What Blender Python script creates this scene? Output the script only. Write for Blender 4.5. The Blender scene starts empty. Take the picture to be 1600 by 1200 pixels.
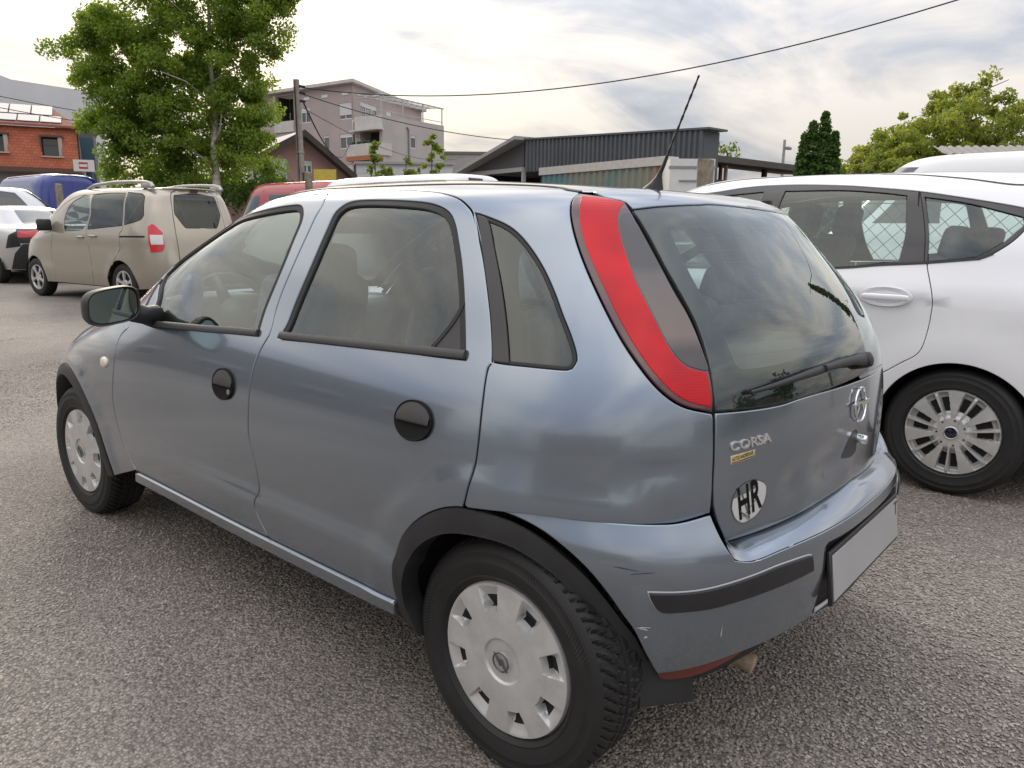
import bpy, bmesh, math, random
import numpy as np
from mathutils import Vector, Matrix, Quaternion
from mathutils.geometry import delaunay_2d_cdt

random.seed(7); np.random.seed(7)
scene = bpy.context.scene
PI = math.pi

# ------------------------------------------------------------------ camera, sky, sun, exposure
# the car's own axes are the world's: +X the way it points, +Y its left side, the origin on the ground under its rear axle
CAM_POS = (-1.0532, 1.9767, 1.2743); CAM_YAW, CAM_PITCH, CAM_ROLL, CAM_F = -0.86037, 0.20287, 0.01241, 1190.87
cam = bpy.data.cameras.new('camera'); camo = bpy.data.objects.new('camera', cam); scene.collection.objects.link(camo)
_f = Vector((math.cos(CAM_YAW)*math.cos(CAM_PITCH), math.sin(CAM_YAW)*math.cos(CAM_PITCH), -math.sin(CAM_PITCH)))
_r = Vector((math.sin(CAM_YAW), -math.cos(CAM_YAW), 0)); _u = _r.cross(_f)
_c, _s = math.cos(CAM_ROLL), math.sin(CAM_ROLL)
_r, _u = _c*_r + _s*_u, -_s*_r + _c*_u
camo.matrix_world = Matrix(((_r.x, _u.x, -_f.x, CAM_POS[0]), (_r.y, _u.y, -_f.y, CAM_POS[1]), (_r.z, _u.z, -_f.z, CAM_POS[2]), (0, 0, 0, 1)))
cam.sensor_fit = 'HORIZONTAL'; cam.sensor_width = 36; cam.lens = 36*CAM_F/1600; cam.clip_start = .05; cam.clip_end = 3000
scene.camera = camo

SUN_EL, SUN_AZ = math.radians(24), -0.40           # behind the clouds, ahead and to the left of the view
SUN_DIR = Vector((math.cos(SUN_AZ)*math.cos(SUN_EL), math.sin(SUN_AZ)*math.cos(SUN_EL), math.sin(SUN_EL)))
world = bpy.data.worlds.new('World'); scene.world = world; world.use_nodes = True
def build_world():
    nt = world.node_tree; N = nt.nodes; L = nt.links; N.clear()
    out = N.new('ShaderNodeOutputWorld'); bg = N.new('ShaderNodeBackground'); L.new(bg.outputs[0], out.inputs[0]); bg.inputs[1].default_value = .1
    sky = N.new('ShaderNodeTexSky'); sky.sky_type = 'NISHITA'; sky.sun_disc = False; sky.sun_elevation = SUN_EL; sky.sun_rotation = PI/2 - SUN_AZ
    sky.air_density = 1.2; sky.dust_density = 2.0
    tc = N.new('ShaderNodeTexCoord')
    def math_(op, a, b=None, c=None):
        n = N.new('ShaderNodeMath'); n.operation = op
        for i, x in enumerate((a, b, c)):
            if x is None: continue
            if isinstance(x, (int, float)): n.inputs[i].default_value = x
            else: L.new(x, n.inputs[i])
        return n.outputs[0]
    def vm(op, a, b):
        n = N.new('ShaderNodeVectorMath'); n.operation = op; L.new(a, n.inputs[0])
        if isinstance(b, (tuple, Vector)): n.inputs[1].default_value = b
        else: L.new(b, n.inputs[1])
        return n
    d = tc.outputs['Generated']
    sep = N.new('ShaderNodeSeparateXYZ'); L.new(d, sep.inputs[0]); z = sep.outputs[2]
    # clouds live on a flat deck overhead: divide the direction by its height
    zz = math_('ADD', math_('MAXIMUM', z, 0.0), .16)
    div = N.new('ShaderNodeCombineXYZ'); L.new(math_('DIVIDE', sep.outputs[0], zz), div.inputs[0]); L.new(math_('DIVIDE', sep.outputs[1], zz), div.inputs[1])
    def noise(scale, detail, rough, off, dist=0.0, stretch=(1, 1, 1)):
        m = N.new('ShaderNodeMapping'); m.inputs[1].default_value = off; m.inputs[3].default_value = stretch; m.inputs[2].default_value = (0, 0, .7)
        L.new(div.outputs[0], m.inputs[0])
        n = N.new('ShaderNodeTexNoise'); n.inputs['Scale'].default_value = scale; n.inputs['Detail'].default_value = detail
        n.inputs['Roughness'].default_value = rough; n.inputs['Distortion'].default_value = dist; L.new(m.outputs[0], n.inputs['Vector']); return n.outputs[0]
    big = noise(.55, 5, .55, (3.1, 1.7, 0), .3, (1, 1.0, 1)); fine = noise(1.5, 8, .58, (7.7, 2.2, 0), .6, (1, .55, 1))
    def ramp(src, stops):
        r = N.new('ShaderNodeValToRGB'); L.new(src, r.inputs[0]); e = r.color_ramp.elements
        while len(e) < len(stops): e.new(.5)
        for i, (p, c) in enumerate(stops): e[i].position = p; e[i].color = (*c, 1)
        return r.outputs[0]
    mixv = math_('ADD', math_('MULTIPLY', big, .5), math_('MULTIPLY', fine, .5))
    cloud = ramp(mixv, SKY_RAMP)
    # the sun behind the deck: brighter and warmer round its direction
    sd = vm('DOT_PRODUCT', d, tuple(SUN_DIR)).outputs['Value']
    glow = math_('POWER', math_('MAXIMUM', math_('MULTIPLY_ADD', sd, .5, .5), 0.0), 26.0)
    gcol = N.new('ShaderNodeMix'); gcol.data_type = 'RGBA'; gcol.blend_type = 'MULTIPLY'; gcol.inputs[0].default_value = 1
    L.new(cloud, gcol.inputs[6])
    gsc = N.new('ShaderNodeMix'); gsc.data_type = 'RGBA'; L.new(glow, gsc.inputs[0]); gsc.inputs[6].default_value = (1, 1, 1, 1); gsc.inputs[7].default_value = SKY_GLOW
    L.new(gsc.outputs[2], gcol.inputs[7])
    zen = math_('MULTIPLY_ADD', math_('MAXIMUM', z, 0.0), 2.3, .50)
    zs = N.new('ShaderNodeVectorMath'); zs.operation = 'SCALE'; L.new(gcol.outputs[2], zs.inputs[0]); L.new(zen, zs.inputs['Scale'])
    mx = N.new('ShaderNodeMix'); mx.data_type = 'RGBA'; L.new(sky.outputs[0], mx.inputs[6]); L.new(zs.outputs[0], mx.inputs[7]); mx.inputs[0].default_value = .9
    L.new(mx.outputs[2], bg.inputs[0])
SKY_RAMP = [(.42, (4.0, 4.3, 5.1)), (.47, (5.2, 5.4, 6.0)), (.515, (7.2, 6.9, 6.8)), (.57, (9.1, 8.5, 7.9))]
SKY_GLOW = (1.7, 1.55, 1.3, 1)
build_world()
sun = bpy.data.lights.new('sun', 'SUN'); sun.energy = 1.3; sun.angle = math.radians(18); sun.color = (1, .88, .72)
suno = bpy.data.objects.new('sun', sun); scene.collection.objects.link(suno); suno.rotation_euler = (-SUN_DIR).to_track_quat('-Z', 'Y').to_euler()
vs = scene.view_settings; vs.view_transform = 'Standard'; vs.look = 'None'; vs.exposure = .34; vs.gamma = 1; vs.use_curve_mapping = False
scene.render.engine = 'CYCLES'; scene.cycles.use_denoising = True; scene.cycles.max_bounces = 10; scene.cycles.transparent_max_bounces = 24
scene.cycles.caustics_reflective = False; scene.cycles.caustics_refractive = False

# ------------------------------------------------------------------ materials
MATS = {}
def mat(name, base=(.5, .5, .5), rough=.5, metal=0.0, coat=0.0, spec=.5, emis=None, var=0.0, vscale=8.0, bump=0.0, bscale=60.0, alpha=None, trans=0.0, coat_rough=.04, dirt=None):
    """principled material; var = uneven tone, bump = fine relief"""
    if name in MATS: return MATS[name]
    m = bpy.data.materials.new(name); m.use_nodes = True; nt = m.node_tree; N = nt.nodes; L = nt.links
    b = N['Principled BSDF']; b.inputs['Base Color'].default_value = (*base, 1); b.inputs['Roughness'].default_value = rough; b.inputs['Metallic'].default_value = metal
    b.inputs['Coat Weight'].default_value = coat; b.inputs['Coat Roughness'].default_value = coat_rough; b.inputs['Specular IOR Level'].default_value = spec
    b.inputs['Transmission Weight'].default_value = trans
    if emis: b.inputs['Emission Color'].default_value = (*emis[:3], 1); b.inputs['Emission Strength'].default_value = emis[3]
    tc = N.new('ShaderNodeTexCoord')
    if var:
        n = N.new('ShaderNodeTexNoise'); n.inputs['Scale'].default_value = vscale; n.inputs['Detail'].default_value = 6; n.inputs['Roughness'].default_value = .65
        L.new(tc.outputs['Object'], n.inputs['Vector'])
        r = N.new('ShaderNodeValToRGB'); r.color_ramp.elements[0].position = .3; r.color_ramp.elements[1].position = .7
        r.color_ramp.elements[0].color = (*[c*(1-var) for c in base], 1); r.color_ramp.elements[1].color = (*[min(1, c*(1+var)) for c in base], 1)
        L.new(n.outputs[0], r.inputs[0]); L.new(r.outputs[0], b.inputs['Base Color'])
        mr = N.new('ShaderNodeMapRange'); mr.inputs[3].default_value = max(0, rough-.08); mr.inputs[4].default_value = min(1, rough+.1); L.new(n.outputs[0], mr.inputs[0]); L.new(mr.outputs[0], b.inputs['Roughness'])
    if bump:
        n2 = N.new('ShaderNodeTexNoise'); n2.inputs['Scale'].default_value = bscale; n2.inputs['Detail'].default_value = 4; L.new(tc.outputs['Object'], n2.inputs['Vector'])
        bp = N.new('ShaderNodeBump'); bp.inputs['Strength'].default_value = bump; bp.inputs['Distance'].default_value = .01; L.new(n2.outputs[0], bp.inputs['Height']); L.new(bp.outputs[0], b.inputs['Normal'])
    MATS[name] = m; return m
def paint(name, base, metal=.0, rough=.35, coat=1.0, dust=.25, dustcol=(.33, .30, .26), flake=0.0):
    """car paint under clear coat, with road dust gathering low down and a faint unevenness"""
    if name in MATS: return MATS[name]
    m = mat(name, base, rough, metal, coat); nt = m.node_tree; N = nt.nodes; L = nt.links; b = N['Principled BSDF']; tc = N.new('ShaderNodeTexCoord')
    n = N.new('ShaderNodeTexNoise'); n.inputs['Scale'].default_value = 5.0; n.inputs['Detail'].default_value = 8; n.inputs['Roughness'].default_value = .7; L.new(tc.outputs['Object'], n.inputs['Vector'])
    geo = N.new('ShaderNodeNewGeometry'); sp = N.new('ShaderNodeSeparateXYZ'); L.new(geo.outputs['Position'], sp.inputs[0])
    hr = N.new('ShaderNodeMapRange'); hr.inputs[1].default_value = .75; hr.inputs[2].default_value = .2; hr.inputs[3].default_value = .12; hr.inputs[4].default_value = 1; L.new(sp.outputs[2], hr.inputs[0])
    mu = N.new('ShaderNodeMath'); mu.operation = 'MULTIPLY'; L.new(n.outputs[0], mu.inputs[0]); L.new(hr.outputs[0], mu.inputs[1])
    m2 = N.new('ShaderNodeMath'); m2.operation = 'MULTIPLY'; m2.inputs[1].default_value = dust*1.6; L.new(mu.outputs[0], m2.inputs[0])
    mx = N.new('ShaderNodeMix'); mx.data_type = 'RGBA'; L.new(m2.outputs[0], mx.inputs[0]); mx.inputs[6].default_value = (*base, 1); mx.inputs[7].default_value = (*dustcol, 1)
    L.new(mx.outputs[2], b.inputs['Base Color'])
    cr = N.new('ShaderNodeMapRange'); cr.inputs[1].default_value = 0; cr.inputs[2].default_value = .5; cr.inputs[3].default_value = .02; cr.inputs[4].default_value = .12; L.new(m2.outputs[0], cr.inputs[0]); L.new(cr.outputs[0], b.inputs['Coat Roughness'])
    n2 = N.new('ShaderNodeTexNoise'); n2.inputs['Scale'].default_value = 260; n2.inputs['Detail'].default_value = 1; L.new(tc.outputs['Object'], n2.inputs['Vector'])
    bp = N.new('ShaderNodeBump'); bp.inputs['Strength'].default_value = .03; bp.inputs['Distance'].default_value = .002; L.new(n2.outputs[0], bp.inputs['Height']); L.new(bp.outputs[0], b.inputs['Coat Normal'])
    return m
def glass(name, tint=(.75, .85, .83), refl=1.0, rough=0.0, dirt=.03):
    """thin pane: what is behind shows through the tint, the rest mirrors the surroundings"""
    if name in MATS: return MATS[name]
    m = bpy.data.materials.new(name); m.use_nodes = True; nt = m.node_tree; N = nt.nodes; L = nt.links; N.clear()
    out = N.new('ShaderNodeOutputMaterial'); tr = N.new('ShaderNodeBsdfTransparent'); tr.inputs[0].default_value = (*tint, 1)
    gl = N.new('ShaderNodeBsdfGlossy'); gl.inputs['Roughness'].default_value = rough; gl.inputs[0].default_value = (.95, 1, .97, 1)
    fr = N.new('ShaderNodeFresnel'); fr.inputs[0].default_value = 1.52
    mu = N.new('ShaderNodeMath'); mu.operation = 'MULTIPLY'; mu.inputs[1].default_value = 1.75*refl; mu.use_clamp = True; L.new(fr.outputs[0], mu.inputs[0])
    mx = N.new('ShaderNodeMixShader'); L.new(mu.outputs[0], mx.inputs[0]); L.new(tr.outputs[0], mx.inputs[1]); L.new(gl.outputs[0], mx.inputs[2])
    df = N.new('ShaderNodeBsdfDiffuse'); df.inputs[0].default_value = (.45, .45, .42, 1)
    tc = N.new('ShaderNodeTexCoord'); n = N.new('ShaderNodeTexNoise'); n.inputs['Scale'].default_value = 6; n.inputs['Detail'].default_value = 7; L.new(tc.outputs['Object'], n.inputs['Vector'])
    md = N.new('ShaderNodeMath'); md.operation = 'MULTIPLY'; md.inputs[1].default_value = dirt*2; L.new(n.outputs[0], md.inputs[0])
    m2 = N.new('ShaderNodeMixShader'); L.new(md.outputs[0], m2.inputs[0]); L.new(mx.outputs[0], m2.inputs[1]); L.new(df.outputs[0], m2.inputs[2]); L.new(m2.outputs[0], out.inputs[0])
    MATS[name] = m; return m
BLACK_PL = mat('black_plastic', (.022, .022, .023), .5, var=.25, vscale=14, bump=.05, bscale=700)
GREY_PL = mat('grey_trim_plastic', (.05, .047, .045), .55, var=.15, bump=.05, bscale=600)
RUBBER = mat('rubber', (.016, .016, .016), .62, var=.3, vscale=20)
TYRE = mat('tyre_rubber', (.013, .0125, .012), .62, var=.35, vscale=9, bump=.04, bscale=300)
def tyre_relief():
    # fine moulded ribs round the side wall, in broken arcs
    nt = TYRE.node_tree; N = nt.nodes; L = nt.links; b = N['Principled BSDF']; tc = N.new('ShaderNodeTexCoord'); sp = N.new('ShaderNodeSeparateXYZ'); L.new(tc.outputs['Object'], sp.inputs[0])
    def M(op, a, b_=None, c=None):
        n = N.new('ShaderNodeMath'); n.operation = op
        for i, x in enumerate((a, b_, c)):
            if x is None: continue
            if isinstance(x, (int, float)): n.inputs[i].default_value = x
            else: L.new(x, n.inputs[i])
        return n.outputs[0]
    x, z = sp.outputs[0], sp.outputs[2]; an = M('ARCTAN2', z, x); r = M('SQRT', M('ADD', M('MULTIPLY', x, x), M('MULTIPLY', z, z)))
    rib = M('SINE', M('MULTIPLY_ADD', an, 170.0, M('MULTIPLY', r, 500.0))); arc = M('GREATER_THAN', M('SINE', M('MULTIPLY', an, 3.0)), .25); band = M('MULTIPLY', M('GREATER_THAN', r, .232), M('LESS_THAN', r, .262))
    line = M('MULTIPLY', M('GREATER_THAN', M('SINE', M('MULTIPLY', r, 900.0)), .86), M('LESS_THAN', r, .27))
    h = M('ADD', M('MULTIPLY', M('MULTIPLY', rib, arc), band), line)
    bp = N.new('ShaderNodeBump'); bp.inputs['Strength'].default_value = .5; bp.inputs['Distance'].default_value = .0012; L.new(h, bp.inputs['Height']); old = b.inputs['Normal'].links[0].from_socket if b.inputs['Normal'].links else None
    if old: L.new(old, bp.inputs['Normal'])
    L.new(bp.outputs[0], b.inputs['Normal'])
tyre_relief()
DARK = mat('underbody_black', (.008, .008, .008), .8)
CHROME = mat('chrome', (.8, .8, .8), .12, 1.0)
SILVER = mat('silver_hubcap', (.54, .535, .52), .38, .35, coat=.25, var=.13, vscale=16)
STEEL = mat('worn_steel', (.35, .34, .33), .45, .8, var=.2)
CABIN = mat('cabin_grey_plastic', (.15, .15, .155), .6, var=.1)
CABIN_L = mat('cabin_pale_trim', (.36, .35, .33), .75, var=.05)
SEAT = mat('seat_cloth', (.11, .112, .12), .9, var=.3, vscale=30, bump=.2, bscale=250)
PANE = glass('clear_pane', (.85, .97, .935), dirt=.015)
PANE_D = glass('tinted_pane', (.13, .15, .16), .7)
RED_LENS = mat('red_lens', (.58, .006, .012), .12, 0, coat=1.0, emis=None)
RED_DARK = mat('dark_red_lens', (.06, .006, .008), .12, 0, coat=1.0)
WHITE_PAINT = paint('white_paint', (.84, .85, .86), 0, .35, dust=.06)

# ------------------------------------------------------------------ scene helpers
COL = scene.collection
def link(name, me, parent=None, m=None, loc=None):
    o = bpy.data.objects.new(name, me); COL.objects.link(o)
    if parent is not None: o.parent = parent
    if m is not None and me is not None and not me.materials:
        for q in (m if isinstance(m, (list, tuple)) else [m]): me.materials.append(q)
    if loc is not None: o.location = loc
    return o
IN_PLACE = []           # things whose parts were laid out in world coordinates; settled on their base point at the end
def settle():
    # never a fourth level: a window with a pane becomes a part of its house; a fitting of a fitting joins its part
    for t in [o for o in COL.objects if o.parent is None and len(o.children)]:
        for p in t.children:
            for s in list(p.children):
                if not len(s.children): continue
                if s.name.split('.')[0] == 'window': s.parent = t
                else:
                    for d in list(s.children): d.parent = p
    for t in IN_PLACE:
        for c in t.children: c.location = c.location-t.location
def thing(name, label, cat, loc=(0, 0, 0), rz=0.0, group=None, in_place=False):
    o = bpy.data.objects.new(name, None); COL.objects.link(o); o.location = loc; o.rotation_euler = (0, 0, rz); o.empty_display_size = .2
    o['label'] = label; o['category'] = cat
    if group: o['group'] = group
    if in_place: IN_PLACE.append(o)
    return o
def tag(o, label, cat, group=None):
    o['label'] = label; o['category'] = cat
    if group: o['group'] = group
    return o
def mesh(name, V, F, smooth=False, mi=None):
    me = bpy.data.meshes.new(name); me.from_pydata([tuple(map(float, v)) for v in V], [], [tuple(int(i) for i in f) for f in F])
    if smooth: me.shade_smooth()
    if mi is not None: me.polygons.foreach_set('material_index', np.asarray(mi, np.int32))
    me.update(); return me
class MB:
    """collects simple solids for ONE mesh object"""
    def __init__(s): s.V = []; s.F = []; s.M = []
    def add(s, V, F, mi=0):
        k = len(s.V); s.V += [tuple(map(float, v)) for v in V]; s.F += [tuple(i+k for i in f) for f in F]; s.M += [mi]*len(F); return s
    def box(s, c, d, rz=0.0, mi=0, bev=0.0, rot=None):
        x, y, z = [q/2 for q in d]
        if bev:
            b = min(bev, x*.49, y*.49, z*.49); pts = []
            for sx in (-1, 1):
                for sy in (-1, 1):
                    for sz in (-1, 1): pts += [(sx*x, sy*(y-b), sz*(z-b)), (sx*(x-b), sy*y, sz*(z-b)), (sx*(x-b), sy*(y-b), sz*z)]
            bm = bmesh.new(); [bm.verts.new(p) for p in pts]; bmesh.ops.convex_hull(bm, input=bm.verts[:]); bm.verts.index_update()
            V = [v.co.copy() for v in bm.verts]; F = [[v.index for v in f.verts] for f in bm.faces]; bm.free()
        else:
            V = [Vector((i*x, j*y, k*z)) for i in (-1, 1) for j in (-1, 1) for k in (-1, 1)]
            F = [(0, 1, 3, 2), (4, 6, 7, 5), (0, 4, 5, 1), (2, 3, 7, 6), (0, 2, 6, 4), (1, 5, 7, 3)]
        R = rot if rot is not None else Matrix.Rotation(rz, 3, 'Z'); c = Vector(c)
        return s.add([R@v + c for v in V], F, mi)
    def tube(s, pts, r, n=8, mi=0, caps=True):
        pts = [Vector(p) for p in pts]; rr = r if isinstance(r, (list, tuple)) else [r]*len(pts); V = []; F = []; up = None
        for i, p in enumerate(pts):
            t = (pts[min(i+1, len(pts)-1)] - pts[max(i-1, 0)]).normalized()
            if up is None: up = Vector((0, 0, 1)) if abs(t.z) < .9 else Vector((1, 0, 0))
            a = t.cross(up).normalized(); b = a.cross(t); up = b
            V += [p + (a*math.cos(2*PI*k/n) + b*math.sin(2*PI*k/n))*rr[i] for k in range(n)]
        for i in range(len(pts)-1):
            for k in range(n): F.append((i*n+k, i*n+(k+1) % n, (i+1)*n+(k+1) % n, (i+1)*n+k))
        if caps: F += [tuple(range(n-1, -1, -1)), tuple(range((len(pts)-1)*n, len(pts)*n))]
        return s.add(V, F, mi)
    def prism(s, poly, z0, z1, mi=0):
        n = len(poly); V = [(x, y, z0) for x, y in poly] + [(x, y, z1) for x, y in poly]
        F = [tuple(range(n-1, -1, -1)), tuple(range(n, 2*n))] + [(i, (i+1) % n, n+(i+1) % n, n+i) for i in range(n)]
        return s.add(V, F, mi)
    def grid(s, G, mi=0, closed=False):
        G = np.asarray(G); a, b = G.shape[:2]; V = G.reshape(-1, 3); F = []
        for i in range(a-1):
            for j in range(b if closed else b-1): F.append((i*b+j, (i+1)*b+j, (i+1)*b+(j+1) % b, i*b+(j+1) % b))
        return s.add(V, F, mi)
    def xf(s, M, k=0):
        s.V[k:] = [tuple(M@Vector(v)) for v in s.V[k:]]; return s
    def mesh(s, name, smooth=False): return mesh(name, s.V, s.F, smooth, s.M if any(s.M) else None)
    def build(s, name, m, parent=None, smooth=False, auto=None):
        me = s.mesh(name, smooth or auto is not None)
        o = link(name, me, parent, m)
        if auto is not None: me.set_sharp_from_angle(angle=math.radians(auto))
        return o
def smooth_grid(G, closed_u=False):
    pass
def rounded(name, c, d, m, parent, bev=.04, rot=None, seg=3, taper=None):
    """soft cushion-like block"""
    bm = bmesh.new(); bmesh.ops.create_cube(bm, size=1); bmesh.ops.scale(bm, vec=d, verts=bm.verts)
    if taper:
        for v in bm.verts:
            if v.co.z > 0: v.co.x *= taper[0]; v.co.y *= taper[1]
    bmesh.ops.bevel(bm, geom=bm.edges[:], offset=bev, segments=seg, profile=.6, affect='EDGES')
    M = Matrix.Translation(c) @ (rot.to_4x4() if rot is not None else Matrix()); bmesh.ops.transform(bm, matrix=M, verts=bm.verts)
    me = bpy.data.meshes.new(name); bm.to_mesh(me); bm.free(); me.shade_smooth(); return link(name, me, parent, m)

# ------------------------------------------------------------------ car shells: a smooth surface of plan outlines stacked by height, cut into panels
def cspline(xk, yk):
    xk = np.asarray(xk, float); yk = np.asarray(yk, float); n = len(xk); h = np.diff(xk)
    A = np.zeros((n, n)); b = np.zeros((n,)+yk.shape[1:]); A[0, 0] = A[-1, -1] = 1
    for i in range(1, n-1):
        A[i, i-1] = h[i-1]; A[i, i] = 2*(h[i-1]+h[i]); A[i, i+1] = h[i]; b[i] = 6*((yk[i+1]-yk[i])/h[i]-(yk[i]-yk[i-1])/h[i-1])
    m = np.linalg.solve(A, b)
    def f(x):
        x = np.asarray(x, float); i = np.clip(np.searchsorted(xk, x)-1, 0, n-2); t = x-xk[i]; s = xk[i+1]-x; H = h[i]
        if yk.ndim > 1: t, s, H = t[..., None], s[..., None], H[..., None]
        return (m[i]*s**3+m[i+1]*t**3)/(6*H)+(yk[i]/H-m[i]*H/6)*s+(yk[i+1]/H-m[i+1]*H/6)*t
    return f
def sst(a, b, x):
    t = np.clip((x-a)/(b-a), 0, 1); return t*t*(3-2*t)
class Body:
    """knots: z, half width, rear x, widest x, front x, exponents. s: -1 rear centre, 0 left side, 1 front centre; beyond +-1 the right half"""
    def __init__(B, knots, disp=None):
        k = np.array(knots, float); v = np.arange(len(k)); B.n = len(k)-1; B.disp = disp
        B.cols = cspline(v, k); B._z = np.linspace(0, B.n, 1200); B._zz = B.cols(B._z)[:, 0]
    def raw(B, s, v):
        s, v = np.broadcast_arrays(np.asarray(s, float), np.asarray(v, float))
        mir = np.abs(s) > 1; s = np.where(s > 1, 2-s, np.where(s < -1, -2-s, s)); v = np.clip(v, 0, B.n)
        z, W, xr, xc, xf, pr, qr, pf, qf = np.moveaxis(B.cols(v), -1, 0)
        th = (1-np.abs(s))*PI/2; rear = s < 0; a = np.where(rear, xc-xr, xf-xc); p = np.where(rear, pr, pf); q = np.where(rear, qr, qf)
        W = np.maximum(W, 0); c, sn = np.maximum(np.cos(th), 1e-9), np.maximum(np.sin(th), 1e-9); m = np.minimum(1/c, 1/sn)
        for _ in range(8):                                              # Newton from outside: convex, so it only ever comes down
            g1 = (m*c)**p; g2 = (m*sn)**q; m = m-(g1+g2-1)/((p*g1+q*g2)/m)
        y = W*m*sn
        return np.stack([xc+np.where(rear, -1, 1)*a*m*c, np.where(mir, -y, y), z], -1)
    def _n(B, f, s, v, e=2e-3):
        s = np.asarray(s, float); v = np.asarray(v, float)
        n = np.cross(f(s, np.clip(v+e, 0, B.n))-f(s, np.clip(v-e, 0, B.n)), f(s+e, v)-f(s-e, v))
        return n/np.maximum(np.linalg.norm(n, axis=-1, keepdims=True), 1e-12)
    def P(B, s, v):
        p = B.raw(s, v)
        if B.disp is None: return p
        q = p.copy(); q[..., 1] = np.abs(q[..., 1]); return p+B._n(B.raw, s, v)*B.disp(q, p[..., 1])[..., None]
    def N(B, s, v): return B._n(B.P, s, v)
    def J(B, s, v, e=1e-3):
        return (B.P(s+e, v)-B.P(s-e, v))/(2*e), (B.P(s, np.clip(v+e, 0, B.n))-B.P(s, np.clip(v-e, 0, B.n)))/(2*e)
    def move(B, sv, d):
        """shift surface points sv by the 3-D tangent vectors d"""
        a, b = B.J(sv[:, 0], sv[:, 1]); aa = (a*a).sum(-1); bb = (b*b).sum(-1); ab = (a*b).sum(-1); da = (d*a).sum(-1); db = (d*b).sum(-1)
        det = np.maximum(aa*bb-ab*ab, 1e-12); return sv+np.stack([(da*bb-db*ab)/det, (db*aa-da*ab)/det], -1)
    def at(B, x, z, s0=None, axes=(0, 2)):
        """surface parameters of the side point with these two coordinates"""
        v = float(np.interp(z, B._zz, B._z)); z, W, xr, xc, xf, pr, qr, pf, qf = B.cols(np.array([v]))[0]
        if axes == (0, 2):
            rear = x < xc; a, p, q = (xc-xr, pr, qr) if rear else (xf-xc, pf, qf); X = min(abs(x-xc)/a, 1.0); Y = max(1-X**p, 0)**(1/q)
        else:
            rear = s0 is None or s0[0] < 0; p, q = (pr, qr) if rear else (pf, qf); Y = min(x/W, 1.0); X = max(1-Y**q, 0)**(1/p)
        s = 1-math.atan2(Y, X)/(PI/2); return (-s if rear else s), v
def crom(pts, k=8):
    p = np.array(pts, float)
    if len(p) < 3: return np.array([p[0]+(p[1]-p[0])*t for t in np.linspace(0, 1, k+1)])
    q = np.vstack([2*p[0]-p[1], p, 2*p[-1]-p[-2]]); out = []
    for i in range(1, len(q)-2):
        a, b, c, d = q[i-1:i+3]
        for t in np.linspace(0, 1, k, endpoint=False): out.append(.5*(2*b+(c-a)*t+(2*a-5*b+4*c-d)*t*t+(3*b-a-3*c+d)*t**3))
    out.append(q[-2]); return np.array(out)
def resample(B, sv, step):
    P = B.P(sv[:, 0], sv[:, 1]); L = np.r_[0, np.cumsum(np.linalg.norm(np.diff(P, axis=0), axis=1))]; n = max(1, int(round(L[-1]/step)))
    t = np.linspace(0, L[-1], n+1); return np.stack([np.interp(t, L, sv[:, 0]), np.interp(t, L, sv[:, 1])], -1)
def outline(B, segs, step=.014):
    """closed loop from smooth runs that meet at corners"""
    out = np.zeros((0, 2))
    for sg in segs:
        r = resample(B, crom(sg), step)
        if len(out): 
            d = np.linalg.norm(B.P(out[-1:, 0], out[-1:, 1])-B.P(r[:1, 0], r[:1, 1]))
            if d < step*.6: r = r[1:]
            elif d > step*1.6: r = np.vstack([resample(B, np.array([out[-1], r[0]]), step)[1:-1], r])
        out = np.vstack([out, r])
    d = np.linalg.norm(B.P(out[-1:, 0], out[-1:, 1])-B.P(out[:1, 0], out[:1, 1]))
    if d < step*.6: out = out[:-1]
    elif d > step*1.6: out = np.vstack([out, resample(B, np.array([out[-1], out[0]]), step)[1:-1]])
    a = out; b = np.roll(out, -1, 0)
    if (a[:, 0]*b[:, 1]-b[:, 0]*a[:, 1]).sum() > 0: out = out[::-1]
    return out
def inward(B, L):
    P = B.P(L[:, 0], L[:, 1]); n = B.N(L[:, 0], L[:, 1])
    def un(x): return x/np.maximum(np.linalg.norm(x, axis=-1, keepdims=True), 1e-9)
    t1 = un(P-np.roll(P, 1, 0)); t2 = un(np.roll(P, -1, 0)-P); w1 = np.cross(n, t1); w2 = np.cross(n, t2)
    w = (w1+w2)/np.maximum(1+(w1*w2).sum(-1, keepdims=True), .45); return P, n, w
def inset(B, L, d, smooth=0):
    P, n, w = inward(B, L); out = B.move(L, w*d)
    for _ in range(smooth): out = .25*np.roll(out, 1, 0)+.5*out+.25*np.roll(out, -1, 0)
    return out
def inside(poly, q):
    x, y = q[:, 0], q[:, 1]; r = np.zeros(len(q), bool); j = len(poly)-1
    for i in range(len(poly)):
        xi, yi = poly[i]; xj, yj = poly[j]; c = ((yi > y) != (yj > y)) & (x < (xj-xi)*(y-yi)/((yj-yi) if yj != yi else 1e-12)+xi); r ^= c; j = i
    return r
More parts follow.
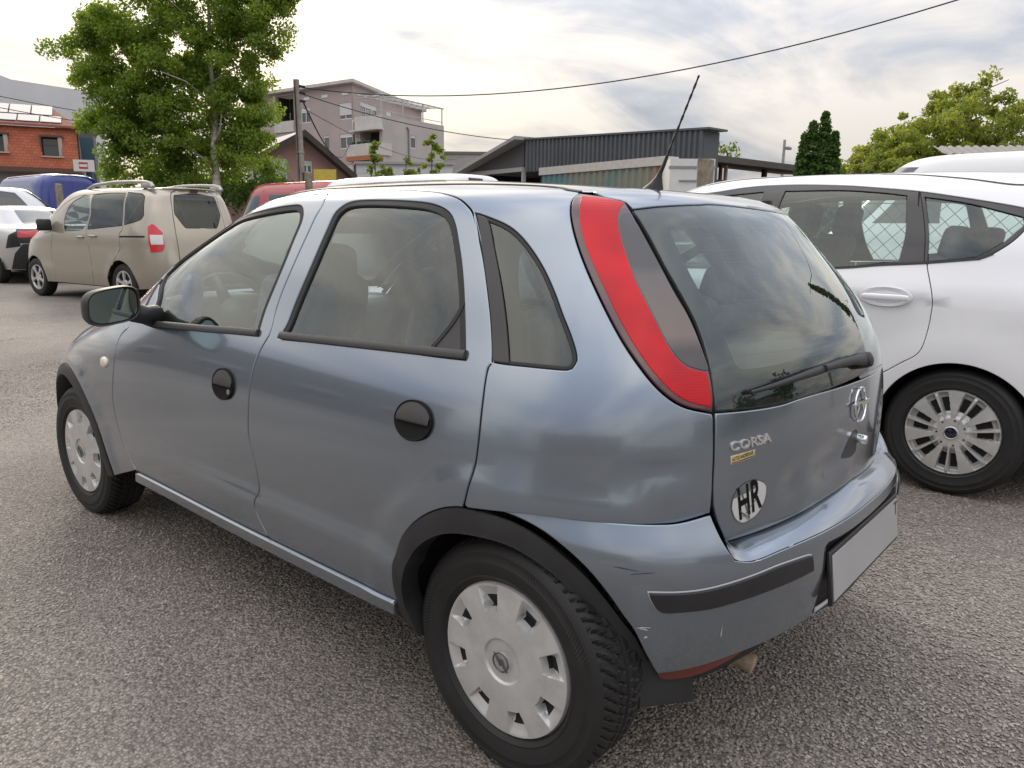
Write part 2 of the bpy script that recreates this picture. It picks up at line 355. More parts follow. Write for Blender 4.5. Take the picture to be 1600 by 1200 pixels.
def panel(name, B, L, holes=(), off=0.0, gap=.002, lip=.014, fill=.03, SC=(2.0, .11), rim=True, thick=None):
    """one pressed panel: the surface inside loop L less the holes, its edges turned in"""
    SC = np.array(SC); V = []; NN = []; F = []; loops = []
    for k, l in enumerate([L]+list(holes)):
        P, n, w = inward(B, l); sg = 1 if k == 0 else -1
        inner = B.move(l, w*(gap+.0035)*sg) if rim else l
        loops.append((l, inner, sg))
    pts = []; edges = []; nb = []
    for l, inn, sg in loops:
        k = len(pts); m = len(inn); pts += list(inn); edges += [(k+i, k+(i+1) % m) for i in range(m)]; nb.append((k, m))
    outer = loops[0][1]; lo = outer.min(0); hi = outer.max(0); ds = fill/SC[0]; dv = fill/SC[1]
    gs, gv = np.meshgrid(np.arange(lo[0]+ds/2, hi[0], ds), np.arange(lo[1]+dv/2, hi[1], dv)); q = np.stack([gs.ravel(), gv.ravel()], -1)
    if len(q):
        ok = inside(outer, q)
        for l, inn, sg in loops[1:]: ok &= ~inside(inn, q)
        q = q[ok]; allb = np.array(pts)
        if len(q):
            dmin = np.full(len(q), 9.0)
            for c in range(0, len(allb), 64): dmin = np.minimum(dmin, (np.abs((q[:, None]-allb[None, c:c+64])*SC)**2).sum(-1).min(1))
            q = q[dmin > (fill*.45)**2]
        pts += list(q)
    A = np.array(pts)
    r = delaunay_2d_cdt([Vector((float(a*SC[0]), float(b*SC[1]))) for a, b in A], edges, [], 0, 1e-7)
    vc = np.array([(v.x, v.y) for v in r[0]])/SC; Fc = np.array([f for f in r[2] if len(f) == 3])
    cen = vc[Fc].mean(1); ok = inside(outer, cen)
    for l, inn, sg in loops[1:]: ok &= ~inside(inn, cen)
    Fc = Fc[ok]; remap = {}
    for i, og in enumerate(r[3]):
        for o in og: remap[o] = i
    P = B.P(vc[:, 0], vc[:, 1]); N = B.N(vc[:, 0], vc[:, 1]); P = P+N*off; V = list(P); NN = list(N); F = [(f[0], f[2], f[1]) for f in Fc]
    if rim:
        for (l, inn, sg), (k0, m) in zip(loops, nb):
            ring0 = [remap[k0+i] for i in range(m)]; Pl, n, w = inward(B, l); w = w*sg; prev = ring0
            for g, dep, (nn, nw) in ((gap+.0011, .0009, (.85, -.5)), (gap, .0032, (.25, -.97)), (gap, lip, (0, -1))):
                base = B.move(l, w*g); X = B.P(base[:, 0], base[:, 1])+n*(off-dep); k = len(V); V += list(X); NN += list(n*nn+w*nw); cur = list(range(k, k+m))
                for i in range(m):
                    j = (i+1) % m; f = (prev[i], cur[i], cur[j], prev[j]); F.append(f if sg > 0 else f[::-1])
                prev = cur
    me = bpy.data.meshes.new(name); me.from_pydata([tuple(map(float, v)) for v in V], [], [tuple(map(int, f)) for f in F]); me.shade_smooth(); me.update()
    NN = np.array(NN); NN /= np.maximum(np.linalg.norm(NN, axis=1, keepdims=True), 1e-9)
    used = np.zeros(len(V), bool)
    me.normals_split_custom_set_from_vertices([tuple(map(float, x)) for x in NN]); me['nn'] = 1
    PN[me.name] = (np.array(V), F, NN); return me
PN = {}
def mirrored(me):
    V, F, NN = PN[me.name]; V = V*[1, -1, 1]; NN = NN*[1, -1, 1]
    m2 = bpy.data.meshes.new(me.name+'_r'); m2.from_pydata([tuple(map(float, v)) for v in V], [], [tuple(int(i) for i in f[::-1]) for f in F]); m2.shade_smooth(); m2.update()
    m2.normals_split_custom_set_from_vertices([tuple(map(float, x)) for x in NN]); return m2
def both(name, me, m, parent, right=True, sub=None):
    a = link(name, me, parent, m)
    if not right: return a, None
    return a, link(name, mirrored(me), sub or parent, m)
def sweep(name, B, path, prof, closed=False, off=0.0, step=.012, dense=True):
    """a moulding run along a line on the shell; prof = (across, out) pairs"""
    sv = resample(B, crom(path), step) if dense else np.asarray(path); P = B.P(sv[:, 0], sv[:, 1]); n = B.N(sv[:, 0], sv[:, 1])
    t = np.roll(P, -1, 0)-np.roll(P, 1, 0) if closed else np.gradient(P, axis=0); t /= np.maximum(np.linalg.norm(t, axis=1, keepdims=True), 1e-9); w = np.cross(n, t)
    G = np.stack([P+w*a+n*(b+off) for a, b in prof], 1)
    if closed: G = np.concatenate([G, G[:1]], 0)
    mb = MB(); mb.grid(G); 
    if not closed: k = len(prof); e = len(G)*k; mb.F += [tuple(range(k)), tuple(range(e-1, e-k-1, -1))]
    V = np.array(mb.V); me = mesh(name, V, mb.F, True); me.set_sharp_from_angle(angle=math.radians(50)); PN[me.name] = (V, [tuple(f) for f in mb.F], None); return me
def mirror_plain(me, name=None):
    V = [(v.co.x, -v.co.y, v.co.z) for v in me.vertices]; F = [tuple(p.vertices)[::-1] for p in me.polygons]
    m2 = mesh(me.name+'_r', V, F, True, [p.material_index for p in me.polygons]); m2.set_sharp_from_angle(angle=math.radians(50)); return m2

# ------------------------------------------------------------------ wheels
def lathe(prof, n=64, sharp=None):
    """prof (radius, y) turned about the y axis"""
    a = np.linspace(0, 2*PI, n, endpoint=False); G = np.stack([np.stack([r*np.cos(a), np.full(n, y), r*np.sin(a)], -1) for r, y in prof], 0)
    V = G.reshape(-1, 3); F = []
    for i in range(len(prof)-1):
        for k in range(n): F.append((i*n+k, i*n+(k+1) % n, (i+1)*n+(k+1) % n, (i+1)*n+k))
    return V, F
def tyre_mesh(R, rim, w, tread=False):
    h = w/2; side = [(rim-.004, h*.72), (rim+.006, h*.86), (rim+.016, h*.97), (rim+.020, h*.955), (rim+(R-rim)*.42, h*1.03), (rim+(R-rim)*.50, h*1.035), (rim+(R-rim)*.515, h*1.022), (rim+(R-rim)*.70, h*.99), (rim+(R-rim)*.715, h*.997), (rim+(R-rim)*.8, h*.96), (R-.012, h*.86)]
    if not tread:
        full = side+[(R-.003, h*.74), (R, h*.4), (R, -h*.4), (R-.003, -h*.74)]+[(r, -y) for r, y in side[::-1]]
        V, F = lathe(full, 64); me = mesh('tyre', V, F, True); me.set_sharp_from_angle(angle=math.radians(40)); return me
    nt = 660; ny = 34; a = np.linspace(0, 2*PI, nt, endpoint=False); y = np.linspace(h*.86, -h*.86, ny); A, Y = np.meshgrid(a, y, indexing='ij')
    R0 = R-.012*np.clip((np.abs(Y)-h*.55)/(h*.31), 0, 1)**2
    ph = A*66/(2*PI)+np.abs(Y)*30+.25*np.sin(A*7); fr = ph-np.floor(ph); lat = (fr < .24)
    ph2 = A*108/(2*PI)+Y*40; sip = ((ph2-np.floor(ph2)) < .2)&~lat
    cir = (np.abs(np.abs(Y)-h*.30) < h*.05)|(np.abs(Y) < h*.045)
    R1 = R0-np.where(cir, .0075, np.where(lat & (np.abs(Y) > h*.08), .0068, np.where(sip, .0016, 0)))
    R1[:, 0] = R0[:, 0]-.003*lat[:, 0]; R1[:, -1] = R0[:, -1]
    G = np.stack([R1*np.cos(A), Y, R1*np.sin(A)], -1); mb = MB(); n = nt
    V = [G[i, j] for j in range(ny) for i in range(nt)]; F = []
    for j in range(ny-1):
        for i in range(nt): F.append((j*nt+i, j*nt+(i+1) % nt, (j+1)*nt+(i+1) % nt, (j+1)*nt+i))
    mb.add(V, F); V2, F2 = lathe(side, nt); mb.add(V2, F2); V3, F3 = lathe([(r, -q) for r, q in side], 64); mb.add(V3, [f[::-1] for f in F3])
    me = mesh('tyre', mb.V, mb.F, True); me.set_sharp_from_angle(angle=math.radians(32)); return me
def cap_mesh(Rc, kind):
    """pressed wheel cover facing +y; material 1 on the openings' dark floors"""
    nr = 46; na = 392 if kind == 'seven' else 384; r = np.concatenate([np.linspace(0.004, Rc*.96, nr-4), Rc*np.array([.972, .985, .996, 1.0])]); a = np.linspace(0, 2*PI, na, endpoint=False); Rr, A = np.meshgrid(r, a, indexing='ij')
    u = Rr/Rc
    if kind == 'eight':        # eight wedge pockets round the edge, dished hub
        H = .016-.012*u**2*.6; H = H-.006*sst(.30, .27, u)*1.0+.0035*sst(.12, .09, u)
        da = (A/(2*PI)*8+.5) % 1-.5; half = .20+.05*(u-.6)/.4
        prof = np.where((u > .655) & (u < .955), (.955-u)/.30, 0); wall = sst(0, .045, half-np.abs(da)); ramp_ = np.clip(prof, 0, 1)*wall
        ramp_ = ramp_*sst(.648, .672, u); H = H-.030*ramp_; hole = (ramp_ > .40) & (np.abs(da) < half-.06)
    elif kind == 'seven':      # seven broad and seven narrow blades with slots between
        H = .020-.010*u**2; H = H-.002*sst(.42, .38, u); H = H+.003*sst(.155, .13, u)
        t = (A/(2*PI)*7) % 1; d1 = np.minimum(np.abs(t-.5), 1) ; broad = np.minimum(t, 1-t); narrow = np.abs(t-.5)
        wb = .135+.12*(u-.4); wn = .045-.004*u
        slot = sst(0, .02, broad-wb)*sst(0, .02, narrow-wn)*sst(.33, .50, u)*sst(.955, .90, u); H = H-.028*slot
        H = H+.004*sst(wn+.012, wn-.01, narrow)*sst(.2, .35, u)*sst(.95, .9, u); hole = (slot > .93) & (u > .50) & (u < .84)
        bolt = (np.hypot(Rr*np.cos(A*7)-Rc*.30*1.0, 0) < 0); 
    elif kind == 'five':       # five spoke alloy
        t = (A/(2*PI)*5) % 1; sp = np.abs(t-.5); wsp = .13-.05*u+.06*u**4; open_ = sst(0, .05, sp-wsp)*sst(.30, .40, u)*sst(.92, .84, u)
        H = .014-.010*(1-u)**2*1.0-.035*open_; hole = open_ > .6
    else:                      # ten spoke
        t = (A/(2*PI)*10) % 1; sp = np.abs(t-.5); open_ = sst(0, .08, sp-.2)*sst(.30, .36, u)*sst(.92, .87, u); H = .012-.03*open_; hole = open_ > .6
    H = H*1.0-.014*sst(.975, 1.0, u)
    X = np.stack([Rr*np.cos(A), H, Rr*np.sin(A)], -1); V = X.reshape(-1, 3); F = []; mi = []
    for i in range(nr-1):
        for k in range(na):
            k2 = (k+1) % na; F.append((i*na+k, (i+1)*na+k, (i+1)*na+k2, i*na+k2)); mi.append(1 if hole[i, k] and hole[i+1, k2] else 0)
    F.append(tuple(range(na))); mi.append(0)
    me = mesh('hubcap', V, F, True, mi); me.set_sharp_from_angle(angle=math.radians(24)); return me
CAPS = {}
def wheel(parent, x, y, z, R, rim, w, kind, tread=False, side=1, spin=0.0, cap_r=None, camber=0.0, steer=0.0, hub=None, capmat=None, plain=False):
    key = (R, rim, w, kind, tread)
    if key not in CAPS: CAPS[key] = (tyre_mesh(R, rim, w, tread), cap_mesh(cap_r or rim*1.02, kind))
    tm, cm = CAPS[key]; o = link('wheel', tm, parent, TYRE); o.location = (x, y, z)
    o.rotation_euler = (camber*side, spin, steer + (0 if side > 0 else PI))
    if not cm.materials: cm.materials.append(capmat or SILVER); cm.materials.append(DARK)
    c = link('hubcap', cm, o); c.location = (0, w/2*.80, 0)
    if hub: hub(o, w/2*.80)
    return o
def text_shape(body, size=1.0, extrude=.03, bevel=.0, bold=0.0, shear=0.0):
    cu = bpy.data.curves.new('t', 'FONT'); cu.body = body; cu.size = size; cu.extrude = extrude; cu.bevel_depth = bevel; cu.offset = bold; cu.shear = shear; cu.resolution_u = 3
    o = bpy.data.objects.new('t', cu); COL.objects.link(o); bpy.context.view_layer.update(); me = bpy.data.meshes.new_from_object(o.evaluated_get(bpy.context.evaluated_depsgraph_get()))
    V = np.array([v.co[:] for v in me.vertices]); F = [tuple(p.vertices) for p in me.polygons]; bpy.data.objects.remove(o); bpy.data.curves.remove(cu); bpy.data.meshes.remove(me)
    V[:, :2] -= V[:, :2].min(0); return V, F
def letter_on(B, V, F, o, ax, w, h, lift=.0, depth=1.0, slant=0.0, up=None):
    """lay flat shapes on the shell: o = (s,v) of the lower left corner, ax = 3-D run direction, width w, height h in metres"""
    P0 = B.P(np.array([o[0]]), np.array([o[1]])); n0 = B.N(np.array([o[0]]), np.array([o[1]]))[0]; ax = np.array(ax, float); ax -= n0*(ax@n0); ax /= np.linalg.norm(ax)
    upv = np.cross(n0, ax) if up is None else np.array(up, float)
    mx = V[:, :2].max(0); q = V[:, :2]/mx*[w, h]; q[:, 0] += q[:, 1]*slant
    d = q[:, :1]*ax+q[:, 1:2]*upv; sv = np.repeat(np.array([o]), len(V), 0)
    for k in range(12): sv = B.move(sv, d/12)
    P = B.P(sv[:, 0], sv[:, 1])+B.N(sv[:, 0], sv[:, 1])*(lift+V[:, 2:3]*depth); return P, F

# surface data of the hatchback: shell outlines by height, and its panel lines as points on the shell, cast there from traced image pixels, like the other two cars' below
HK=[[0.24, 0.775, -0.44, 1.15, 3.23, 7.0, 2.3, 6.0, 2.2], [0.36, 0.798, -0.47, 1.15, 3.29, 7.0, 2.3, 6.0, 2.2], [0.5, 0.812, -0.49, 1.15, 3.3, 7.0, 2.3, 5.5, 2.2], [0.65, 0.821, -0.502, 1.15, 3.27, 7.0, 2.2, 5.0, 2.1], [0.8, 0.8151, -0.5036, 1.15, 3.0234, 6.9942, 2.199, 4.2032, 1.9992], [0.92, 0.7802, -0.4917, 1.15, 2.5574, 7.2085, 2.2036, 4.0307, 1.9773], [1.02, 0.7338, -0.4541, 1.15, 2.2964, 7.2227, 2.3131, 4.1287, 2.0659], [1.13, 0.6863, -0.3735, 1.1, 2.0807, 7.0489, 2.4203, 4.0668, 2.1643], [1.24, 0.6339, -0.2694, 1.05, 1.8141, 6.5759, 2.6342, 3.7074, 2.1549], [1.3346, 0.5802, -0.1631, 1.02, 1.5478, 6.0813, 2.9311, 3.171, 2.2526], [1.3732, 0.5194, 0.0021, 1.0, 1.3966, 4.6624, 2.9247, 2.8639, 2.3663], [1.4048, 0.3789, 0.4014, 1.0, 1.2654, 3.5866, 2.5976, 2.4681, 2.3849], [1.4371, 0.02, 0.96, 1.0, 1.04, 2.5, 2.3, 2.5, 2.3]]
HKB=[(0.25, 0.775, -0.5, 1.15, 3.2, 6.5, 2.3, 6, 2.2), (0.34, 0.805, -0.535, 1.15, 3.2, 6.5, 2.3, 6, 2.2), (0.45, 0.828, -0.555, 1.15, 3.2, 6.6, 2.35, 6, 2.2), (0.55, 0.838, -0.56, 1.15, 3.2, 6.8, 2.4, 6, 2.2), (0.62, 0.835, -0.549, 1.15, 3.2, 6.8, 2.4, 6, 2.2), (0.68, 0.826, -0.522, 1.15, 3.2, 6.6, 2.35, 6, 2.2), (0.76, 0.815, -0.485, 1.15, 3.2, 6.6, 2.35, 6, 2.2)]
HT={
 'rw_out':[(-0.1082,5.424),(-0.1127,5.773),(-0.1124,6.28),(-0.1095,6.969),(-0.1057,7.717),(-0.1053,8.206),(-0.1059,8.586),(-0.1123,8.825),(-0.1286,9.08),(-0.1601,9.174),(-0.2193,9.144),(-0.2788,9.022),(-0.3069,8.86),(-0.3231,8.641),(-0.3311,8.355),(-0.3362,7.984),(-0.3413,7.541),(-0.3456,7.029),(-0.3491,6.535),(-0.3532,5.904),(-0.3551,5.577),(-0.3304,5.557),(-0.2899,5.54),(-0.2078,5.462),(-0.11,5.33)],
 'fw_out':[(0.2287,4.951),(0.2693,5.416),(0.3106,5.943),(0.4132,6.586),(0.4349,7.023),(0.4269,7.505),(0.4108,8.027),(0.3592,8.499),(0.2162,8.772),(0.0899,8.943),(0.008,8.984),(-0.0154,8.84),(-0.0283,8.605),(-0.0353,8.336),(-0.0391,7.904),(-0.0478,7.302),(-0.0565,6.593),(-0.0609,5.985),(-0.0642,5.297),(0.0623,5.164)],
 'gap_b':[(-0.0427,9.759),(-0.0631,9.018),(-0.0638,8.468),(-0.0665,7.675),(-0.0748,6.735),(-0.0812,6.086),(-0.0856,5.588),(-0.085,5.299),(-0.0836,5.255),(-0.0758,4.87),(-0.0719,4.459),(-0.07,4.019),(-0.068,3.552),(-0.0655,3.033),(-0.0707,2.669),(-0.0752,2.284),(-0.0762,1.923),(-0.0673,1.548),(-0.0738,1.251),(-0.0893,0.847)],
 'gap_top':[(0.4429,5.659),(0.4389,6.181),(0.4349,6.983),(0.4228,7.625),(0.4068,8.107),(0.3868,8.589),(0.3587,9.096),(0.1886,9.444),(-0.0364,9.873),(-0.1261,9.976),(-0.2332,9.967),(-0.2953,9.678),(-0.3222,9.38),(-0.3377,9.133),(-0.3464,8.922),(-0.3532,8.726),(-0.357,8.508),(-0.3628,7.997),(-0.3673,7.563),(-0.3718,6.942),(-0.3761,6.343),(-0.3796,5.631),(-0.3766,5.455),(-0.3758,5.117),(-0.3768,4.622),(-0.378,4.069),(-0.3763,3.605),(-0.3705,3.066)],
 'gap_f':[(0.2891,4.721),(0.2824,4.48),(0.2606,4.149),(0.2423,3.79),(0.2324,3.326),(0.2319,2.733),(0.2299,2.26),(0.2241,1.705),(0.2123,1.075),(0.2037,0.847)],
 'sill_top':[(0.201,0.846),(0.073,0.804),(-0.0886,0.801),(-0.2169,0.899),(-0.2988,0.869)],
 'sill_bot':[(0.2092,0.508),(0.1223,0.447),(-0.0212,0.408),(-0.1787,0.54),(-0.2975,0.569)],
 'arch_out':[(-0.2995,0.885),(-0.2992,1.391),(-0.3007,1.747),(-0.307,2.115),(-0.3189,2.455),(-0.3347,2.736),(-0.3518,2.927),(-0.3667,3.018),(-0.3699,3.023),(-0.3918,3.035),(-0.413,2.985),(-0.4338,2.851),(-0.4533,2.639),(-0.4714,2.39),(-0.4908,2.044),(-0.5101,1.649),(-0.5233,1.396),(-0.5393,0.966),(-0.5594,0.451)],
 'arch_in':[(-0.3262,0.25),(-0.3111,0.813),(-0.3101,1.262),(-0.3146,1.698),(-0.3246,2.091),(-0.3416,2.414),(-0.361,2.6),(-0.3855,2.673),(-0.4111,2.65),(-0.4343,2.484),(-0.4564,2.214),(-0.4776,1.852),(-0.4936,1.49),(-0.5121,0.989),(-0.529,0.25),(-0.5351,0.0)],
 'bump_top':[(-0.3699,3.023),(-0.4023,3.096),(-0.4334,3.15),(-0.4652,3.149),(-0.4988,3.151),(-0.5351,3.148),(-0.5621,3.154),(-0.6028,3.241)],
 'bump_in':[(-0.5953,5.178),(-0.6015,4.312),(-0.6108,3.717)],
 'tg_bot':[(-0.6274,2.778),(-0.6704,2.818),(-0.7434,2.882),(-0.8446,2.967),(-0.9569,3.015),(-1.0,3.211),(-1.0,3.452),(-1.0,3.773),(-1.0,4.094)],
 'shelf':[(-0.6108,3.717),(-0.6364,3.6),(-0.6849,3.735),(-0.7454,3.818),(-0.8292,3.851),(-0.9037,3.849),(-1.0,3.893),(-1.0,4.656),(-1.0,4.997)],
 'bump_bot':[(-0.5318,0.868),(-0.5607,0.929),(-0.6223,1.179),(-0.6361,1.224),(-0.7305,1.437),(-0.7907,1.708),(-0.8314,1.595)],
 'rub':[(-0.5141,2.913),(-0.5459,2.916),(-0.5758,2.968),(-0.6363,3.16),(-0.683,3.28),(-0.7428,3.27),(-0.7501,3.126),(-0.7538,2.83),(-0.7458,2.794),(-0.6692,2.694),(-0.6128,2.574),(-0.5783,2.484),(-0.548,2.448),(-0.5295,2.436),(-0.5221,2.531),(-0.5162,2.752)],
 'lamp_out':[(-0.5069,9.346),(-0.4876,9.057),(-0.4774,8.729),(-0.4729,8.384),(-0.4725,7.917),(-0.4757,7.359),(-0.4824,6.795),(-0.4929,6.247),(-0.5066,5.79),(-0.5229,5.39),(-0.5412,5.109),(-0.5607,4.948),(-0.5921,4.833),(-0.5921,5.128),(-0.5869,5.667),(-0.5816,6.147),(-0.5769,6.668),(-0.5705,7.113),(-0.567,7.775),(-0.5636,8.312),(-0.5629,8.746),(-0.5644,8.985),(-0.5391,9.158)],
 'red':[(-0.5039,9.196),(-0.4898,8.787),(-0.4824,8.385),(-0.4809,7.92),(-0.4847,7.363),(-0.4909,6.8),(-0.5012,6.253),(-0.5149,5.794),(-0.5293,5.453),(-0.5455,5.189),(-0.5653,5.024),(-0.5899,4.931),(-0.5839,5.628),(-0.5732,5.665),(-0.5606,5.726),(-0.5493,5.881),(-0.5401,6.152),(-0.5338,6.522),(-0.529,6.887),(-0.5254,7.26),(-0.5264,7.689),(-0.5288,8.137),(-0.5349,8.487),(-0.5458,8.742),(-0.5636,8.942),(-0.536,9.085)],
 'tg_left':[(-0.567,8.758),(-0.5727,8.102),(-0.5755,7.497),(-0.5804,6.962),(-0.5845,6.52),(-0.5865,5.911),(-0.5899,5.334),(-0.5948,4.85),(-0.5954,4.664),(-0.6005,4.025),(-0.6029,3.547),(-0.6028,3.241)],
 'gl_top':[(-0.567,8.758),(-0.6351,8.874),(-0.746,8.964),(-0.8951,8.986),(-1.0,8.789),(-1.0,8.428)],
 'gl_right':[(-1.0,8.428),(-1.0,8.147),(-1.0,7.625),(-1.0,7.104),(-1.0,6.421),(-1.0,5.9),(-1.0,5.458)],
 'gl_bot':[(-0.5948,4.842),(-0.6322,4.821),(-0.6882,4.861),(-0.7621,4.898),(-0.8682,4.974),(-0.9981,5.003),(-1.0,5.217),(-1.0,5.338)],
 'gl_clear':[(-0.6202,8.48),(-0.6429,8.556),(-0.7447,8.639)],
 'gl_clear_l':[(-0.6202,8.48),(-0.6148,7.899),(-0.6129,7.261),(-0.6176,6.732),(-0.6225,6.282),(-0.6288,5.806),(-0.6343,5.697),(-0.6445,5.659),(-0.6937,5.683),(-0.8108,5.75)],
 'qg':[(-0.3586,8.657),(-0.3754,8.535),(-0.3947,8.367),(-0.4077,8.168),(-0.4191,7.874),(-0.4287,7.488),(-0.4353,7.059),(-0.4402,6.646),(-0.4459,6.274),(-0.4497,5.968),(-0.4505,5.807),(-0.4471,5.657),(-0.4419,5.605),(-0.4263,5.599),(-0.409,5.597),(-0.3884,5.592),(-0.3797,5.609),(-0.3761,6.343),(-0.3718,6.942),(-0.3673,7.563),(-0.3628,7.997)],
 'ditch':[(-0.6113,11.386),(-0.5861,10.876),(-0.5423,10.318),(-0.5113,9.716),(-0.5183,9.521)],
 'roofgap':[(-0.5364,9.48),(-0.593,9.785),(-0.8593,10.401),(-0.9018,10.277),(-0.9319,10.194)],
 'lip':[(-0.5682,8.976),(-0.6468,9.151),(-0.7661,9.321),(-0.9253,9.317)],
 'farch_out':[(0.4549,1.726),(0.4749,2.182),(0.4741,2.479),(0.3992,2.907),(0.3462,2.988),(0.2937,2.903),(0.2604,2.509),(0.2366,1.911),(0.2178,1.178),(0.2115,0.535)],
 'hr_oval':[(-0.6316,3.277),(-0.6322,3.417),(-0.6389,3.548),(-0.6517,3.634),(-0.6706,3.653),(-0.6887,3.567),(-0.6931,3.435),(-0.6901,3.277),(-0.6797,3.123),(-0.6641,3.045),(-0.6508,3.029),(-0.6382,3.126)],
 'hr_ref':[(-0.647,3.083),(-0.6858,3.227),(-0.6378,3.455)],
 'cors_ref':[(-0.6222,4.142),(-0.6925,4.214),(-0.6199,4.301)],
 'stick':[(-0.6247,3.924),(-0.6631,4.008),(-0.664,4.14),(-0.6228,4.081)],
 'lockshape':[(-0.9303,3.491),(-0.9384,3.633),(-0.9533,3.805),(-0.9676,3.928),(-0.9858,3.942),(-1.0,3.857),(-1.0,3.692),(-1.0,3.532),(-0.9723,3.461)],
 'far':[(0.4162,4.324)],
 'bump_top_b':[(-0.3701,4.749),(-0.4019,4.903),(-0.4323,5.013),(-0.4626,5.019),(-0.4938,4.989),(-0.5284,4.982),(-0.5542,5.006),(-0.5953,5.178)],
 'arch_out_b':[(-0.2983,1.282),(-0.2998,1.897),(-0.3024,2.362),(-0.3089,2.901),(-0.3201,3.499),(-0.3352,4.098),(-0.3521,4.537),(-0.3669,4.739),(-0.3701,4.749),(-0.3912,4.774),(-0.411,4.669),(-0.4293,4.377),(-0.4452,3.923),(-0.4598,3.434),(-0.4758,2.854),(-0.4918,2.294),(-0.5028,1.967),(-0.516,1.453),(-0.5332,0.839)],
 'arch_in_b':[(-0.3212,0.435),(-0.3087,1.191),(-0.3094,1.734),(-0.3151,2.293),(-0.3251,2.862),(-0.3413,3.419),(-0.3596,3.797),(-0.3828,3.961),(-0.4066,3.919),(-0.4272,3.585),(-0.4461,3.102),(-0.4642,2.556),(-0.4776,2.076),(-0.4927,1.472),(-0.5075,0.542),(-0.515,0.0)],
 'hand_r':[(-0.3168,4.188)],
 'hand_f':[(-0.0144,3.94)],
 'emblem':[(-0.9706,4.414)],
 'lock':[(-1.0,3.692)],
 'wip_piv':[(-1.0,5.378)],
 'wip_tip':[(-0.6416,5.173)],
 'wip_mid':[(-0.7798,5.455)],
 'cors_l':[(-0.6234,4.12)],
 'cors_r':[(-0.6915,4.184)],
 'cors_tl':[(-0.6215,4.331)],
 'hr':[(-0.6607,3.327)],
 'stick_l':[(-0.6242,3.93)],
 'stick_r':[(-0.6643,4.006)],
 'stick_tl':[(-0.6228,4.081)],
 'repeater':[(0.2649,3.621)],
 'scr1':[(-0.5092,1.998)],
 'scr2':[(-0.5151,1.794)],
 'crack':[(-0.4917,3.405)],
}
MPVK=[(0.24, 0.875, -0.72, 1.3, 3.4, 7.0, 2.4, 6.0, 2.2), (0.4, 0.902, -0.76, 1.3, 3.48, 7.0, 2.4, 6.0, 2.2), (0.6, 0.915, -0.785, 1.3, 3.5, 7.0, 2.4, 5.5, 2.2), (0.8, 0.915, -0.8, 1.3, 3.4, 7.0, 2.4, 5.0, 2.1), (0.97, 0.903, -0.79, 1.3, 3.1, 7.0, 2.4, 4.4, 2.0), (1.13, 0.862, -0.745, 1.3, 2.65, 7.0, 2.4, 4.2, 2.0), (1.25, 0.815, -0.68, 1.25, 2.38, 7.0, 2.5, 4.2, 2.1), (1.38, 0.755, -0.58, 1.2, 2.15, 6.5, 2.6, 4.2, 2.2), (1.48, 0.7, -0.48, 1.15, 1.92, 6.0, 2.8, 4.0, 2.3), (1.545, 0.635, -0.36, 1.1, 1.72, 5.0, 2.8, 3.6, 2.4), (1.585, 0.48, 0.0, 1.05, 1.48, 3.8, 2.6, 3.0, 2.4), (1.608, 0.02, 0.9, 0.98, 1.02, 2.5, 2.3, 2.5, 2.3)]
MPVT={
 'roof_line':[(-0.1303,10.117),(-0.2847,9.597),(-0.374,8.887),(-0.4579,8.25)],
 'dlo_top':[(0.2189,8.199),(0.1009,8.528),(-0.054,8.675),(-0.1681,8.499),(-0.245,8.218),(-0.3058,7.939),(-0.3624,7.569),(-0.4353,7.104)],
 'dlo_bot':[(-0.2073,4.717),(-0.263,4.874),(-0.3148,4.998),(-0.3705,5.203),(-0.3851,5.411),(-0.4225,6.277)],
 'gap_r':[(-0.3057,7.938),(-0.3125,5.103),(-0.316,4.968),(-0.3165,4.802),(-0.3222,4.013),(-0.322,3.569),(-0.3206,3.028),(-0.3178,2.596),(-0.3118,2.389),(-0.2982,2.192),(-0.278,1.894)],
 'gap_b':[(-0.0226,8.466),(-0.0429,7.318)],
 'win_r':[(-0.0586,8.161),(-0.1729,8.134),(-0.2465,7.919),(-0.2864,7.715),(-0.2859,6.833),(-0.2854,6.074),(-0.2834,5.022),(-0.2072,4.751)],
 'win_q':[(-0.3124,7.624),(-0.3607,7.346),(-0.4071,6.947),(-0.4288,6.764),(-0.4258,6.519),(-0.4131,6.274),(-0.3746,5.401),(-0.3599,5.23),(-0.3165,5.057)],
 'arch':[(-0.2801,1.552),(-0.295,1.879),(-0.3087,2.078),(-0.3225,2.193),(-0.3391,2.255),(-0.3571,2.259),(-0.3784,2.166),(-0.4007,1.982),(-0.4166,1.813),(-0.4339,1.564)],
 'handle':[(-0.2667,3.935)],
 'hend':[(-0.2949,3.942)],
 'hcup':[(-0.2974,3.951)],
}
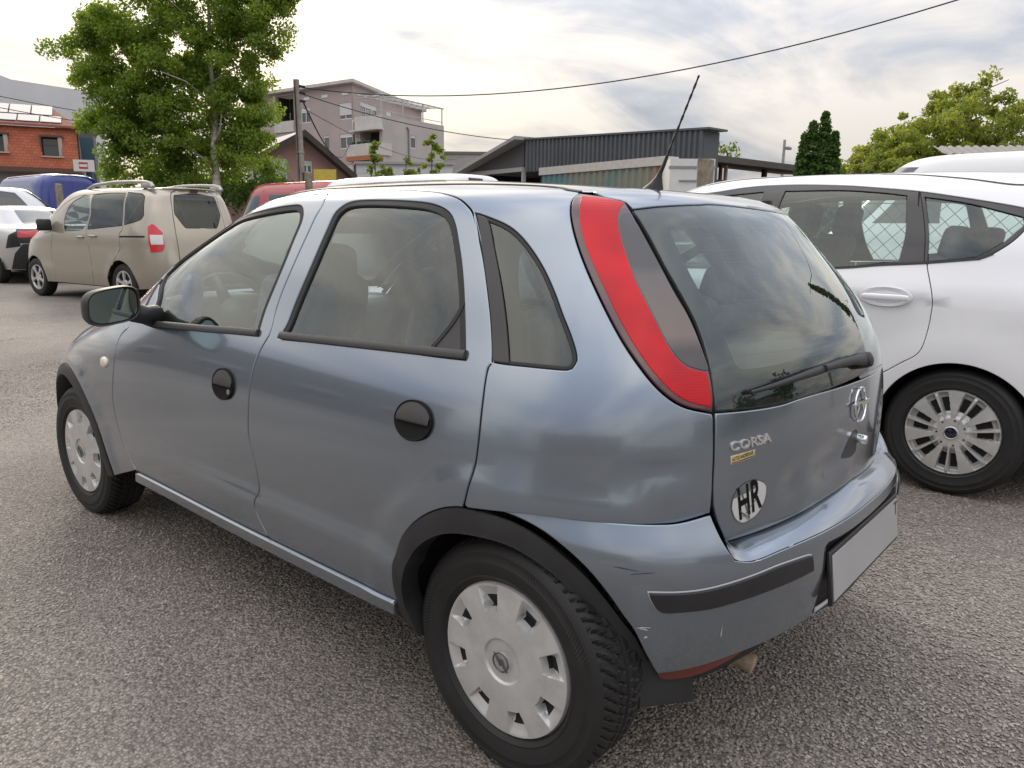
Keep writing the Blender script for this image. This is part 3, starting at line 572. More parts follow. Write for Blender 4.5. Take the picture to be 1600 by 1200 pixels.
VANK=[(0.26, 0.86, -0.84, 1.3, 3.5, 9.0, 3.0, 6.0, 2.3), (0.45, 0.895, -0.88, 1.3, 3.55, 9.0, 3.0, 6.0, 2.3), (0.7, 0.915, -0.88, 1.3, 3.55, 10.0, 3.0, 5.5, 2.3), (0.95, 0.915, -0.86, 1.3, 3.42, 10.0, 3.0, 5.0, 2.2), (1.1, 0.905, -0.84, 1.3, 3.05, 10.0, 3.0, 4.6, 2.1), (1.25, 0.875, -0.81, 1.3, 2.8, 10.0, 3.0, 4.6, 2.2), (1.42, 0.83, -0.77, 1.25, 2.5, 10.0, 3.1, 4.6, 2.3), (1.58, 0.785, -0.73, 1.2, 2.24, 9.0, 3.2, 4.4, 2.4), (1.7, 0.735, -0.7, 1.1, 2.02, 8.0, 3.2, 4.2, 2.5), (1.775, 0.655, -0.675, 1.05, 1.8, 7.5, 3.2, 4.0, 2.5), (1.815, 0.45, -0.56, 1.0, 1.5, 6.0, 3.0, 3.4, 2.5), (1.83, 0.02, 0.9, 0.98, 1.0, 2.5, 2.3, 2.5, 2.3)]
VANT={
 'win_f':[(0.0897,4.188),(0.1608,6.161),(0.1269,7.102),(0.0123,7.937),(-0.0586,8.445),(-0.1228,6.328),(-0.1175,4.97),(-0.07,4.311)],
 'win_m':[(-0.0662,8.603),(-0.3594,8.425),(-0.3784,4.85),(-0.1333,4.382),(-0.133,5.988)],
 'win_q':[(-0.3701,8.324),(-0.464,8.003),(-0.4846,7.588),(-0.4848,5.736),(-0.4635,5.342),(-0.385,4.886)],
 'lamp':[(-0.5105,4.77),(-0.5424,5.0),(-0.5991,4.219),(-0.6036,2.924),(-0.5828,2.572),(-0.5138,2.52),(-0.5113,3.436)],
 'lamp_w':[(-0.5203,3.945),(-0.6002,3.956),(-0.598,3.013),(-0.5221,3.008)],
 'gap1':[(-0.0464,8.702),(-0.1194,6.328),(-0.1256,4.483),(-0.1252,3.38),(-0.1359,2.317),(-0.1385,1.279),(-0.1222,0.0)],
 'gap2':[(-0.2585,9.97),(-0.3605,8.151),(-0.3786,4.793),(-0.3598,4.042),(-0.3556,2.863),(-0.3382,2.402),(-0.3031,1.824),(-0.2857,1.364)],
 'gap0':[(0.2405,5.522),(0.0936,4.014),(0.1991,3.255),(0.2025,2.191),(0.1971,1.069),(0.2104,0.0)],
 'rail_slot':[(-0.3576,3.694),(-0.4984,3.762)],
 'hand1':[(-0.0674,3.421)],
 'hand2':[(-0.1792,3.604)],
 'fuel':[(-0.4302,2.984)],
 'rgap':[(-0.495,9.933),(-0.5674,5.909),(-0.5703,4.113),(-0.5797,2.466),(-0.5748,1.575)],
 'rwin':[(-0.5211,9.353),(-0.5692,5.994),(-0.6986,4.762),(-0.8771,4.751)],
 'mirror':[(0.2689,4.664)],
 'rail0':[(0.3226,9.455)],
 'rail1':[(-0.4629,9.97)],
}

# ------------------------------------------------------------------ the silver-blue hatchback
def hero_disp(q, ys):
    x, y, z = q[..., 0], q[..., 1], q[..., 2]; side = sst(.55, .72, y); left = ys > 0
    d = .012*(1-sst(.415, .485, np.hypot(np.where(x < 0, x*.38, x), z-.29)))*side*sst(.30, .42, z) + .010*(1-sst(.39, .465, np.hypot(x-2.49, z-.29)))*side
    d = d + .011*(1-sst(.45, .486, z))*sst(.10, .40, x)*(1-sst(.95, 1.9, x))*side
    # knocks: the rear corner and the lower tailgate
    g = lambda cx, cy, cz, sx, sy, sz: np.exp(-((x-cx)/sx)**2-((ys-cy)/sy)**2-((z-cz)/sz)**2)
    d = d - .017*g(-.33, .66, .768, .07, .07, .026) + .006*g(-.33, .66, .735, .05, .06, .016) - .004*g(-.34, .64, .86, .05, .05, .07)
    d = d - .018*g(-.48, .17, .735, .3, .11, .05) + .004*g(-.48, .26, .70, .3, .05, .05) - .003*g(-.50, .10, .80, .3, .05, .03) - .008*g(-.47, .33, .715, .3, .04, .04) + .005*g(-.47, .05, .70, .3, .06, .03)
    return d
HT['sill_top'] = [(s, .845) for s, v in HT['sill_top']]; HT['sill_bot'] = [(s, .49) for s, v in HT['sill_bot']]
def bump_disp(q, ys):
    # the number plate sits in a hollow of the bumper
    return -.026*(1-sst(.265, .285, np.abs(ys)))*sst(.395, .42, q[..., 2])*(1-sst(.56, .58, q[..., 2]))*sst(-.30, -.40, q[..., 0])
HERO = Body(HK, hero_disp); BUMP = Body(HKB, bump_disp)
HP = paint('silver_blue_paint', (.228, .268, .315), .74, .20, coat=1.0, dust=.14)
def S(name, a=None, b=None, rev=False):
    r = HT[name][a:b]; return r[::-1] if rev else r
def build_hero():
    root = thing('hatchback', 'dusty silver-blue five-door hatchback seen from its rear left corner, nearest car in the lot', 'car')
    B = HERO; inner = lambda me_, n_, L, holes=(), off=-.032: None
    # --- loops
    gapb = S('gap_b'); gtop = S('gap_top'); itop = 8
    A_base = [(.4329, 5.0)]
    L_fd = outline(B, [S('gap_f')+[(.206, .85)], S('sill_top')[0:3], gapb[::-1], [(-.0427, 9.759)]+gtop[itop-1::-1], [gtop[0], (.42, 5.05), (.2891, 4.721)]])
    L_rd = outline(B, [gapb, S('sill_top')[2:], S('arch_out')[:9], gtop[::-1][:len(gtop)-itop]+[(-.0427, 9.759)]])
    W_f = outline(B, [S('fw_out')[0:4], S('fw_out')[3:10], S('fw_out')[9:12], S('fw_out')[11:19], S('fw_out')[18:]+[S('fw_out')[0]]], .01)
    W_r = outline(B, [S('rw_out')[:20], S('rw_out')[20:]+[S('rw_out')[0]]], .01)
    W_r = outline(B, [S('rw_out')[:21], S('rw_out')[20:]+[S('rw_out')[0]]], .01)
    doors = {}
    for nm, L, W in (('front_door', L_fd, W_f), ('rear_door', L_rd, W_r)):
        me = panel(nm, B, L, [W]); d = both(nm, me, HP, root); doors[nm] = d
        inn = panel('door_lining', B, inset(B, L, -.006), [inset(B, W, -.004)], off=-.035, gap=0, lip=.004, fill=.06, rim=False)
        both('door_lining', inn, CABIN, d[0], True, d[1])
        seal = panel('window_seal', B, inset(B, W, -.0015), [inset(B, W, .017, 2)], off=-.003, gap=.0, lip=.012, fill=.02)
        both('window_seal', seal, RUBBER, d[0], True, d[1])
        gl = panel('window_pane', B, inset(B, W, .012, 2), off=-.010, gap=0, lip=.003, fill=.05); both('window_pane', gl, PANE, d[0], True, d[1])
    fd, rd = doors['front_door'][0], doors['rear_door'][0]
    # waist mouldings, the rear door's fixed black corner, the front post bar
    prof = [(-.011, .001), (-.010, .008), (-.004, .0105), (.006, .010), (.011, .006), (.012, -.002)]
    for nm, path, d in (('rear_door', [(-.109, 5.40), (-.2078, 5.50), (-.2899, 5.59), (-.356, 5.66)], doors['rear_door']), ('front_door', [(.235, 5.02), (.15, 5.12), (.0623, 5.21), (-.064, 5.36)], doors['front_door'])):
        me = sweep('waist_moulding', B, path, prof, off=.0); link('waist_moulding', me, d[0], GREY_PL); link('waist_moulding', mirror_plain(me), d[1], GREY_PL)
    tri = outline(B, [[(-.3491, 6.95), (-.3535, 5.6)], [(-.3535, 5.62), (-.318, 5.60)], [(-.318, 5.60), (-.3491, 6.95)]], .01)
    both('window_corner', panel('window_corner', B, tri, off=-.0035, gap=0, lip=.008), GREY_PL, doors['rear_door'][0], True, doors['rear_door'][1])
    bar = sweep('window_bar', B, [(-.3505, 7.0), (-.343, 6.5), (-.331, 6.05), (-.3175, 5.6)], [(-.006, -.008), (-.005, .0), (.005, .0), (.006, -.008)], off=-.001)
    link('window_bar', bar, rd, RUBBER); link('window_bar', mirror_plain(bar), doors['rear_door'][1], RUBBER)
    bar = sweep('window_bar', B, [(.385, 6.45), (.345, 5.9), (.31, 5.4), (.272, 4.98)], [(-.012, -.008), (-.011, .001), (.011, .001), (.012, -.008)], off=0)
    link('window_bar', bar, fd, RUBBER); link('window_bar', mirror_plain(bar), doors['front_door'][1], RUBBER)
    # door handles: a dished round cup with a flap across it
    for (s0, v0), d, lock in ((HT['hand_r'][0], rd, False), (HT['hand_f'][0], fd, True)):
        def disc(r, k=40, e=1.0): return np.array([(r*math.cos(a), r*e*math.sin(a)) for a in np.linspace(0, 2*PI, k, endpoint=False)])
        P0 = B.P(np.array([s0]), np.array([v0]))[0]; n = B.N(np.array([s0]), np.array([v0]))[0]; ax = np.array([1., 0, 0]); ax -= n*(n@ax); ax /= np.linalg.norm(ax); up = np.cross(ax, n); up *= np.sign(up[2])
        rx, rz = .062, .049; rows = []
        for f, dep in ((1.0, -.006), (1.0, .002), (.965, .0042), (.93, .003), (.9, .0008), (.72, -.0012), (.4, -.0016), (.02, -.0016)):
            a = np.linspace(0, 2*PI, 48, endpoint=False); rows.append(P0+np.outer(np.cos(a)*rx*f, ax)+np.outer(np.sin(a)*rz*f, up)+n*(dep+.004))
        mb = MB(); mb.grid(np.array(rows), closed=True); h = mb.build('door_handle', mat('handle_black', (.012, .011, .011), .8, spec=.2), d, auto=35)
        # flap: upper half of the cup, bowed out
        G = []
        for j, t in enumerate(np.linspace(0, 1, 9)):
            row = []
            for u in np.linspace(-1, 1, 15):
                lim = math.sqrt(max(0, 1-(u*.93)**2)); zz = -.10+(lim*.9+.10)*t; row.append(P0+ax*u*.93*rx*.93+up*zz*rz+n*(.006+.007*math.sin(PI*min(1, .35+t*.65))*(1-u*u*.6)))
            G.append(row)
        G = np.array(G); lo = G[:1]-n*.012; mb = MB(); mb.grid(np.concatenate([lo, G], 0)); mb.build('handle_flap', GREY_PL, h, True)
        if lock:
            mb = MB(); c = P0-ax*.034-up*.020+n*.001; mb.tube([c-n*.02, c+n*.004, c+n*.0045], [.0085, .0085, .006], 16); mb.build('door_lock', STEEL, h, auto=40)
    # --- quarter panel with rail, fender, sill, roof, bonnet, screens
    lampL = outline(B, [S('lamp_out')[:13], [(-.5921, 4.833)]+S('lamp_out')[13:22], S('lamp_out')[21:]+[S('lamp_out')[0]]], .012)
    dit = [(-.5183, 9.521), (-.511, 9.716), (-.519, 10.0), (-.50, 10.25), (-.42, 10.46), (-.25, 10.52), (-.02, 10.46), (.16, 10.32), (.28, 10.05), (.355, 9.70), (.405, 9.35)]
    scr = [(.405, 9.35), (.43, 8.6), (.452, 7.9), (.467, 7.0), (.474, 6.1), (.476, 5.5)]
    L_q = outline(B, [gtop[::-1][:1]+gtop[::-1][1:12], gtop[::-1][11:20], gtop[::-1][19:], [gtop[0], (.445, 5.3), (.476, 5.5)], scr[::-1], dit[::-1], S('lamp_out')[:13], S('tg_left')[7:-1]+[(-.6028, 3.241)], S('bump_top')[::-1]])
    W_q = outline(B, [S('qg')[:11], S('qg')[10:17], S('qg')[16:]+[S('qg')[0]]], .01)
    qp = both('quarter_panel', panel('quarter_panel', B, L_q, [W_q]), HP, root)
    inn = panel('pillar_lining', B, inset(B, L_q, .01), [inset(B, W_q, .002)], off=-.045, gap=0, fill=.06, rim=False); both('pillar_lining', inn, CABIN, qp[0], True, qp[1])
    seal = panel('window_seal', B, inset(B, W_q, -.001), [inset(B, W_q, .009, 1)], off=-.002, gap=0, lip=.01, fill=.02); both('window_seal', seal, RUBBER, qp[0], True, qp[1])
    gl = panel('window_pane', B, inset(B, W_q, .006, 1), off=-.006, gap=0, lip=.003, fill=.05); both('window_pane', gl, PANE, qp[0], True, qp[1])
    frit_in = outline(B, [[(-.4045, 7.75), (-.4085, 7.86), (-.413, 7.75), (-.424, 7.0), (-.4315, 6.35), (-.437, 6.0), (-.4345, 5.86), (-.425, 5.83)], [(-.425, 5.83), (-.4085, 5.84), (-.405, 5.90)], [(-.405, 5.9), (-.4015, 6.6), (-.4005, 7.3), (-.4045, 7.75)]], .01)
    fr = panel('pane_frit', B, inset(B, W_q, .006, 1), [frit_in], off=-.0115, gap=0, fill=.05, rim=False); both('pane_frit', fr, PANE_D if False else DARK, qp[0], True, qp[1])
    post = outline(B, [[(-.3605, 8.62), (-.3672, 7.563), (-.3718, 6.942), (-.3761, 6.343), (-.3797, 5.61)], [(-.3797, 5.61), (-.394, 5.60)], [(-.394, 5.60), (-.3895, 6.35), (-.3845, 7.1), (-.3785, 7.9), (-.373, 8.50), (-.3605, 8.62)]], .01)
    both('window_post', panel('window_post', B, post, off=.0012, gap=0, lip=.006), GREY_PL, qp[0], True, qp[1])
    sill = outline(B, [S('sill_top'), S('sill_top')[-1:]+S('sill_bot')[-1:], S('sill_bot')[::-1], S('sill_bot')[:1]+S('sill_top')[:1]])
    both('sill', panel('sill', B, sill, off=.013, lip=.03), HP, root)
    # front wheel arch in (x, z) rings about the axle
    ang = np.radians(np.linspace(-28, 200, 34)); aro = [B.at(2.491+.392*math.cos(PI-a), .285+.387*math.sin(a), (.33, 2.5)) for a in np.radians(np.linspace(-3, 184, 30))]
    ari = [B.at(2.491+.350*math.cos(PI-a), .285+.345*math.sin(a), (.33, 2.2)) for a in np.radians(np.linspace(-4, 186, 30))]
    L_ff = outline(B, [S('gap_f')+[(.206, .85)], aro, [aro[-1], (.60, .9), (.62, 2.2), (.64, 3.6)], [(.64, 3.6), (.60, 4.3), (.50, 4.62), (.40, 4.80), (.33, 4.86), (.289, 4.721)]])
    both('front_fender', panel('front_fender', B, L_ff), HP, root)
    L_bon = [(.34, 4.94), (.40, 4.88), (.50, 4.70), (.60, 4.40), (.68, 4.0)]
    bl = [(.68, 4.0), (.8, 3.75), (1.0, 3.7)]; br = [(1.0, 5.42), (.8, 5.40), (.6, 5.32), (.48, 5.2), (.40, 5.06), (.34, 4.94)]
    full = lambda p: p+[(2-s, v) for s, v in p[::-1]][1:] if abs(p[-1][0]-1) < 1e-6 else p
    bonnet = outline(B, [L_bon, full(bl), [(2-s, v) for s, v in L_bon[::-1]], [(2-s, v) for s, v in br[::-1]][:-1]+br], .02)
    link('bonnet', panel('bonnet', B, bonnet, fill=.04), root, HP)
    nose = outline(B, [[(.62, .3), (.63, 2.2), (.65, 3.6), (.68, 3.95)], full([(.68, 3.95), (.8, 3.70), (1.0, 3.65)]), [(2-.68, 3.95), (2-.65, 3.6), (2-.63, 2.2), (2-.62, .3)], [(1.38, .3), (1.0, .3), (.62, .3)]], .03)
    link('front_bumper', panel('front_bumper', B, nose, fill=.05), root, HP)
    ws_top = [(.405, 9.35), (.55, 9.42), (.75, 9.5), (1.0, 9.52)]; ws_bot = [(1.0, 5.5), (.75, 5.48), (.55, 5.46), (.476, 5.5)]
    ws = outline(B, [scr, [(.476, 5.5), (.55, 5.46), (.75, 5.48), (1.0, 5.5)]+[(2-s, v) for s, v in ws_bot[1:]], [(2-s, v) for s, v in scr[::-1]], [(2-s, v) for s, v in ws_top]+ws_top[::-1][1:]], .02)
    link('windscreen', panel('windscreen', B, ws, off=-.004, gap=.001, fill=.05), root, PANE)
    link('windscreen_frit', panel('windscreen_frit', B, ws, [inset(B, ws, .05, 3)], off=-.009, gap=.001, fill=.05, rim=False), root, DARK)
    # roof skin: rings from its edge to the crown
    rg = [(-.5183, 9.521), (-.5364, 9.49), (-.593, 9.72), (-.70, 9.98), (-.83, 10.13), (-1.0, 10.17)]
    half = [ws_top[::-1], dit[::-1], rg]
    hl = np.vstack([resample(B, crom(h), .02)[(0 if i == 0 else 1):] for i, h in enumerate(half)])
    Vr, Nr, Fr = [], [], []; K = 22; m = len(hl)
    for sg in (1, -1):
        k0 = len(Vr)
        for j in range(K+1):
            t = j/K; t = 1-(1-t)**1.0; vv = hl[:, 1]+(11.999-hl[:, 1])*t; P = B.P(hl[:, 0], vv); N = B.N(hl[:, 0], np.minimum(vv, 11.9))
            if j == K: P = P*0+np.array([.99, 0, B.P(np.array([0.]), np.array([12.]))[0, 2]]); N = N*0+[0, 0, 1]
            Vr += list(P*[1, sg, 1]); Nr += list(N*[1, sg, 1])
        for j in range(K):
            for i in range(m-1):
                f = (k0+j*m+i, k0+(j+1)*m+i, k0+(j+1)*m+i+1, k0+j*m+i+1); Fr.append(f[::-1] if sg > 0 else f)
    me = bpy.data.meshes.new('roof'); me.from_pydata([tuple(map(float, v)) for v in Vr], [], Fr); me.shade_smooth(); me.update(); me.normals_split_custom_set_from_vertices([tuple(map(float, x)) for x in Nr])
    rf = link('roof', me, root, HP)
    hd = mesh('headliner', np.array(Vr)*[1, .97, 1]-[0, 0, .035], Fr, True); link('headliner', hd, rf, CABIN_L)
    for p, w in ((dit, .0085),):
        me = sweep('roof_ditch_strip', B, p, [(-w, -.004), (-w*.8, .0012), (0, .0002), (w*.8, .0012), (w, -.004)], off=.0006); link('roof_ditch_strip', me, rf, BLACK_PL); link('roof_ditch_strip', mirror_plain(me), rf, BLACK_PL)
    # --- tailgate: painted header, glass, painted skin
    tl = S('tg_left'); head_b = [(-.567, 8.758), (-.6351, 8.874), (-.746, 8.964), (-.87, 8.99), (-1.0, 9.0)]
    mir = lambda p: [(-2-s, v) for s, v in p[::-1]]
    tg = link('tailgate', None, root) if False else None
    skin = outline(B, [[(-.5948, 4.842), (-.6005, 4.025), (-.6029, 3.547), (-.609, 3.2), (-.6274, 2.778)], S('tg_bot')[:5]+[(-1.0, 3.03)]+mir(S('tg_bot')[:5]), mir([(-.5948, 4.842), (-.6005, 4.025), (-.6029, 3.547), (-.609, 3.2), (-.6274, 2.778)]), mir([(-.5948, 4.842), (-.70, 4.858), (-.85, 4.952), (-1.0, 4.995)])+[(-.85, 4.952), (-.70, 4.858), (-.5948, 4.842)]])
    tg = link('tailgate', panel('tailgate', B, skin, fill=.018), root, HP)
    head = outline(B, [rg[1:], mir(rg[1:])[1:], [(-2+.5644, 8.985), (-2+.567, 8.758)] if True else [], mir(head_b)+head_b[::-1][1:], [(-.567, 8.758), (-.5644, 8.985), (-.5391, 9.158), (-.5364, 9.48)]], .014)
    link('tailgate_header', panel('tailgate_header', B, head, off=.003), tg, HP)
    gb = [(-.5948, 4.842), (-.70, 4.858), (-.85, 4.952), (-1.0, 4.995)]
    gside = tl[:8]
    sl = sweep('lamp_gap_backing', B, [(-.5648, 9.0)]+tl[:8]+[(-.60, 4.2), (-.605, 3.3)], [(-.016, 0), (.016, 0)], off=-.013); link('lamp_gap_backing', sl, root, RUBBER); link('lamp_gap_backing', mirror_plain(sl), root, RUBBER)  # black backing strip added behind the lamp gap to stop light leaking through
    gl_loop = outline(B, [gside, gb+mir(gb)[1:], mir(gside), mir(head_b)[0:]+head_b[::-1][1:]], .014)
    gg = link('rear_window', panel('rear_window', B, gl_loop, off=.001, gap=.002, lip=.01, fill=.035), tg, PANE)
    cl = S('gl_clear_l')[:8]; clb = [(-.6445, 5.659), (-.6937, 5.683), (-.8108, 5.75), (-1.0, 5.80)]; clt = [(-1.0, 8.66), (-.7447, 8.639), (-.66, 8.60), (-.6429, 8.556), (-.6202, 8.48)]
    clear = outline(B, [cl, clb+mir(clb)[1:], mir(cl), mir(clt)[0:1] + mir(clt)[1:]+clt[1:]], .014)
    link('window_frit', panel('window_frit', B, gl_loop, [clear], off=-.0045, gap=.003, fill=.04, rim=False), gg, mat('window_frit_black', (.012, .013, .015), .35))
    mb = MB()
    for v in np.linspace(5.95, 8.4, 11):
        s = np.linspace(-.66, -1.34, 40); P = B.P(s, np.full(40, v))-B.N(s, np.full(40, v))*.0035; mb.tube(P, .0007, 4, caps=False)
    mb.build('heater_wires', mat('heater_wire', (.10, .07, .05), .6), gg)
    inn = panel('tailgate_lining', B, inset(B, skin, .03), off=-.05, gap=0, fill=.07, rim=False); link('tailgate_lining', inn, tg, CABIN)
    # tail lamps: smoked surround, red band, clear reversing and turn section
    for side in (1, -1):
        sub = root
        me = panel('tail_lamp', B, lampL, off=.003, gap=.0015, lip=.02); 
        o = link('tail_lamp', me if side > 0 else mirrored(me), root, RED_DARK)
        red = outline(B, [S('red')[:12], [S('red')[11], S('red')[12]], S('red')[12:25], S('red')[24:]+[S('red')[0]]], .012)
        me = panel('red_lens', B, red, off=.0048, gap=0, lip=.003); link('red_lens', me if side > 0 else mirrored(me), o, red_lens_mat())
        clr = outline(B, [S('red')[12:23]+[(-.5480, 8.70)], [(-.548, 8.70), (-.5605, 8.66)], S('lamp_out')[19:13:-1][0:], [(-.5869, 5.667), (-.5839, 5.628)]], .012)
        me = panel('clear_lens', B, clr, off=.0042, gap=.001, lip=.003); link('clear_lens', me if side > 0 else mirrored(me), o, clear_lens_mat())
    # --- rear bumper
    bb = S('bump_bot'); bot = [(-.5333, .839), (-.5607, .929), (-.6223, 1.179), (-.66, 1.29), (-.7305, 1.437), (-.80, 1.52), (-1.0, 1.60)]
    shelf = [(-.6108, 3.723), (-.6365, 3.606), (-.685, 3.741), (-.7454, 3.823), (-.8292, 3.856), (-.9037, 3.853), (-1.0, 3.86)]
    cor = [HT['bump_top_b'][-1], (-.599, 4.5), (-.6035, 4.1), (-.6108, 3.723)]
    topb = S('bump_top_b'); archb = S('arch_out_b')[8:]
    bl = outline(BUMP, [topb, cor, shelf+mir(shelf)[1:], mir(cor), mir(topb), mir(archb)[::1], mir(bot)[::-1][::-1] if False else mir(archb)[-1:] + [], ] if False else [topb, cor, shelf+mir(shelf)[1:], mir(cor), mir(topb), [(-2-s, v) for s, v in archb], [(-2-s, v) for s, v in bot]+bot[::-1][1:], archb[::-1]])
    bp = link('rear_bumper', panel('rear_bumper', BUMP, bl, lip=.03, fill=.016), root, HP)
    # ledge between bumper edge and tailgate foot
    inn_ = resample(B, crom([(-.609, 3.2), (-.6274, 2.80)]+S('tg_bot')[1:5]+[(-1.0, 3.03)]), .012); 
    k = len(inn_); out_ = resample(BUMP, crom(cor[2:3]+shelf), .012); t = np.linspace(0, 1, 90)
    def along(Bd, sv):
        P = Bd.P(sv[:, 0], sv[:, 1]); N = Bd.N(sv[:, 0], sv[:, 1]); L = np.r_[0, np.cumsum(np.linalg.norm(np.diff(P, axis=0), axis=1))]; L /= L[-1]
        f = lambda Q: np.stack([np.interp(t, L, Q[:, i]) for i in range(3)], -1); return f(P), f(N)
    Pi, Ni = along(B, inn_); Po, No = along(BUMP, out_); rows = []
    for w in np.linspace(0, 1, 12):
        q = (1-w); a = Pi-Ni*.012; rows.append(Po*(1-w)+a*w+(np.array([0, 0, .0065])[None]*math.sin(PI*min(1, w*1.15)) if w < .87 else 0))
    rows[0] = Po-No*.0012+Ni*0; G = np.array(rows)
    mb = MB(); mb.grid(G); mb.grid(G[:, ::-1]*[1, -1, 1]); mb.build('bumper_ledge', HP, bp, True)
    # black rub strip, number plate and its recess, red foot reflector, scuffs
    rub = outline(BUMP, [S('rub')+[S('rub')[0]]], .008)
    me = panel('rub_strip', BUMP, rub, off=.007, gap=.0, lip=.012); both('rub_strip', me, BLACK_PL, bp)
    edge = panel('rub_strip_edge', BUMP, inset(BUMP, rub, -.0035), [inset(BUMP, rub, .004)], off=.0015, gap=0, lip=.004); both('rub_strip_edge', edge, mat('pale_edge', (.5, .5, .52), .35, .3), bp)
    rec = outline(BUMP, [[BUMP.at(.284, .405, (-.82, 2), (1, 2)), BUMP.at(.284, .572, (-.82, 3), (1, 2))], [BUMP.at(.284, .572, (-.82, 3), (1, 2)), BUMP.at(.15, .574, (-.9, 3), (1, 2)), (-1.0, 3.25)]+mir([BUMP.at(.284, .572, (-.82, 3), (1, 2)), BUMP.at(.15, .574, (-.9, 3), (1, 2)), (-1.0, 3.25)])[1:], mir([BUMP.at(.284, .405, (-.82, 2), (1, 2)), BUMP.at(.284, .572, (-.82, 3), (1, 2))]), [(-2-s, v) for s, v in [BUMP.at(.284, .405, (-.82, 2), (1, 2))]]+[(-1.0, 1.62)]+[BUMP.at(.284, .405, (-.82, 2), (1, 2))]], .014)
    link('plate_recess', panel('plate_recess', BUMP, rec, off=.0018, gap=0, lip=.006), bp, BLACK_PL)
    PR = Matrix.Rotation(math.radians(7), 3, 'Y'); mb = MB(); pc = Vector((-.556, 0, .492)); mb.box(pc+PR@Vector((.006, 0, 0)), (.010, .540, .130), rot=PR, bev=.003)
    pl = mb.build('plate_holder', BLACK_PL, bp, auto=40)
    mb = MB(); mb.box(pc, (.003, .520, .110), rot=PR, bev=.001); mb.build('number_plate', mat('plate_white', (.38, .38, .38), .4, var=.06, vscale=5), pl, auto=40)
    V, F = text_shape('T', 1, .02); V = np.array(V); V[:, :2] /= V[:, :2].max(0)
    mb = MB(); mb.add([pc+PR@Vector((-.0018-.0006*v[2]/.02, -.233-.030*v[0]*.8, .012+.036*v[1])) for v in V], F); mb.build('plate_letter', mat('plate_black', (.02, .02, .02), .5), pl)
    me = panel('foot_reflector', BUMP, outline(BUMP, [bot[:4]+[(-.655, 1.28)], [(-.655, 1.28), (-.6223, .95), (-.58, .62), (-.545, .55), (-.5333, .80)]], .01), off=-.006, gap=.001, lip=.015); both('foot_reflector', me, mat('dull_red_lens', (.16, .02, .018), .3, coat=.6), bp)
    dk = [(-.545, .80), (-.5607, .90), (-.6223, 1.15), (-.66, 1.27), (-.7305, 1.42), (-.80, 1.50), (-1.0, 1.58)]; dlo = [(-.540, .1), (-.60, .25), (-.68, .85), (-.80, 1.25), (-1.0, 1.35)]
    val = outline(BUMP, [dk+mir(dk)[1:], [(-2+.545, .80), (-2+.540, .1)], mir(dlo)+dlo[::-1][1:], [(-.540, .1), (-.545, .80)]], .02)
    link('rear_valance', panel('rear_valance', BUMP, val, off=-.022, gap=0, lip=.01), bp, BLACK_PL)
    for i, (q, w, h, a, mm) in enumerate((((-.5055, 2.03), .030, .0035, .1, 'scratch_white'), ((-.509, 1.99), .018, .003, -.2, 'scratch_white'), ((-.5135, 1.80), .008, .006, .3, 'scratch_white'), ((-.482, 3.48), .055, .0022, -.12, 'scratch_dark'), ((-.497, 3.38), .05, .0018, .12, 'scratch_dark'), ((-.60, 1.72), .002, .032, .5, 'scratch_white'), ((-.636, 3.56), .02, .003, .1, 'scratch_white'), ((-.70, 3.76), .014, .003, .3, 'scratch_white'))):
        m_ = mat('scratch_white', (.72, .72, .72), .6) if mm == 'scratch_white' else mat('scratch_dark', (.03, .03, .04), .6)
        pts = []
        for k in range(10):
            t = k/9; pts.append((t*w, (.5+.5*math.sin(k*2.1+i))*h*.35+t*a*w, h*(.25+.75*math.sin(PI*t))*(.6+.4*math.sin(k*3.7+i)**2)))
        V = np.array([(x, y, 0) for x, y, e in pts]+[(x, y+e, 0) for x, y, e in pts]); sh = V[:, :2].min(0); V[:, :2] -= sh; mx = V[:, :2].max(0); V2 = V.copy(); F = [(k, k+1, k+11, k+10) for k in range(9)]
        P, F = letter_on(BUMP, V2, F, q, (-.8, -.6, 0), mx[0], mx[1], lift=.0007); link('paint_scuff', mesh('paint_scuff', P, F), bp, m_)
    # --- arch trims
    prof_l = lambda Bd, o, i_: None
    for Bd, oseg, iseg in ((B, S('arch_out'), S('arch_in')),):
        o_ = resample(B, crom(oseg), .012); i_ = resample(B, crom([(-.322, .15)]+S('arch_in')[1:-2]+[(-.527, .35), (-.532, 0.)]), .012)
    tA = np.linspace(0, 1, 90)
    def rs(Bd, sv):
        P = Bd.P(sv[:, 0], sv[:, 1]); N = Bd.N(sv[:, 0], sv[:, 1]); L = np.r_[0, np.cumsum(np.linalg.norm(np.diff(P, axis=0), axis=1))]; L /= L[-1]; f = lambda Q: np.stack([np.interp(tA, L, Q[:, k]) for k in range(3)], -1); return f(P), f(N)
    def trim(o_, i_, lip=.05, up=.005):
        Po, No = rs(B, o_); Pi, Ni = rs(B, i_); rows = [Po-No*.004, Po+No*.0035]
        for w in (.12, .3, .5, .7, .86, .96): rows.append(Po*(1-w)+Pi*w+No*(.0035+up*math.sin(PI/2*min(1, w*1.3))))
        e = Pi+Ni*(up+.004); rows += [e, Pi+Ni*(up-.008)+(Pi-Po)*.05, Pi-Ni*lip+(Pi-Po)*.10]
        return np.array(rows)
    i2 = resample(B, crom([(-.322, .15)]+S('arch_in')[1:-2]+[(-.527, .35), (-.532, 0.)]), .012); o2 = resample(B, crom([(-.2995, .62)]+S('arch_out')), .012)
    G = trim(o2, i2); mb = MB(); mb.grid(G[:, ::-1]); a_ = mb.build('arch_trim', BLACK_PL, root, auto=45); link('arch_trim', mirror_plain(a_.data), root, BLACK_PL)
    G = trim(np.array(aro), np.array(ari)); mb = MB(); mb.grid(G); a_ = mb.build('arch_trim', BLACK_PL, root, auto=45); link('arch_trim', mirror_plain(a_.data), root, BLACK_PL)
    # wheel wells and floor
    mb = MB()
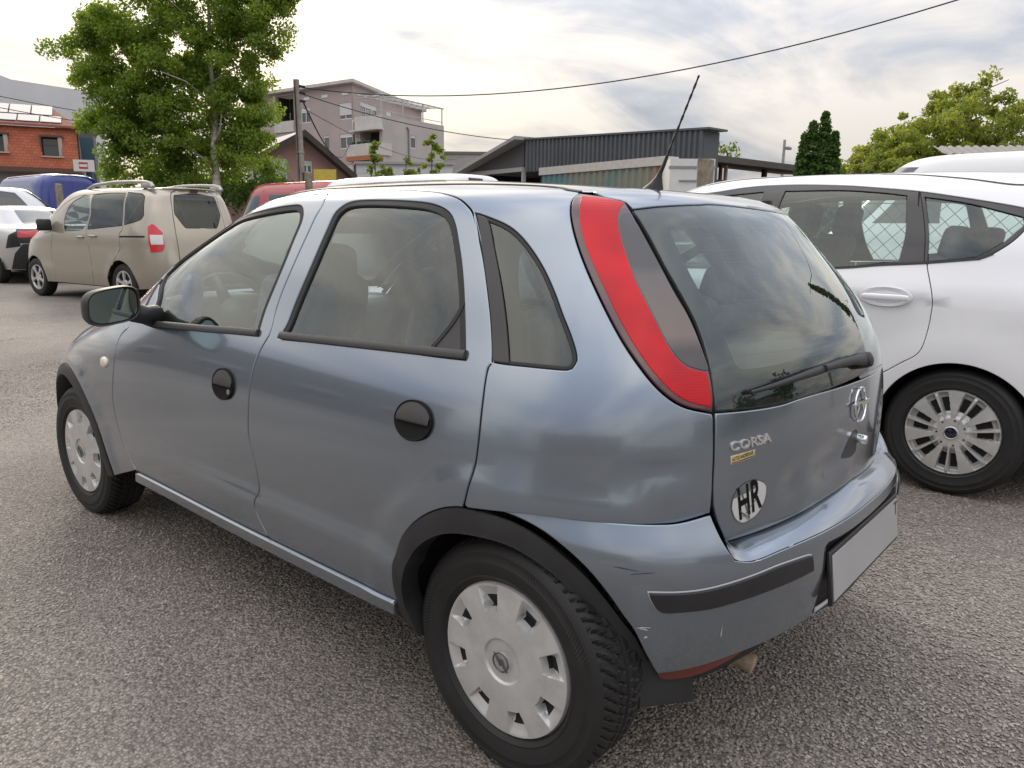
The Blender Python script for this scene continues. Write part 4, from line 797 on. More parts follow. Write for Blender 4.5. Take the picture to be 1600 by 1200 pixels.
    for cx in (0, 2.491):
        for sg in (1, -1):
            a = np.radians(np.linspace(-4, 184, 26)); xz = [(cx+.345*math.cos(t), .30+.345*math.sin(t)) for t in a]; yo = []
            for q in xz: s_, v_ = B.at(q[0], max(q[1], .245)); yo.append(min(.765, B.P(np.array([s_]), np.array([v_]))[0, 1]-.035))
            G = np.array([[(q[0], sg*.50, q[1]) for q in xz], [(q[0], sg*max(.5, y), q[1]) for q, y in zip(xz, yo)]]); mb.grid(G)
            mb.add([(cx, sg*.5, .3)]+[(q[0], sg*.5, q[1]) for q in xz], [(0, i+1, i+2) for i in range(len(a)-1)])
    mb.box((1.25, 0, .29), (2.9, 1.05, .10)); mb.box((1.245, 0, .31), (1.60, 1.46, .06)); mb.box((-.20, 0, .34), (.40, .9, .10)); mb.box((2.55, 0, .50), (1.0, .9, .3))
    mb.build('underbody', DARK, root)
    mb = MB(); mb.box((-.318, .585, .288), (.014, .13, .11), rot=Matrix.Rotation(math.radians(-38), 3, 'Z')@Matrix.Rotation(.12, 3, 'Y'), bev=.004); mb.build('mud_flap', BLACK_PL, root)
    # exhaust tip
    mb = MB(); e0 = Vector((-.400, .386, .286)); mb.tube([e0+Vector((.3, 0, .03)), e0+Vector((.06, 0, .01)), e0+Vector((-.035, -.004, -.004)), e0+Vector((-.036, -.004, -.004)), e0+Vector((.0, -.003, 0))], [.018, .021, .0225, .019, .017], 20)
    mb.build('exhaust_tip', mat('rusty_steel', (.36, .28, .19), .6, .3, var=.4, vscale=30), root, auto=40)
    # --- wheels with badge
    def hub(o, y):
        mb = MB(); a = np.linspace(0, 2*PI, 37)[:-1]; ring = [(.0225*math.cos(t), y+.019, .0225*math.sin(t)) for t in a]; mb.tube(ring+ring[:1], .0022, 6, caps=False)
        mb.add([(-.031, y+.017, .004), (.004, y+.017, .004), (.000, y+.017, -.006), (.031, y+.017, -.003), (.031, y+.017, .002), (-.002, y+.017, .008)] and [(-.028, y+.0165, .001), (.006, y+.0165, .006), (.002, y+.0165, .0005), (.028, y+.0165, -.001), (-.006, y+.0165, -.006), (-.002, y+.0165, -.0005),
                (-.028, y+.0215, .001), (.006, y+.0215, .006), (.002, y+.0215, .0005), (.028, y+.0215, -.001), (-.006, y+.0215, -.006), (-.002, y+.0215, -.0005)], [(6, 7, 8), (6, 8, 11), (11, 8, 9), (11, 9, 10), (0, 1, 7, 6), (1, 2, 8, 7), (2, 3, 9, 8), (3, 4, 10, 9), (4, 5, 11, 10), (5, 0, 6, 11)])
        b = mb.build('hub_badge', mat('badge_grey', (.16, .16, .165), .3, .7), o, auto=40); b.rotation_euler = (0, math.radians(-62), 0)
    for x, y, z, sg, sp in ((0, .762-.070, .290, 1, .30), (2.491, .752-.070, .284, 1, -.05), (0, -.692, .29, -1, .1), (2.491, -.682, .284, -1, .5)):
        w = wheel(root, x, y, z, .290, .185, .175, 'eight', True, sg, sp, cap_r=.1885, steer=.018 if x > 1 else 0, hub=hub if sg > 0 else None)
    return root, tg, bp, doors, qp, rf
def red_lens_mat():
    
    if 'red_lens_ribbed' in MATS: return MATS['red_lens_ribbed']
    m = mat('red_lens_ribbed', (.47, .004, .010), .3, 0, coat=.3, spec=.2, coat_rough=.02); nt = m.node_tree; N = nt.nodes; L = nt.links; b = N['Principled BSDF']; tc = N.new('ShaderNodeTexCoord')
    w = N.new('ShaderNodeTexWave'); w.bands_direction = 'Z'; w.inputs['Scale'].default_value = 55; L.new(tc.outputs['Object'], w.inputs[0]); bp = N.new('ShaderNodeBump'); bp.inputs['Strength'].default_value = .07; bp.inputs['Distance'].default_value = .003; L.new(w.outputs['Fac'], bp.inputs['Height']); L.new(bp.outputs[0], b.inputs['Normal'])
    v = N.new('ShaderNodeTexNoise'); v.inputs['Scale'].default_value = 7; L.new(tc.outputs['Object'], v.inputs['Vector']); r = N.new('ShaderNodeValToRGB'); r.color_ramp.elements[0].color = (.42, .003, .008, 1); r.color_ramp.elements[1].color = (.62, .005, .012, 1); r.color_ramp.elements[0].position = .35; r.color_ramp.elements[1].position = .65; L.new(v.outputs[0], r.inputs[0]); L.new(r.outputs[0], b.inputs['Base Color']); return m
def clear_lens_mat():
    if 'clear_lens' in MATS: return MATS['clear_lens']
    m = mat('clear_lens', (.10, .085, .08), .25, .0, coat=.45); nt = m.node_tree; N = nt.nodes; L = nt.links; b = N['Principled BSDF']; tc = N.new('ShaderNodeTexCoord')
    w = N.new('ShaderNodeTexWave'); w.bands_direction = 'Z'; w.inputs['Scale'].default_value = 80; w.inputs['Distortion'].default_value = .2; L.new(tc.outputs['Object'], w.inputs[0])
    bp = N.new('ShaderNodeBump'); bp.inputs['Strength'].default_value = .08; bp.inputs['Distance'].default_value = .004; L.new(w.outputs['Fac'], bp.inputs['Height']); L.new(bp.outputs[0], b.inputs['Normal'])
    sp = N.new('ShaderNodeSeparateXYZ'); L.new(tc.outputs['Object'], sp.inputs[0]); r = N.new('ShaderNodeValToRGB'); mr = N.new('ShaderNodeMapRange'); mr.inputs[1].default_value = .94; mr.inputs[2].default_value = 1.33
    L.new(sp.outputs[2], mr.inputs[0]); L.new(mr.outputs[0], r.inputs[0]); r.color_ramp.interpolation = 'LINEAR'; e = r.color_ramp.elements; e[0].color = (.055, .048, .045, 1); e[0].position = .22; e[1].position = .30; e[1].color = (.17, .125, .105, 1)
    for p, c in ((.60, (.10, .085, .078, 1)), (.66, (.045, .043, .045, 1))):
        k = e.new(p); k.color = c
    L.new(r.outputs[0], b.inputs['Base Color']); return m
hero, HERO_TG, HERO_BP, HERO_DOORS, HERO_QP, HERO_RF = build_hero()

# ------------------------------------------------------------------ the hatchback's fittings and cabin
def build_hero_fittings():
    B = HERO; V3 = Vector
    fd = HERO_DOORS['front_door'][0]
    # left door mirror and its twin
    def door_mirror(sg, parent):
        mb = MB(); cx, cy, cz = 1.60, .925*sg, 1.003; rows = []
        prof = [(-.012, .90), (-.018, .97), (-.012, 1.0), (.02, 1.0), (.05, .93), (.075, .74), (.088, .45), (.093, .03)]
        a = np.linspace(0, 2*PI, 40, endpoint=False)
        def rr(t): return (abs(math.cos(t))**3.4+abs(math.sin(t))**3.4)**(-1/3.4)
        for dx, f in prof: rows.append([(cx+dx+.03*(f-1)*0+ .018*math.cos(t)*sg*0, cy+sg*.086*f*rr(t)*math.cos(t)*(1+.06*math.sin(t)*0)+sg*.004, cz+.061*f*rr(t)*math.sin(t)-.012*math.cos(t)*f) for t in a])
        mb.grid(np.array(rows), closed=True)
        o = mb.build('door_mirror', BLACK_PL, parent, auto=38)
        mb = MB(); mb.tube([(cx+.035, cy-sg*.075, cz-.03), (cx+.05, cy-sg*.12, cz-.045), (cx+.07, cy-sg*.165, cz-.055)], [.034, .032, .042], 14); mb.build('mirror_arm', BLACK_PL, o, True)
        ring = [(cx-.006, cy+sg*.004+sg*.086*.86*rr(t)*math.cos(t), cz+.061*.86*rr(t)*math.sin(t)-.012*math.cos(t)*.86) for t in a]
        # the glass is turned in towards the driver and slightly up
        c = np.array([cx-.006, cy+sg*.004, cz]); R = []; Mx = Matrix.Rotation(math.radians(-7*sg), 3, 'Z')@Matrix.Rotation(math.radians(3), 3, 'Y')
        for p in ring: q = Mx@Vector(np.array(p)-c); R.append(np.array(q)+c+[-.001, 0, 0])
        mb = MB(); mb.add(R, [tuple(range(len(R)))]); mb.build('mirror_glass', mat('mirror_silver', (.42, .54, .54), .02, 1.0), o)
        sailp = outline(B, [[(.235, 5.03), (.268, 5.06), (.335, 5.75), (.372, 6.3)], [(.372, 6.3), (.30, 5.55), (.235, 5.03)]], .012)
        return o
    door_mirror(1, fd); door_mirror(-1, HERO_DOORS['front_door'][1])
    # side repeater on the wing
    s0, v0 = HT['repeater'][0]; P0 = B.P(np.array([s0]), np.array([v0]))[0]; n = B.N(np.array([s0]), np.array([v0]))[0]; ax = np.array([1., 0, 0]); ax -= n*(n@ax); ax /= np.linalg.norm(ax); up = np.array([0, 0, 1.])-n*n[2]; up /= np.linalg.norm(up)
    a = np.linspace(0, 2*PI, 28, endpoint=False); rows = [P0+np.outer(np.cos(a)*.033*f, ax)+np.outer(np.sin(a)*.021*f, up)+n*h for f, h in ((1.05, -.003), (1.03, .003), (.9, .007), (.5, .010), (.03, .011))]
    mb = MB(); mb.grid(np.array(rows), closed=True); mb.build('side_repeater', mat('repeater_lens', (.72, .62, .52), .15, coat=1), hero, True)
    # roof aerial: rubber foot and whip, raked back
    foot = [V3((.150, 0, 1.383)), V3((.118, 0, 1.397)), V3((.104, 0, 1.415)), V3((.098, 0, 1.43))]
    mb = MB(); rows = []
    for x, z, w, l in ((.125, 1.376, .026, .058), (.122, 1.389, .023, .052), (.112, 1.404, .016, .032), (.104, 1.420, .0105, .016), (.099, 1.435, .0075, .009)):
        a = np.linspace(0, 2*PI, 20, endpoint=False); rows.append([(x+l*.62*math.cos(t), w*math.sin(t), z) for t in a])
    mb.grid(np.array(rows), closed=True); mb.F.append(tuple(range(80, 100)))
    f = mb.build('aerial_foot', BLACK_PL, HERO_RF, auto=50)
    mb = MB(); mb.tube([(.100, 0, 1.43), (.088, 0, 1.456), (.080, 0, 1.478)], [.0062, .0055, .0048], 10); pts = []; rad = []
    for k in range(61):
        t = k/60; pts.append((.080-.083*t, 0, 1.478+.200*t)); rad.append(.0030+(.0009 if (k//4) % 2 else 0)-.0004*t)
    mb.tube(pts, rad, 8); mb.tube([(-.003, 0, 1.678), (-.0045, 0, 1.682)], [.0036, .003], 8); mb.build('aerial_whip', BLACK_PL, f, auto=60)
    # high brake light housing edge on the header (right of the middle), washer jet
    mb = MB(); p = B.P(np.array([-1.35]), np.array([9.32]))[0]; mb.box(V3(p)+V3((0, 0, .006)), (.03, .024, .016), bev=.006); mb.build('washer_jet', BLACK_PL, HERO_TG)
    # rear wiper: cap, arm, blade
    def on(s, v, h): return B.P(np.array([s]), np.array([v]))[0]+B.N(np.array([s]), np.array([v]))[0]*h
    def bar(path, prof_w, prof_h, lift, name, m, parent, n=24):
        sv = np.array([path[0]]); p = crom(path, 8); p = resample(B, p, .012); t = np.linspace(0, 1, len(p)); P = B.P(p[:, 0], p[:, 1]); N = B.N(p[:, 0], p[:, 1]); T = np.gradient(P, axis=0); T /= np.linalg.norm(T, axis=1, keepdims=True); Wd = np.cross(N, T)
        w = np.interp(t, *zip(*prof_w))[:, None]; h = np.interp(t, *zip(*prof_h))[:, None]; l = np.interp(t, *zip(*lift))[:, None]; rows = []
        for k in range(12):
            a = 2*PI*k/12; ca, sa = math.cos(a), math.sin(a); sq = (abs(ca)**3+abs(sa)**3)**(-1/3); rows.append(P+Wd*(w*ca*sq)+N*(l+h*sa*sq))
        G = np.stack(rows, 1); mb = MB(); mb.grid(G, closed=True); mb.F += [tuple(range(12)), tuple(range(len(G)*12-1, len(G)*12-13, -1))]; return mb.build(name, m, parent, auto=50)
    cap = HERO_TG
    arm = bar([(-1.03, 5.36), (-.99, 5.40), (-.90, 5.46), (-.80, 5.44)], [(0, .011), (.15, .015), (.5, .0105), (1, .0075)], [(0, .010), (.5, .008), (1, .0065)], [(0, .016), (.4, .026), (1, .030)], 'wiper_arm', BLACK_PL, HERO_TG)
    bar([(-.84, 5.452), (-.74, 5.36), (-.6416, 5.175)], [(0, .0075), (.3, .0085), (1, .004)], [(0, .007), (.5, .008), (1, .004)], [(0, .026), (1, .014)], 'wiper_bridge', BLACK_PL, arm)
    bar([(-.93, 5.56), (-.80, 5.475), (-.72, 5.34), (-.640, 5.165)], [(0, .003), (1, .003)], [(0, .007), (1, .007)], [(0, .009), (1, .009)], 'wiper_blade', RUBBER, arm)
    mb = MB(); c = V3(on(-1.015, 5.36, 0)); n = V3(on(-1.015, 5.36, 1))-c; mb.tube([c-n*.01, c+n*.022, c+n*.030, c+n*.034], [.020, .020, .017, .008], 20); mb.build('wiper_pivot', BLACK_PL, arm, auto=40)
    # badge: ring with a bolt across it
    c = V3(on(-.99, 4.414, 0)); n = (V3(on(-.99, 4.414, 1))-c).normalized(); y = V3((0, 1, 0)); y = (y-n*n.dot(y)).normalized(); u = y.cross(n); u = u if u.z > 0 else -u
    mb = MB(); ring = [c+n*.006+y*.042*math.cos(t)+u*.042*math.sin(t) for t in np.linspace(0, 2*PI, 49)[:-1]]; mb.tube(ring+ring[:1], .0032, 8, caps=False)
    q = [(-.056, -.006), (.012, -.004), (.012, -.016), (-.004, -.030), (.0, -.012), (.0, .002), (-.012, .003)]
    bolt = [(.058, .002), (.058, .009), (-.006, .012), (-.004, .004), (.012, .004)]
    bolt = [(.060, .001), (.006, .004), (-.010, -.020), (-.014, -.004), (-.060, -.002), (-.060, .006), (-.004, .006), (.010, .0115), (.060, .008)]
    k = len(bolt); mb.add([c+n*.004+y*a+u*b for a, b in bolt]+[c+n*.0105+y*a+u*b for a, b in bolt], [(0, 1, 7, 8), (1, 2, 3), (3, 4, 5, 6), (1, 3, 6, 7)] and [(k+0, k+1, k+7, k+8), (k+1, k+2, k+3), (k+3, k+4, k+5, k+6), (k+1, k+3, k+6, k+7)]+[(i, (i+1) % k, k+(i+1) % k, k+i) for i in range(k)])
    mb.build('tailgate_badge', CHROME, HERO_TG, auto=40)
    # lock on its scoop: a flat patch, the recess's shade put into its colour
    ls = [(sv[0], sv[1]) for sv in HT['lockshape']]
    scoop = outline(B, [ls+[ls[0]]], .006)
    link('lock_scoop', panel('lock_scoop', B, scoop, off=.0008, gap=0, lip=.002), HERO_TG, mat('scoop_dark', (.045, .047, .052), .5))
    c = V3(on(-.995, 3.76, 0)); n = (V3(on(-.995, 3.76, 1))-c).normalized(); mb = MB(); mb.tube([c-n*.01, c+n*.020, c+n*.026, c+n*.0262], [.0115, .0115, .010, .008], 24)
    mb.build('tailgate_lock', CHROME, HERO_TG, auto=40)
    # lettering
    ref = [B.P(np.array([a]), np.array([b]))[0] for a, b in HT['cors_ref']]; run = ref[1]-ref[0]; upv = ref[2]-ref[0]
    V, F = text_shape('CORSA', 1, .02, .008, .018); n0 = np.cross(upv, run); 
    P, F = letter_on(B, V, F, HT['cors_ref'][0], run, np.linalg.norm(run), np.linalg.norm(upv)*1.02, lift=.0015, depth=.07, up=upv/np.linalg.norm(upv)); me = mesh('lettering', P, F); link('lettering', me, HERO_TG, CHROME)
    # paper label under it
    st = HT['stick']; lab = outline(B, [[st[0], st[1]], [st[1], st[2]], [st[2], st[3]], [st[3], st[0]]], .006)
    lo = link('dealer_label', panel('dealer_label', B, lab, off=.0009, gap=0, lip=.001, rim=True), HERO_TG, mat('label_yellow', (.62, .50, .26), .5, var=.12, vscale=40))
    r = [B.P(np.array([a]), np.array([b]))[0] for a, b in st]; run = r[1]-r[0]; upv = r[3]-r[0]; L = np.linalg.norm(run); Hh = np.linalg.norm(upv)
    def label_text(t, fx, fy, w, h):
        V, F = text_shape(t, 1, .001, 0, .012); o0 = B.move(np.array([st[0]]), (run*fx+upv*fy)[None])[0]; P, F = letter_on(B, V, F, tuple(o0), run, L*w, Hh*h, lift=.0017, depth=.0, up=upv/Hh); link('label_print', mesh('label_print', P, F), lo, mat('label_brown', (.10, .055, .02), .6))
    label_text('AUTO', .06, .36, .26, .40); label_text('ANDREKAR', .37, .36, .57, .40)
    for fx, fy, w, h in ((.05, .14, .25, .10), (.35, .14, .60, .10), (.325, .08, .012, .86)):
        V = np.array([(0, 0, 0), (1, 0, 0), (1, 1, 0), (0, 1, 0)], float); o0 = B.move(np.array([st[0]]), (run*fx+upv*fy)[None])[0]; P, F = letter_on(B, V, [(0, 1, 2, 3)], tuple(o0), run, L*w, Hh*h, lift=.0017, depth=0, up=upv/Hh); link('label_print', mesh('label_print', P, F), lo, MATS['label_brown'])
    # oval country sticker
    ov = HT['hr_oval']; ovl = outline(B, [ov+[ov[0]]], .006)
    so = link('country_sticker', panel('country_sticker', B, ovl, off=.0009, gap=0, lip=.001, fill=.02), HERO_TG, mat('sticker_white', (.62, .61, .59), .45, var=.05, vscale=30))
    link('sticker_rim', panel('sticker_rim', B, ovl, [inset(B, ovl, .0022)], off=.0013, gap=0, lip=.0005, fill=.02, rim=False), so, mat('sticker_grey', (.12, .12, .125), .5))
    rf = [B.P(np.array([a]), np.array([b]))[0] for a, b in HT['hr_ref']]; run = rf[1]-rf[0]; upv = rf[2]-rf[0]
    V, F = text_shape('HR', 1, .001, 0, .022); P, F = letter_on(B, V, F, HT['hr_ref'][0], run, np.linalg.norm(run), np.linalg.norm(upv)*1.25, lift=.0018, depth=0, slant=.05, up=upv/np.linalg.norm(upv)); link('sticker_print', mesh('sticker_print', P, F), so, mat('sticker_black', (.012, .012, .012), .5))
    refl_patch = outline(B, [[ov[1], ov[2], ov[3], ov[4]], [ov[4], (ov[4][0]*.8+ov[8][0]*.2, ov[4][1]*.8+ov[8][1]*.2), (ov[2][0]*.8+ov[8][0]*.2, ov[2][1]*.8+ov[8][1]*.2), ov[1]]], .005)  # upper corner of the sticker: a grey reflection painted on as a patch
    link('sticker_reflection', panel('sticker_reflection', B, refl_patch, off=.0016, gap=0, rim=False, fill=.02), so, mat('sticker_reflection_grey', (.15, .155, .16), .4))
    V = np.array([(0, 0, 0), (1, 0, 0), (1, 1, 0), (0, 1, 0)], float)
    for fx, fy, ang, ln, wd in ((.45, -.15, 1.75, .075, .004), (.05, .35, -.9, .03, .002), (.10, .25, -1.0, .03, .0015), (.15, .05, .5, .05, .0015)):
        o0 = B.move(np.array([HT['hr_ref'][0]]), (run*fx+upv*fy)[None])[0]; ru = run/np.linalg.norm(run); uu = upv/np.linalg.norm(upv); dd = ru*math.cos(ang)+uu*math.sin(ang); P, F = letter_on(B, V, [(0, 1, 2, 3)], tuple(o0), dd, ln, wd, lift=.002, depth=0); link('sticker_scratch', mesh('sticker_scratch', P, F), so, MATS['sticker_grey'])
    # ---------------- cabin
    def cushion(name, c, d, m, parent=hero, bev=.05, ry=0.0, taper=None): return rounded(name, c, d, m, parent, bev, Matrix.Rotation(ry, 3, 'Y'), 3, taper)
    for y in (.36, -.36):
        s = cushion('front_seat', (1.58, y, .58), (.52, .50, .17), SEAT, ry=-.12)
        cushion('seat_back', (1.32, y, .82), (.15, .46, .58), SEAT, s, .06, -.24, (1, .86))
        cushion('head_restraint', (1.235, y, 1.125), (.11, .30, .17), SEAT, s, .05, -.2, (1, .85))
        
        for q in (-.06, .06): mb = MB(); mb.tube([(1.25, y+q, 1.02), (1.235, y+q, 1.12)], .007, 8); mb.build('restraint_post', CHROME, s)
    s = cushion('rear_seat', (.45, 0, .58), (.50, 1.22, .18), SEAT, ry=-.1); cushion('seat_back', (.13, 0, .84), (.14, 1.20, .50), SEAT, s, .05, -.32)
    for y in (.34, -.34): cushion('head_restraint', (.03, y, 1.10), (.09, .27, .13), SEAT, s, .04, -.2, (1, .85))
    d = cushion('dashboard', (2.10, 0, .80), (.44, 1.36, .26), CABIN, bev=.09); cushion('instrument_hood', (1.98, .36, .94), (.20, .34, .09), CABIN, d, .04)
    mb = MB(); R = Matrix.Translation((1.84, .36, .90))@Matrix.Rotation(math.radians(-64), 4, 'Y'); ring = [R@V3((.182*math.cos(t), .182*math.sin(t), 0)) for t in np.linspace(0, 2*PI, 41)[:-1]]; mb.tube(ring+ring[:1], .015, 8, caps=False)
    k = len(mb.V); mb.tube([R@V3((0, 0, .03)), R@V3((0, 0, -.005))], [.075, .07], 20)
    for t in (.2, PI-.2, PI*1.5): mb.tube([R@V3((0, 0, 0)), R@V3((.18*math.cos(t), .18*math.sin(t), 0))], [.03, .018], 8)
    mb.tube([R@V3((0, 0, -.01)), (2.05, .36, .80)], .03, 10); mb.build('steering_wheel', BLACK_PL, hero, True)
    cushion('inside_mirror', (1.50, .02, 1.275), (.035, .25, .068), BLACK_PL, bev=.017); mb = MB(); mb.tube([(1.52, .02, 1.29), (1.60, 0, 1.33)], .009, 8); mb.build('mirror_stalk', BLACK_PL, hero)
    for y in (.55, -.55):
        mb = MB(); pts = [(.24, y*1.06, 1.20), (.34, y*1.09, 1.145), (.52, y*1.10, 1.045), (.69, y*1.10, .955), (.75, y*1.10, .85)]
        G = [[np.array(p)+[0, 0, 0], np.array(p)+[.018, 0, .030]] for p in pts]; mb.grid(np.array(G)); mb.build('seat_belt', mat('belt_black', (.015, .015, .015), .8), hero)
    cushion('parcel_shelf', (-.14, 0, .93), (.34, 1.06, .03), CABIN, bev=.01)
    for y in (.56, -.56): cushion('boot_trim', (-.10, y, .75), (.28, .06, .30), CABIN, bev=.02)
    mb = MB(); mb.tube([(1.70, .60, .92), (1.70, .60, 1.07), (1.70, .60, 1.09)], [.035, .035, .012], 14); mb.build('drink_bottle', mat('bottle_blue', (.02, .08, .30), .25), d, auto=40)
build_hero_fittings()

# ------------------------------------------------------------------ the white people carrier alongside
def seams(x): return x
def run_fit(B, root, name, seats=True): pass
def car_disp_mpv(q, ys):
    x, y, z = q[..., 0], q[..., 1], q[..., 2]; side = sst(.6, .8, y)
    return .015*(1-sst(.38, .57, np.hypot(x, z-.32)))*side+side*(.013*sst(.925, .962, z)*(1-sst(.965, 1.12, z)))
def build_mpv():
    T = MPVT; B = Body(MPVK, car_disp_mpv); WP = WHITE_PAINT
    root = thing('people_carrier', 'white people carrier with silver wheel covers parked alongside, its rear door facing the hatchback', 'car', (-.33, -3.03, 0))
    at = lambda x, z, s0=None: B.at(x, z, s0)
    V = lambda k: T[k]
    top = V('dlo_top'); bot = V('dlo_bot'); gr = V('gap_r')
    # the dark window band along the side, front part by the car's own heights
    bandtop = top[::-1]+[at(1.70, 1.46), at(2.02, 1.32), at(2.30, 1.13)]; bandbot = [at(2.36, 1.06), at(1.9, 1.045), at(1.3, 1.06), at(.95, 1.07)]+bot[:3]+[at(-.005, 1.155)]
    band = outline(B, [bandtop, [bandtop[-1], bandbot[0]], bandbot+bot[4:], [bot[-1], at(-.20, 1.345), top[-1]]], .02)
    sill_z = .26
    arc = lambda cx, a0, a1, n, r=.345: [at(cx+r*math.cos(math.radians(a)), .318+r*math.sin(math.radians(a))) for a in np.linspace(a0, a1, n)]
    ditch = [(-.80, 8.6), (-.56, 9.0)]+V('roof_line')[::-1]+[(.05, 9.73), (.25, 9.5), (.40, 8.9)]
    scr = [(.40, 8.9), (.43, 7.9), (.46, 6.6), (.48, 5.4)]
    q_low = arc(0, 178, 0, 20)
    dr = gr[2:]+[at(.40, .545)]
    whole = outline(B, [[at(.345, sill_z)]+arc(0, -8, 0, 2)[:0]+[at(.345, .30)], arc(0, 0, 180, 24), [at(-.345, .30), at(-.345, .27)], [at(-.345, .27), (-.62, .3), (-1.0, .3)], [(-1.0, .3), (-1, 5.0), (-1, 8.4)], [(-1.0, 8.4)]+ditch, scr, [(.48, 5.4), (.55, 4.3), (.70, 3.2)], [(.70, 3.2), (.70, .3)], [(.70, .3), at(3.0, .27)], arc(2.648, 0, 180, 24), [at(2.30, .27), at(.345, sill_z)]], .03)
    # skin pieces, each its own panel
    fgap = [at(2.08, 1.045), at(2.17, .95), at(2.19, .80), at(2.21, .60), at(2.22, .40), at(2.22, .27)]
    bgap = [at(1.05, 1.065), at(1.07, .9), at(1.06, .7), at(1.06, .45), at(1.06, .27)]
    Lr = outline(B, [dr+[at(.42, .42), at(.44, .27)], [at(.44, .27), bgap[-1]], bgap[::-1], [bgap[0], at(.95, 1.07)]+bot[:3]], .02)
    rdr = both('rear_door', panel('rear_door', B, Lr), WP, root)
    Lf = outline(B, [bgap, [bgap[-1], fgap[-1]], fgap[::-1], [fgap[0], at(1.3, 1.06), bgap[0]]], .02)
    fdr = both('front_door', panel('front_door', B, Lf), WP, root)
    Lq = outline(B, [dr[::-1]+[] , bot[2:3]+[at(-.005, 1.155)]+bot[4:], [bot[-1], at(-.20, 1.345), top[-1]], top[::-1]+[at(1.70, 1.46), at(2.02, 1.32), at(2.30, 1.13)], [at(2.30, 1.13), at(2.36, 1.06), (.48, 5.4)], scr[::-1], ditch[::-1], [(-.80, 8.6), (-.72, 5.2), (-.72, .4)], [(-.72, .4), at(-.345, .27)], arc(0, 180, 0, 24)[0:], [at(.345, .30), at(.42, .27)], [at(.42, .27), at(.40, .42), at(.40, .545)]], .02)
    qpn = both('quarter_panel', panel('quarter_panel', B, Lq, fill=.04), WP, root)
    Lw = outline(B, [fgap, [fgap[-1], at(2.31, .27)], arc(2.648, 180, 0, 20), [at(3.0, .27), (.72, .4)], [(.72, .4), (.70, 3.2), (.56, 4.4), (.48, 5.3)], [(.48, 5.3), at(2.40, 1.045), at(2.08, 1.045)]], .025)
    both('front_fender', panel('front_fender', B, Lw, fill=.05), WP, root)
    sl = outline(B, [[at(2.30, .265), at(1.3, .262), at(.35, .262)], [at(.35, .262), (at(.35, .262)[0], .0)], [(at(.35, .262)[0], .0), (at(2.3, .262)[0], .0)], [(at(2.3, .262)[0], .0), at(2.3, .265)]], .03)
    both('sill', panel('sill', B, sl, lip=.03), BLACK_PL, root)
    # window band: dark frame with three panes set in it
    wr = V('win_r'); wq = V('win_q')
    Wr = outline(B, [wr[:4], wr[3:7], [wr[6], wr[7], at(.93, 1.085)], [at(.93, 1.085), at(1.0, 1.30), wr[0]]], .014); Wq = outline(B, [wq[:4], wq[3:6], wq[5:], [wq[-1], wq[0]]], .014)
    Wf = outline(B, [[at(1.12, 1.49), at(1.5, 1.455), at(1.82, 1.37), at(2.02, 1.21)], [at(2.02, 1.21), at(2.03, 1.08)], [at(2.03, 1.08), at(1.5, 1.085), at(1.10, 1.09)], [at(1.10, 1.09), at(1.12, 1.49)]], .014)
    fr = both('window_frame', panel('window_frame', B, inset(B, band, .001), [Wr, Wq, Wf], off=-.003, gap=.001, lip=.012), mat('gloss_black_trim', (.012, .012, .014), .16, coat=.5), root)
    for W in (Wr, Wq, Wf):
        both('window_pane', panel('window_pane', B, inset(B, W, .001), off=-.008, gap=0, lip=.003, fill=.06), PANE, fr[0], True, fr[1])
    sm = sweep('door_seam', B, [top[5], at(.295, 1.40), gr[0], gr[1], gr[2]], [(-.002, -.004), (-.002, .0006), (.002, .0006), (.002, -.004)], off=-.002)
    link('door_seam', sm, fr[0], DARK)
    mw = sweep('waist_strip', B, bandbot[::1][1:]+bot[3:5], [(-.007, -.003), (-.006, .004), (.006, .004), (.007, -.003)]); link('waist_strip', mw, fr[0], BLACK_PL)
    # roof, screen, bonnet, tail
    ws_top = [(.40, 8.9), (.6, 9.0), (1.0, 9.1)]; hl = np.vstack([resample(B, crom(h), .04)[(0 if i == 0 else 1):] for i, h in enumerate([ws_top[::-1], ditch[::-1]+[(-1.0, 8.55)]])])
    mb = MB()
    for sg in (1, -1):
        G = []
        for j in range(15):
            t = j/14; vv = hl[:, 1]+(B.n-.001-hl[:, 1])*t; G.append(B.P(hl[:, 0], vv)*[1, sg, 1])
        G = np.array(G); mb.grid(G[:, ::-sg])
    rf = mb.build('roof', WP, root, True); link('headliner', mesh('headliner', np.array(mb.V)-[0, 0, .04], mb.F, True), rf, CABIN_L)
    dl = sweep('roof_ditch_strip', B, ditch[1:], [(-.006, -.004), (-.005, .001), (.005, .001), (.006, -.004)], off=.001); link('roof_ditch_strip', dl, rf, BLACK_PL)
    def whole_panel(name, left, m, fill=.06, **k):
        pass
    mir = lambda p: [(2-s, v) for s, v in p[::-1]]
    ws = outline(B, [scr, [(.48, 5.4), (.7, 5.3), (1.0, 5.25)]+mir([(.48, 5.4), (.7, 5.3), (1.0, 5.25)])[1:], mir(scr), mir(ws_top)+ws_top[::-1][1:]] if False else [scr, [(.48, 5.4), (.7, 5.3), (1.0, 5.25), (1.3, 5.3), (1.52, 5.4)], [(2-s, v) for s, v in scr[::-1]], [(1.60, 8.9), (1.4, 9.0), (1.0, 9.1), (.6, 9.0), (.40, 8.9)]], .04)
    link('windscreen', panel('windscreen', B, ws, fill=.08), root, PANE)
    bn = outline(B, [[(.48, 5.3), (.56, 4.4), (.70, 3.2)], [(.70, 3.2), (1.0, 3.1), (1.30, 3.2)], [(1.30, 3.2), (1.44, 4.4), (1.52, 5.3)], [(1.52, 5.3), (1.0, 5.15), (.48, 5.3)]], .05); link('bonnet', panel('bonnet', B, bn, fill=.1), root, WP)
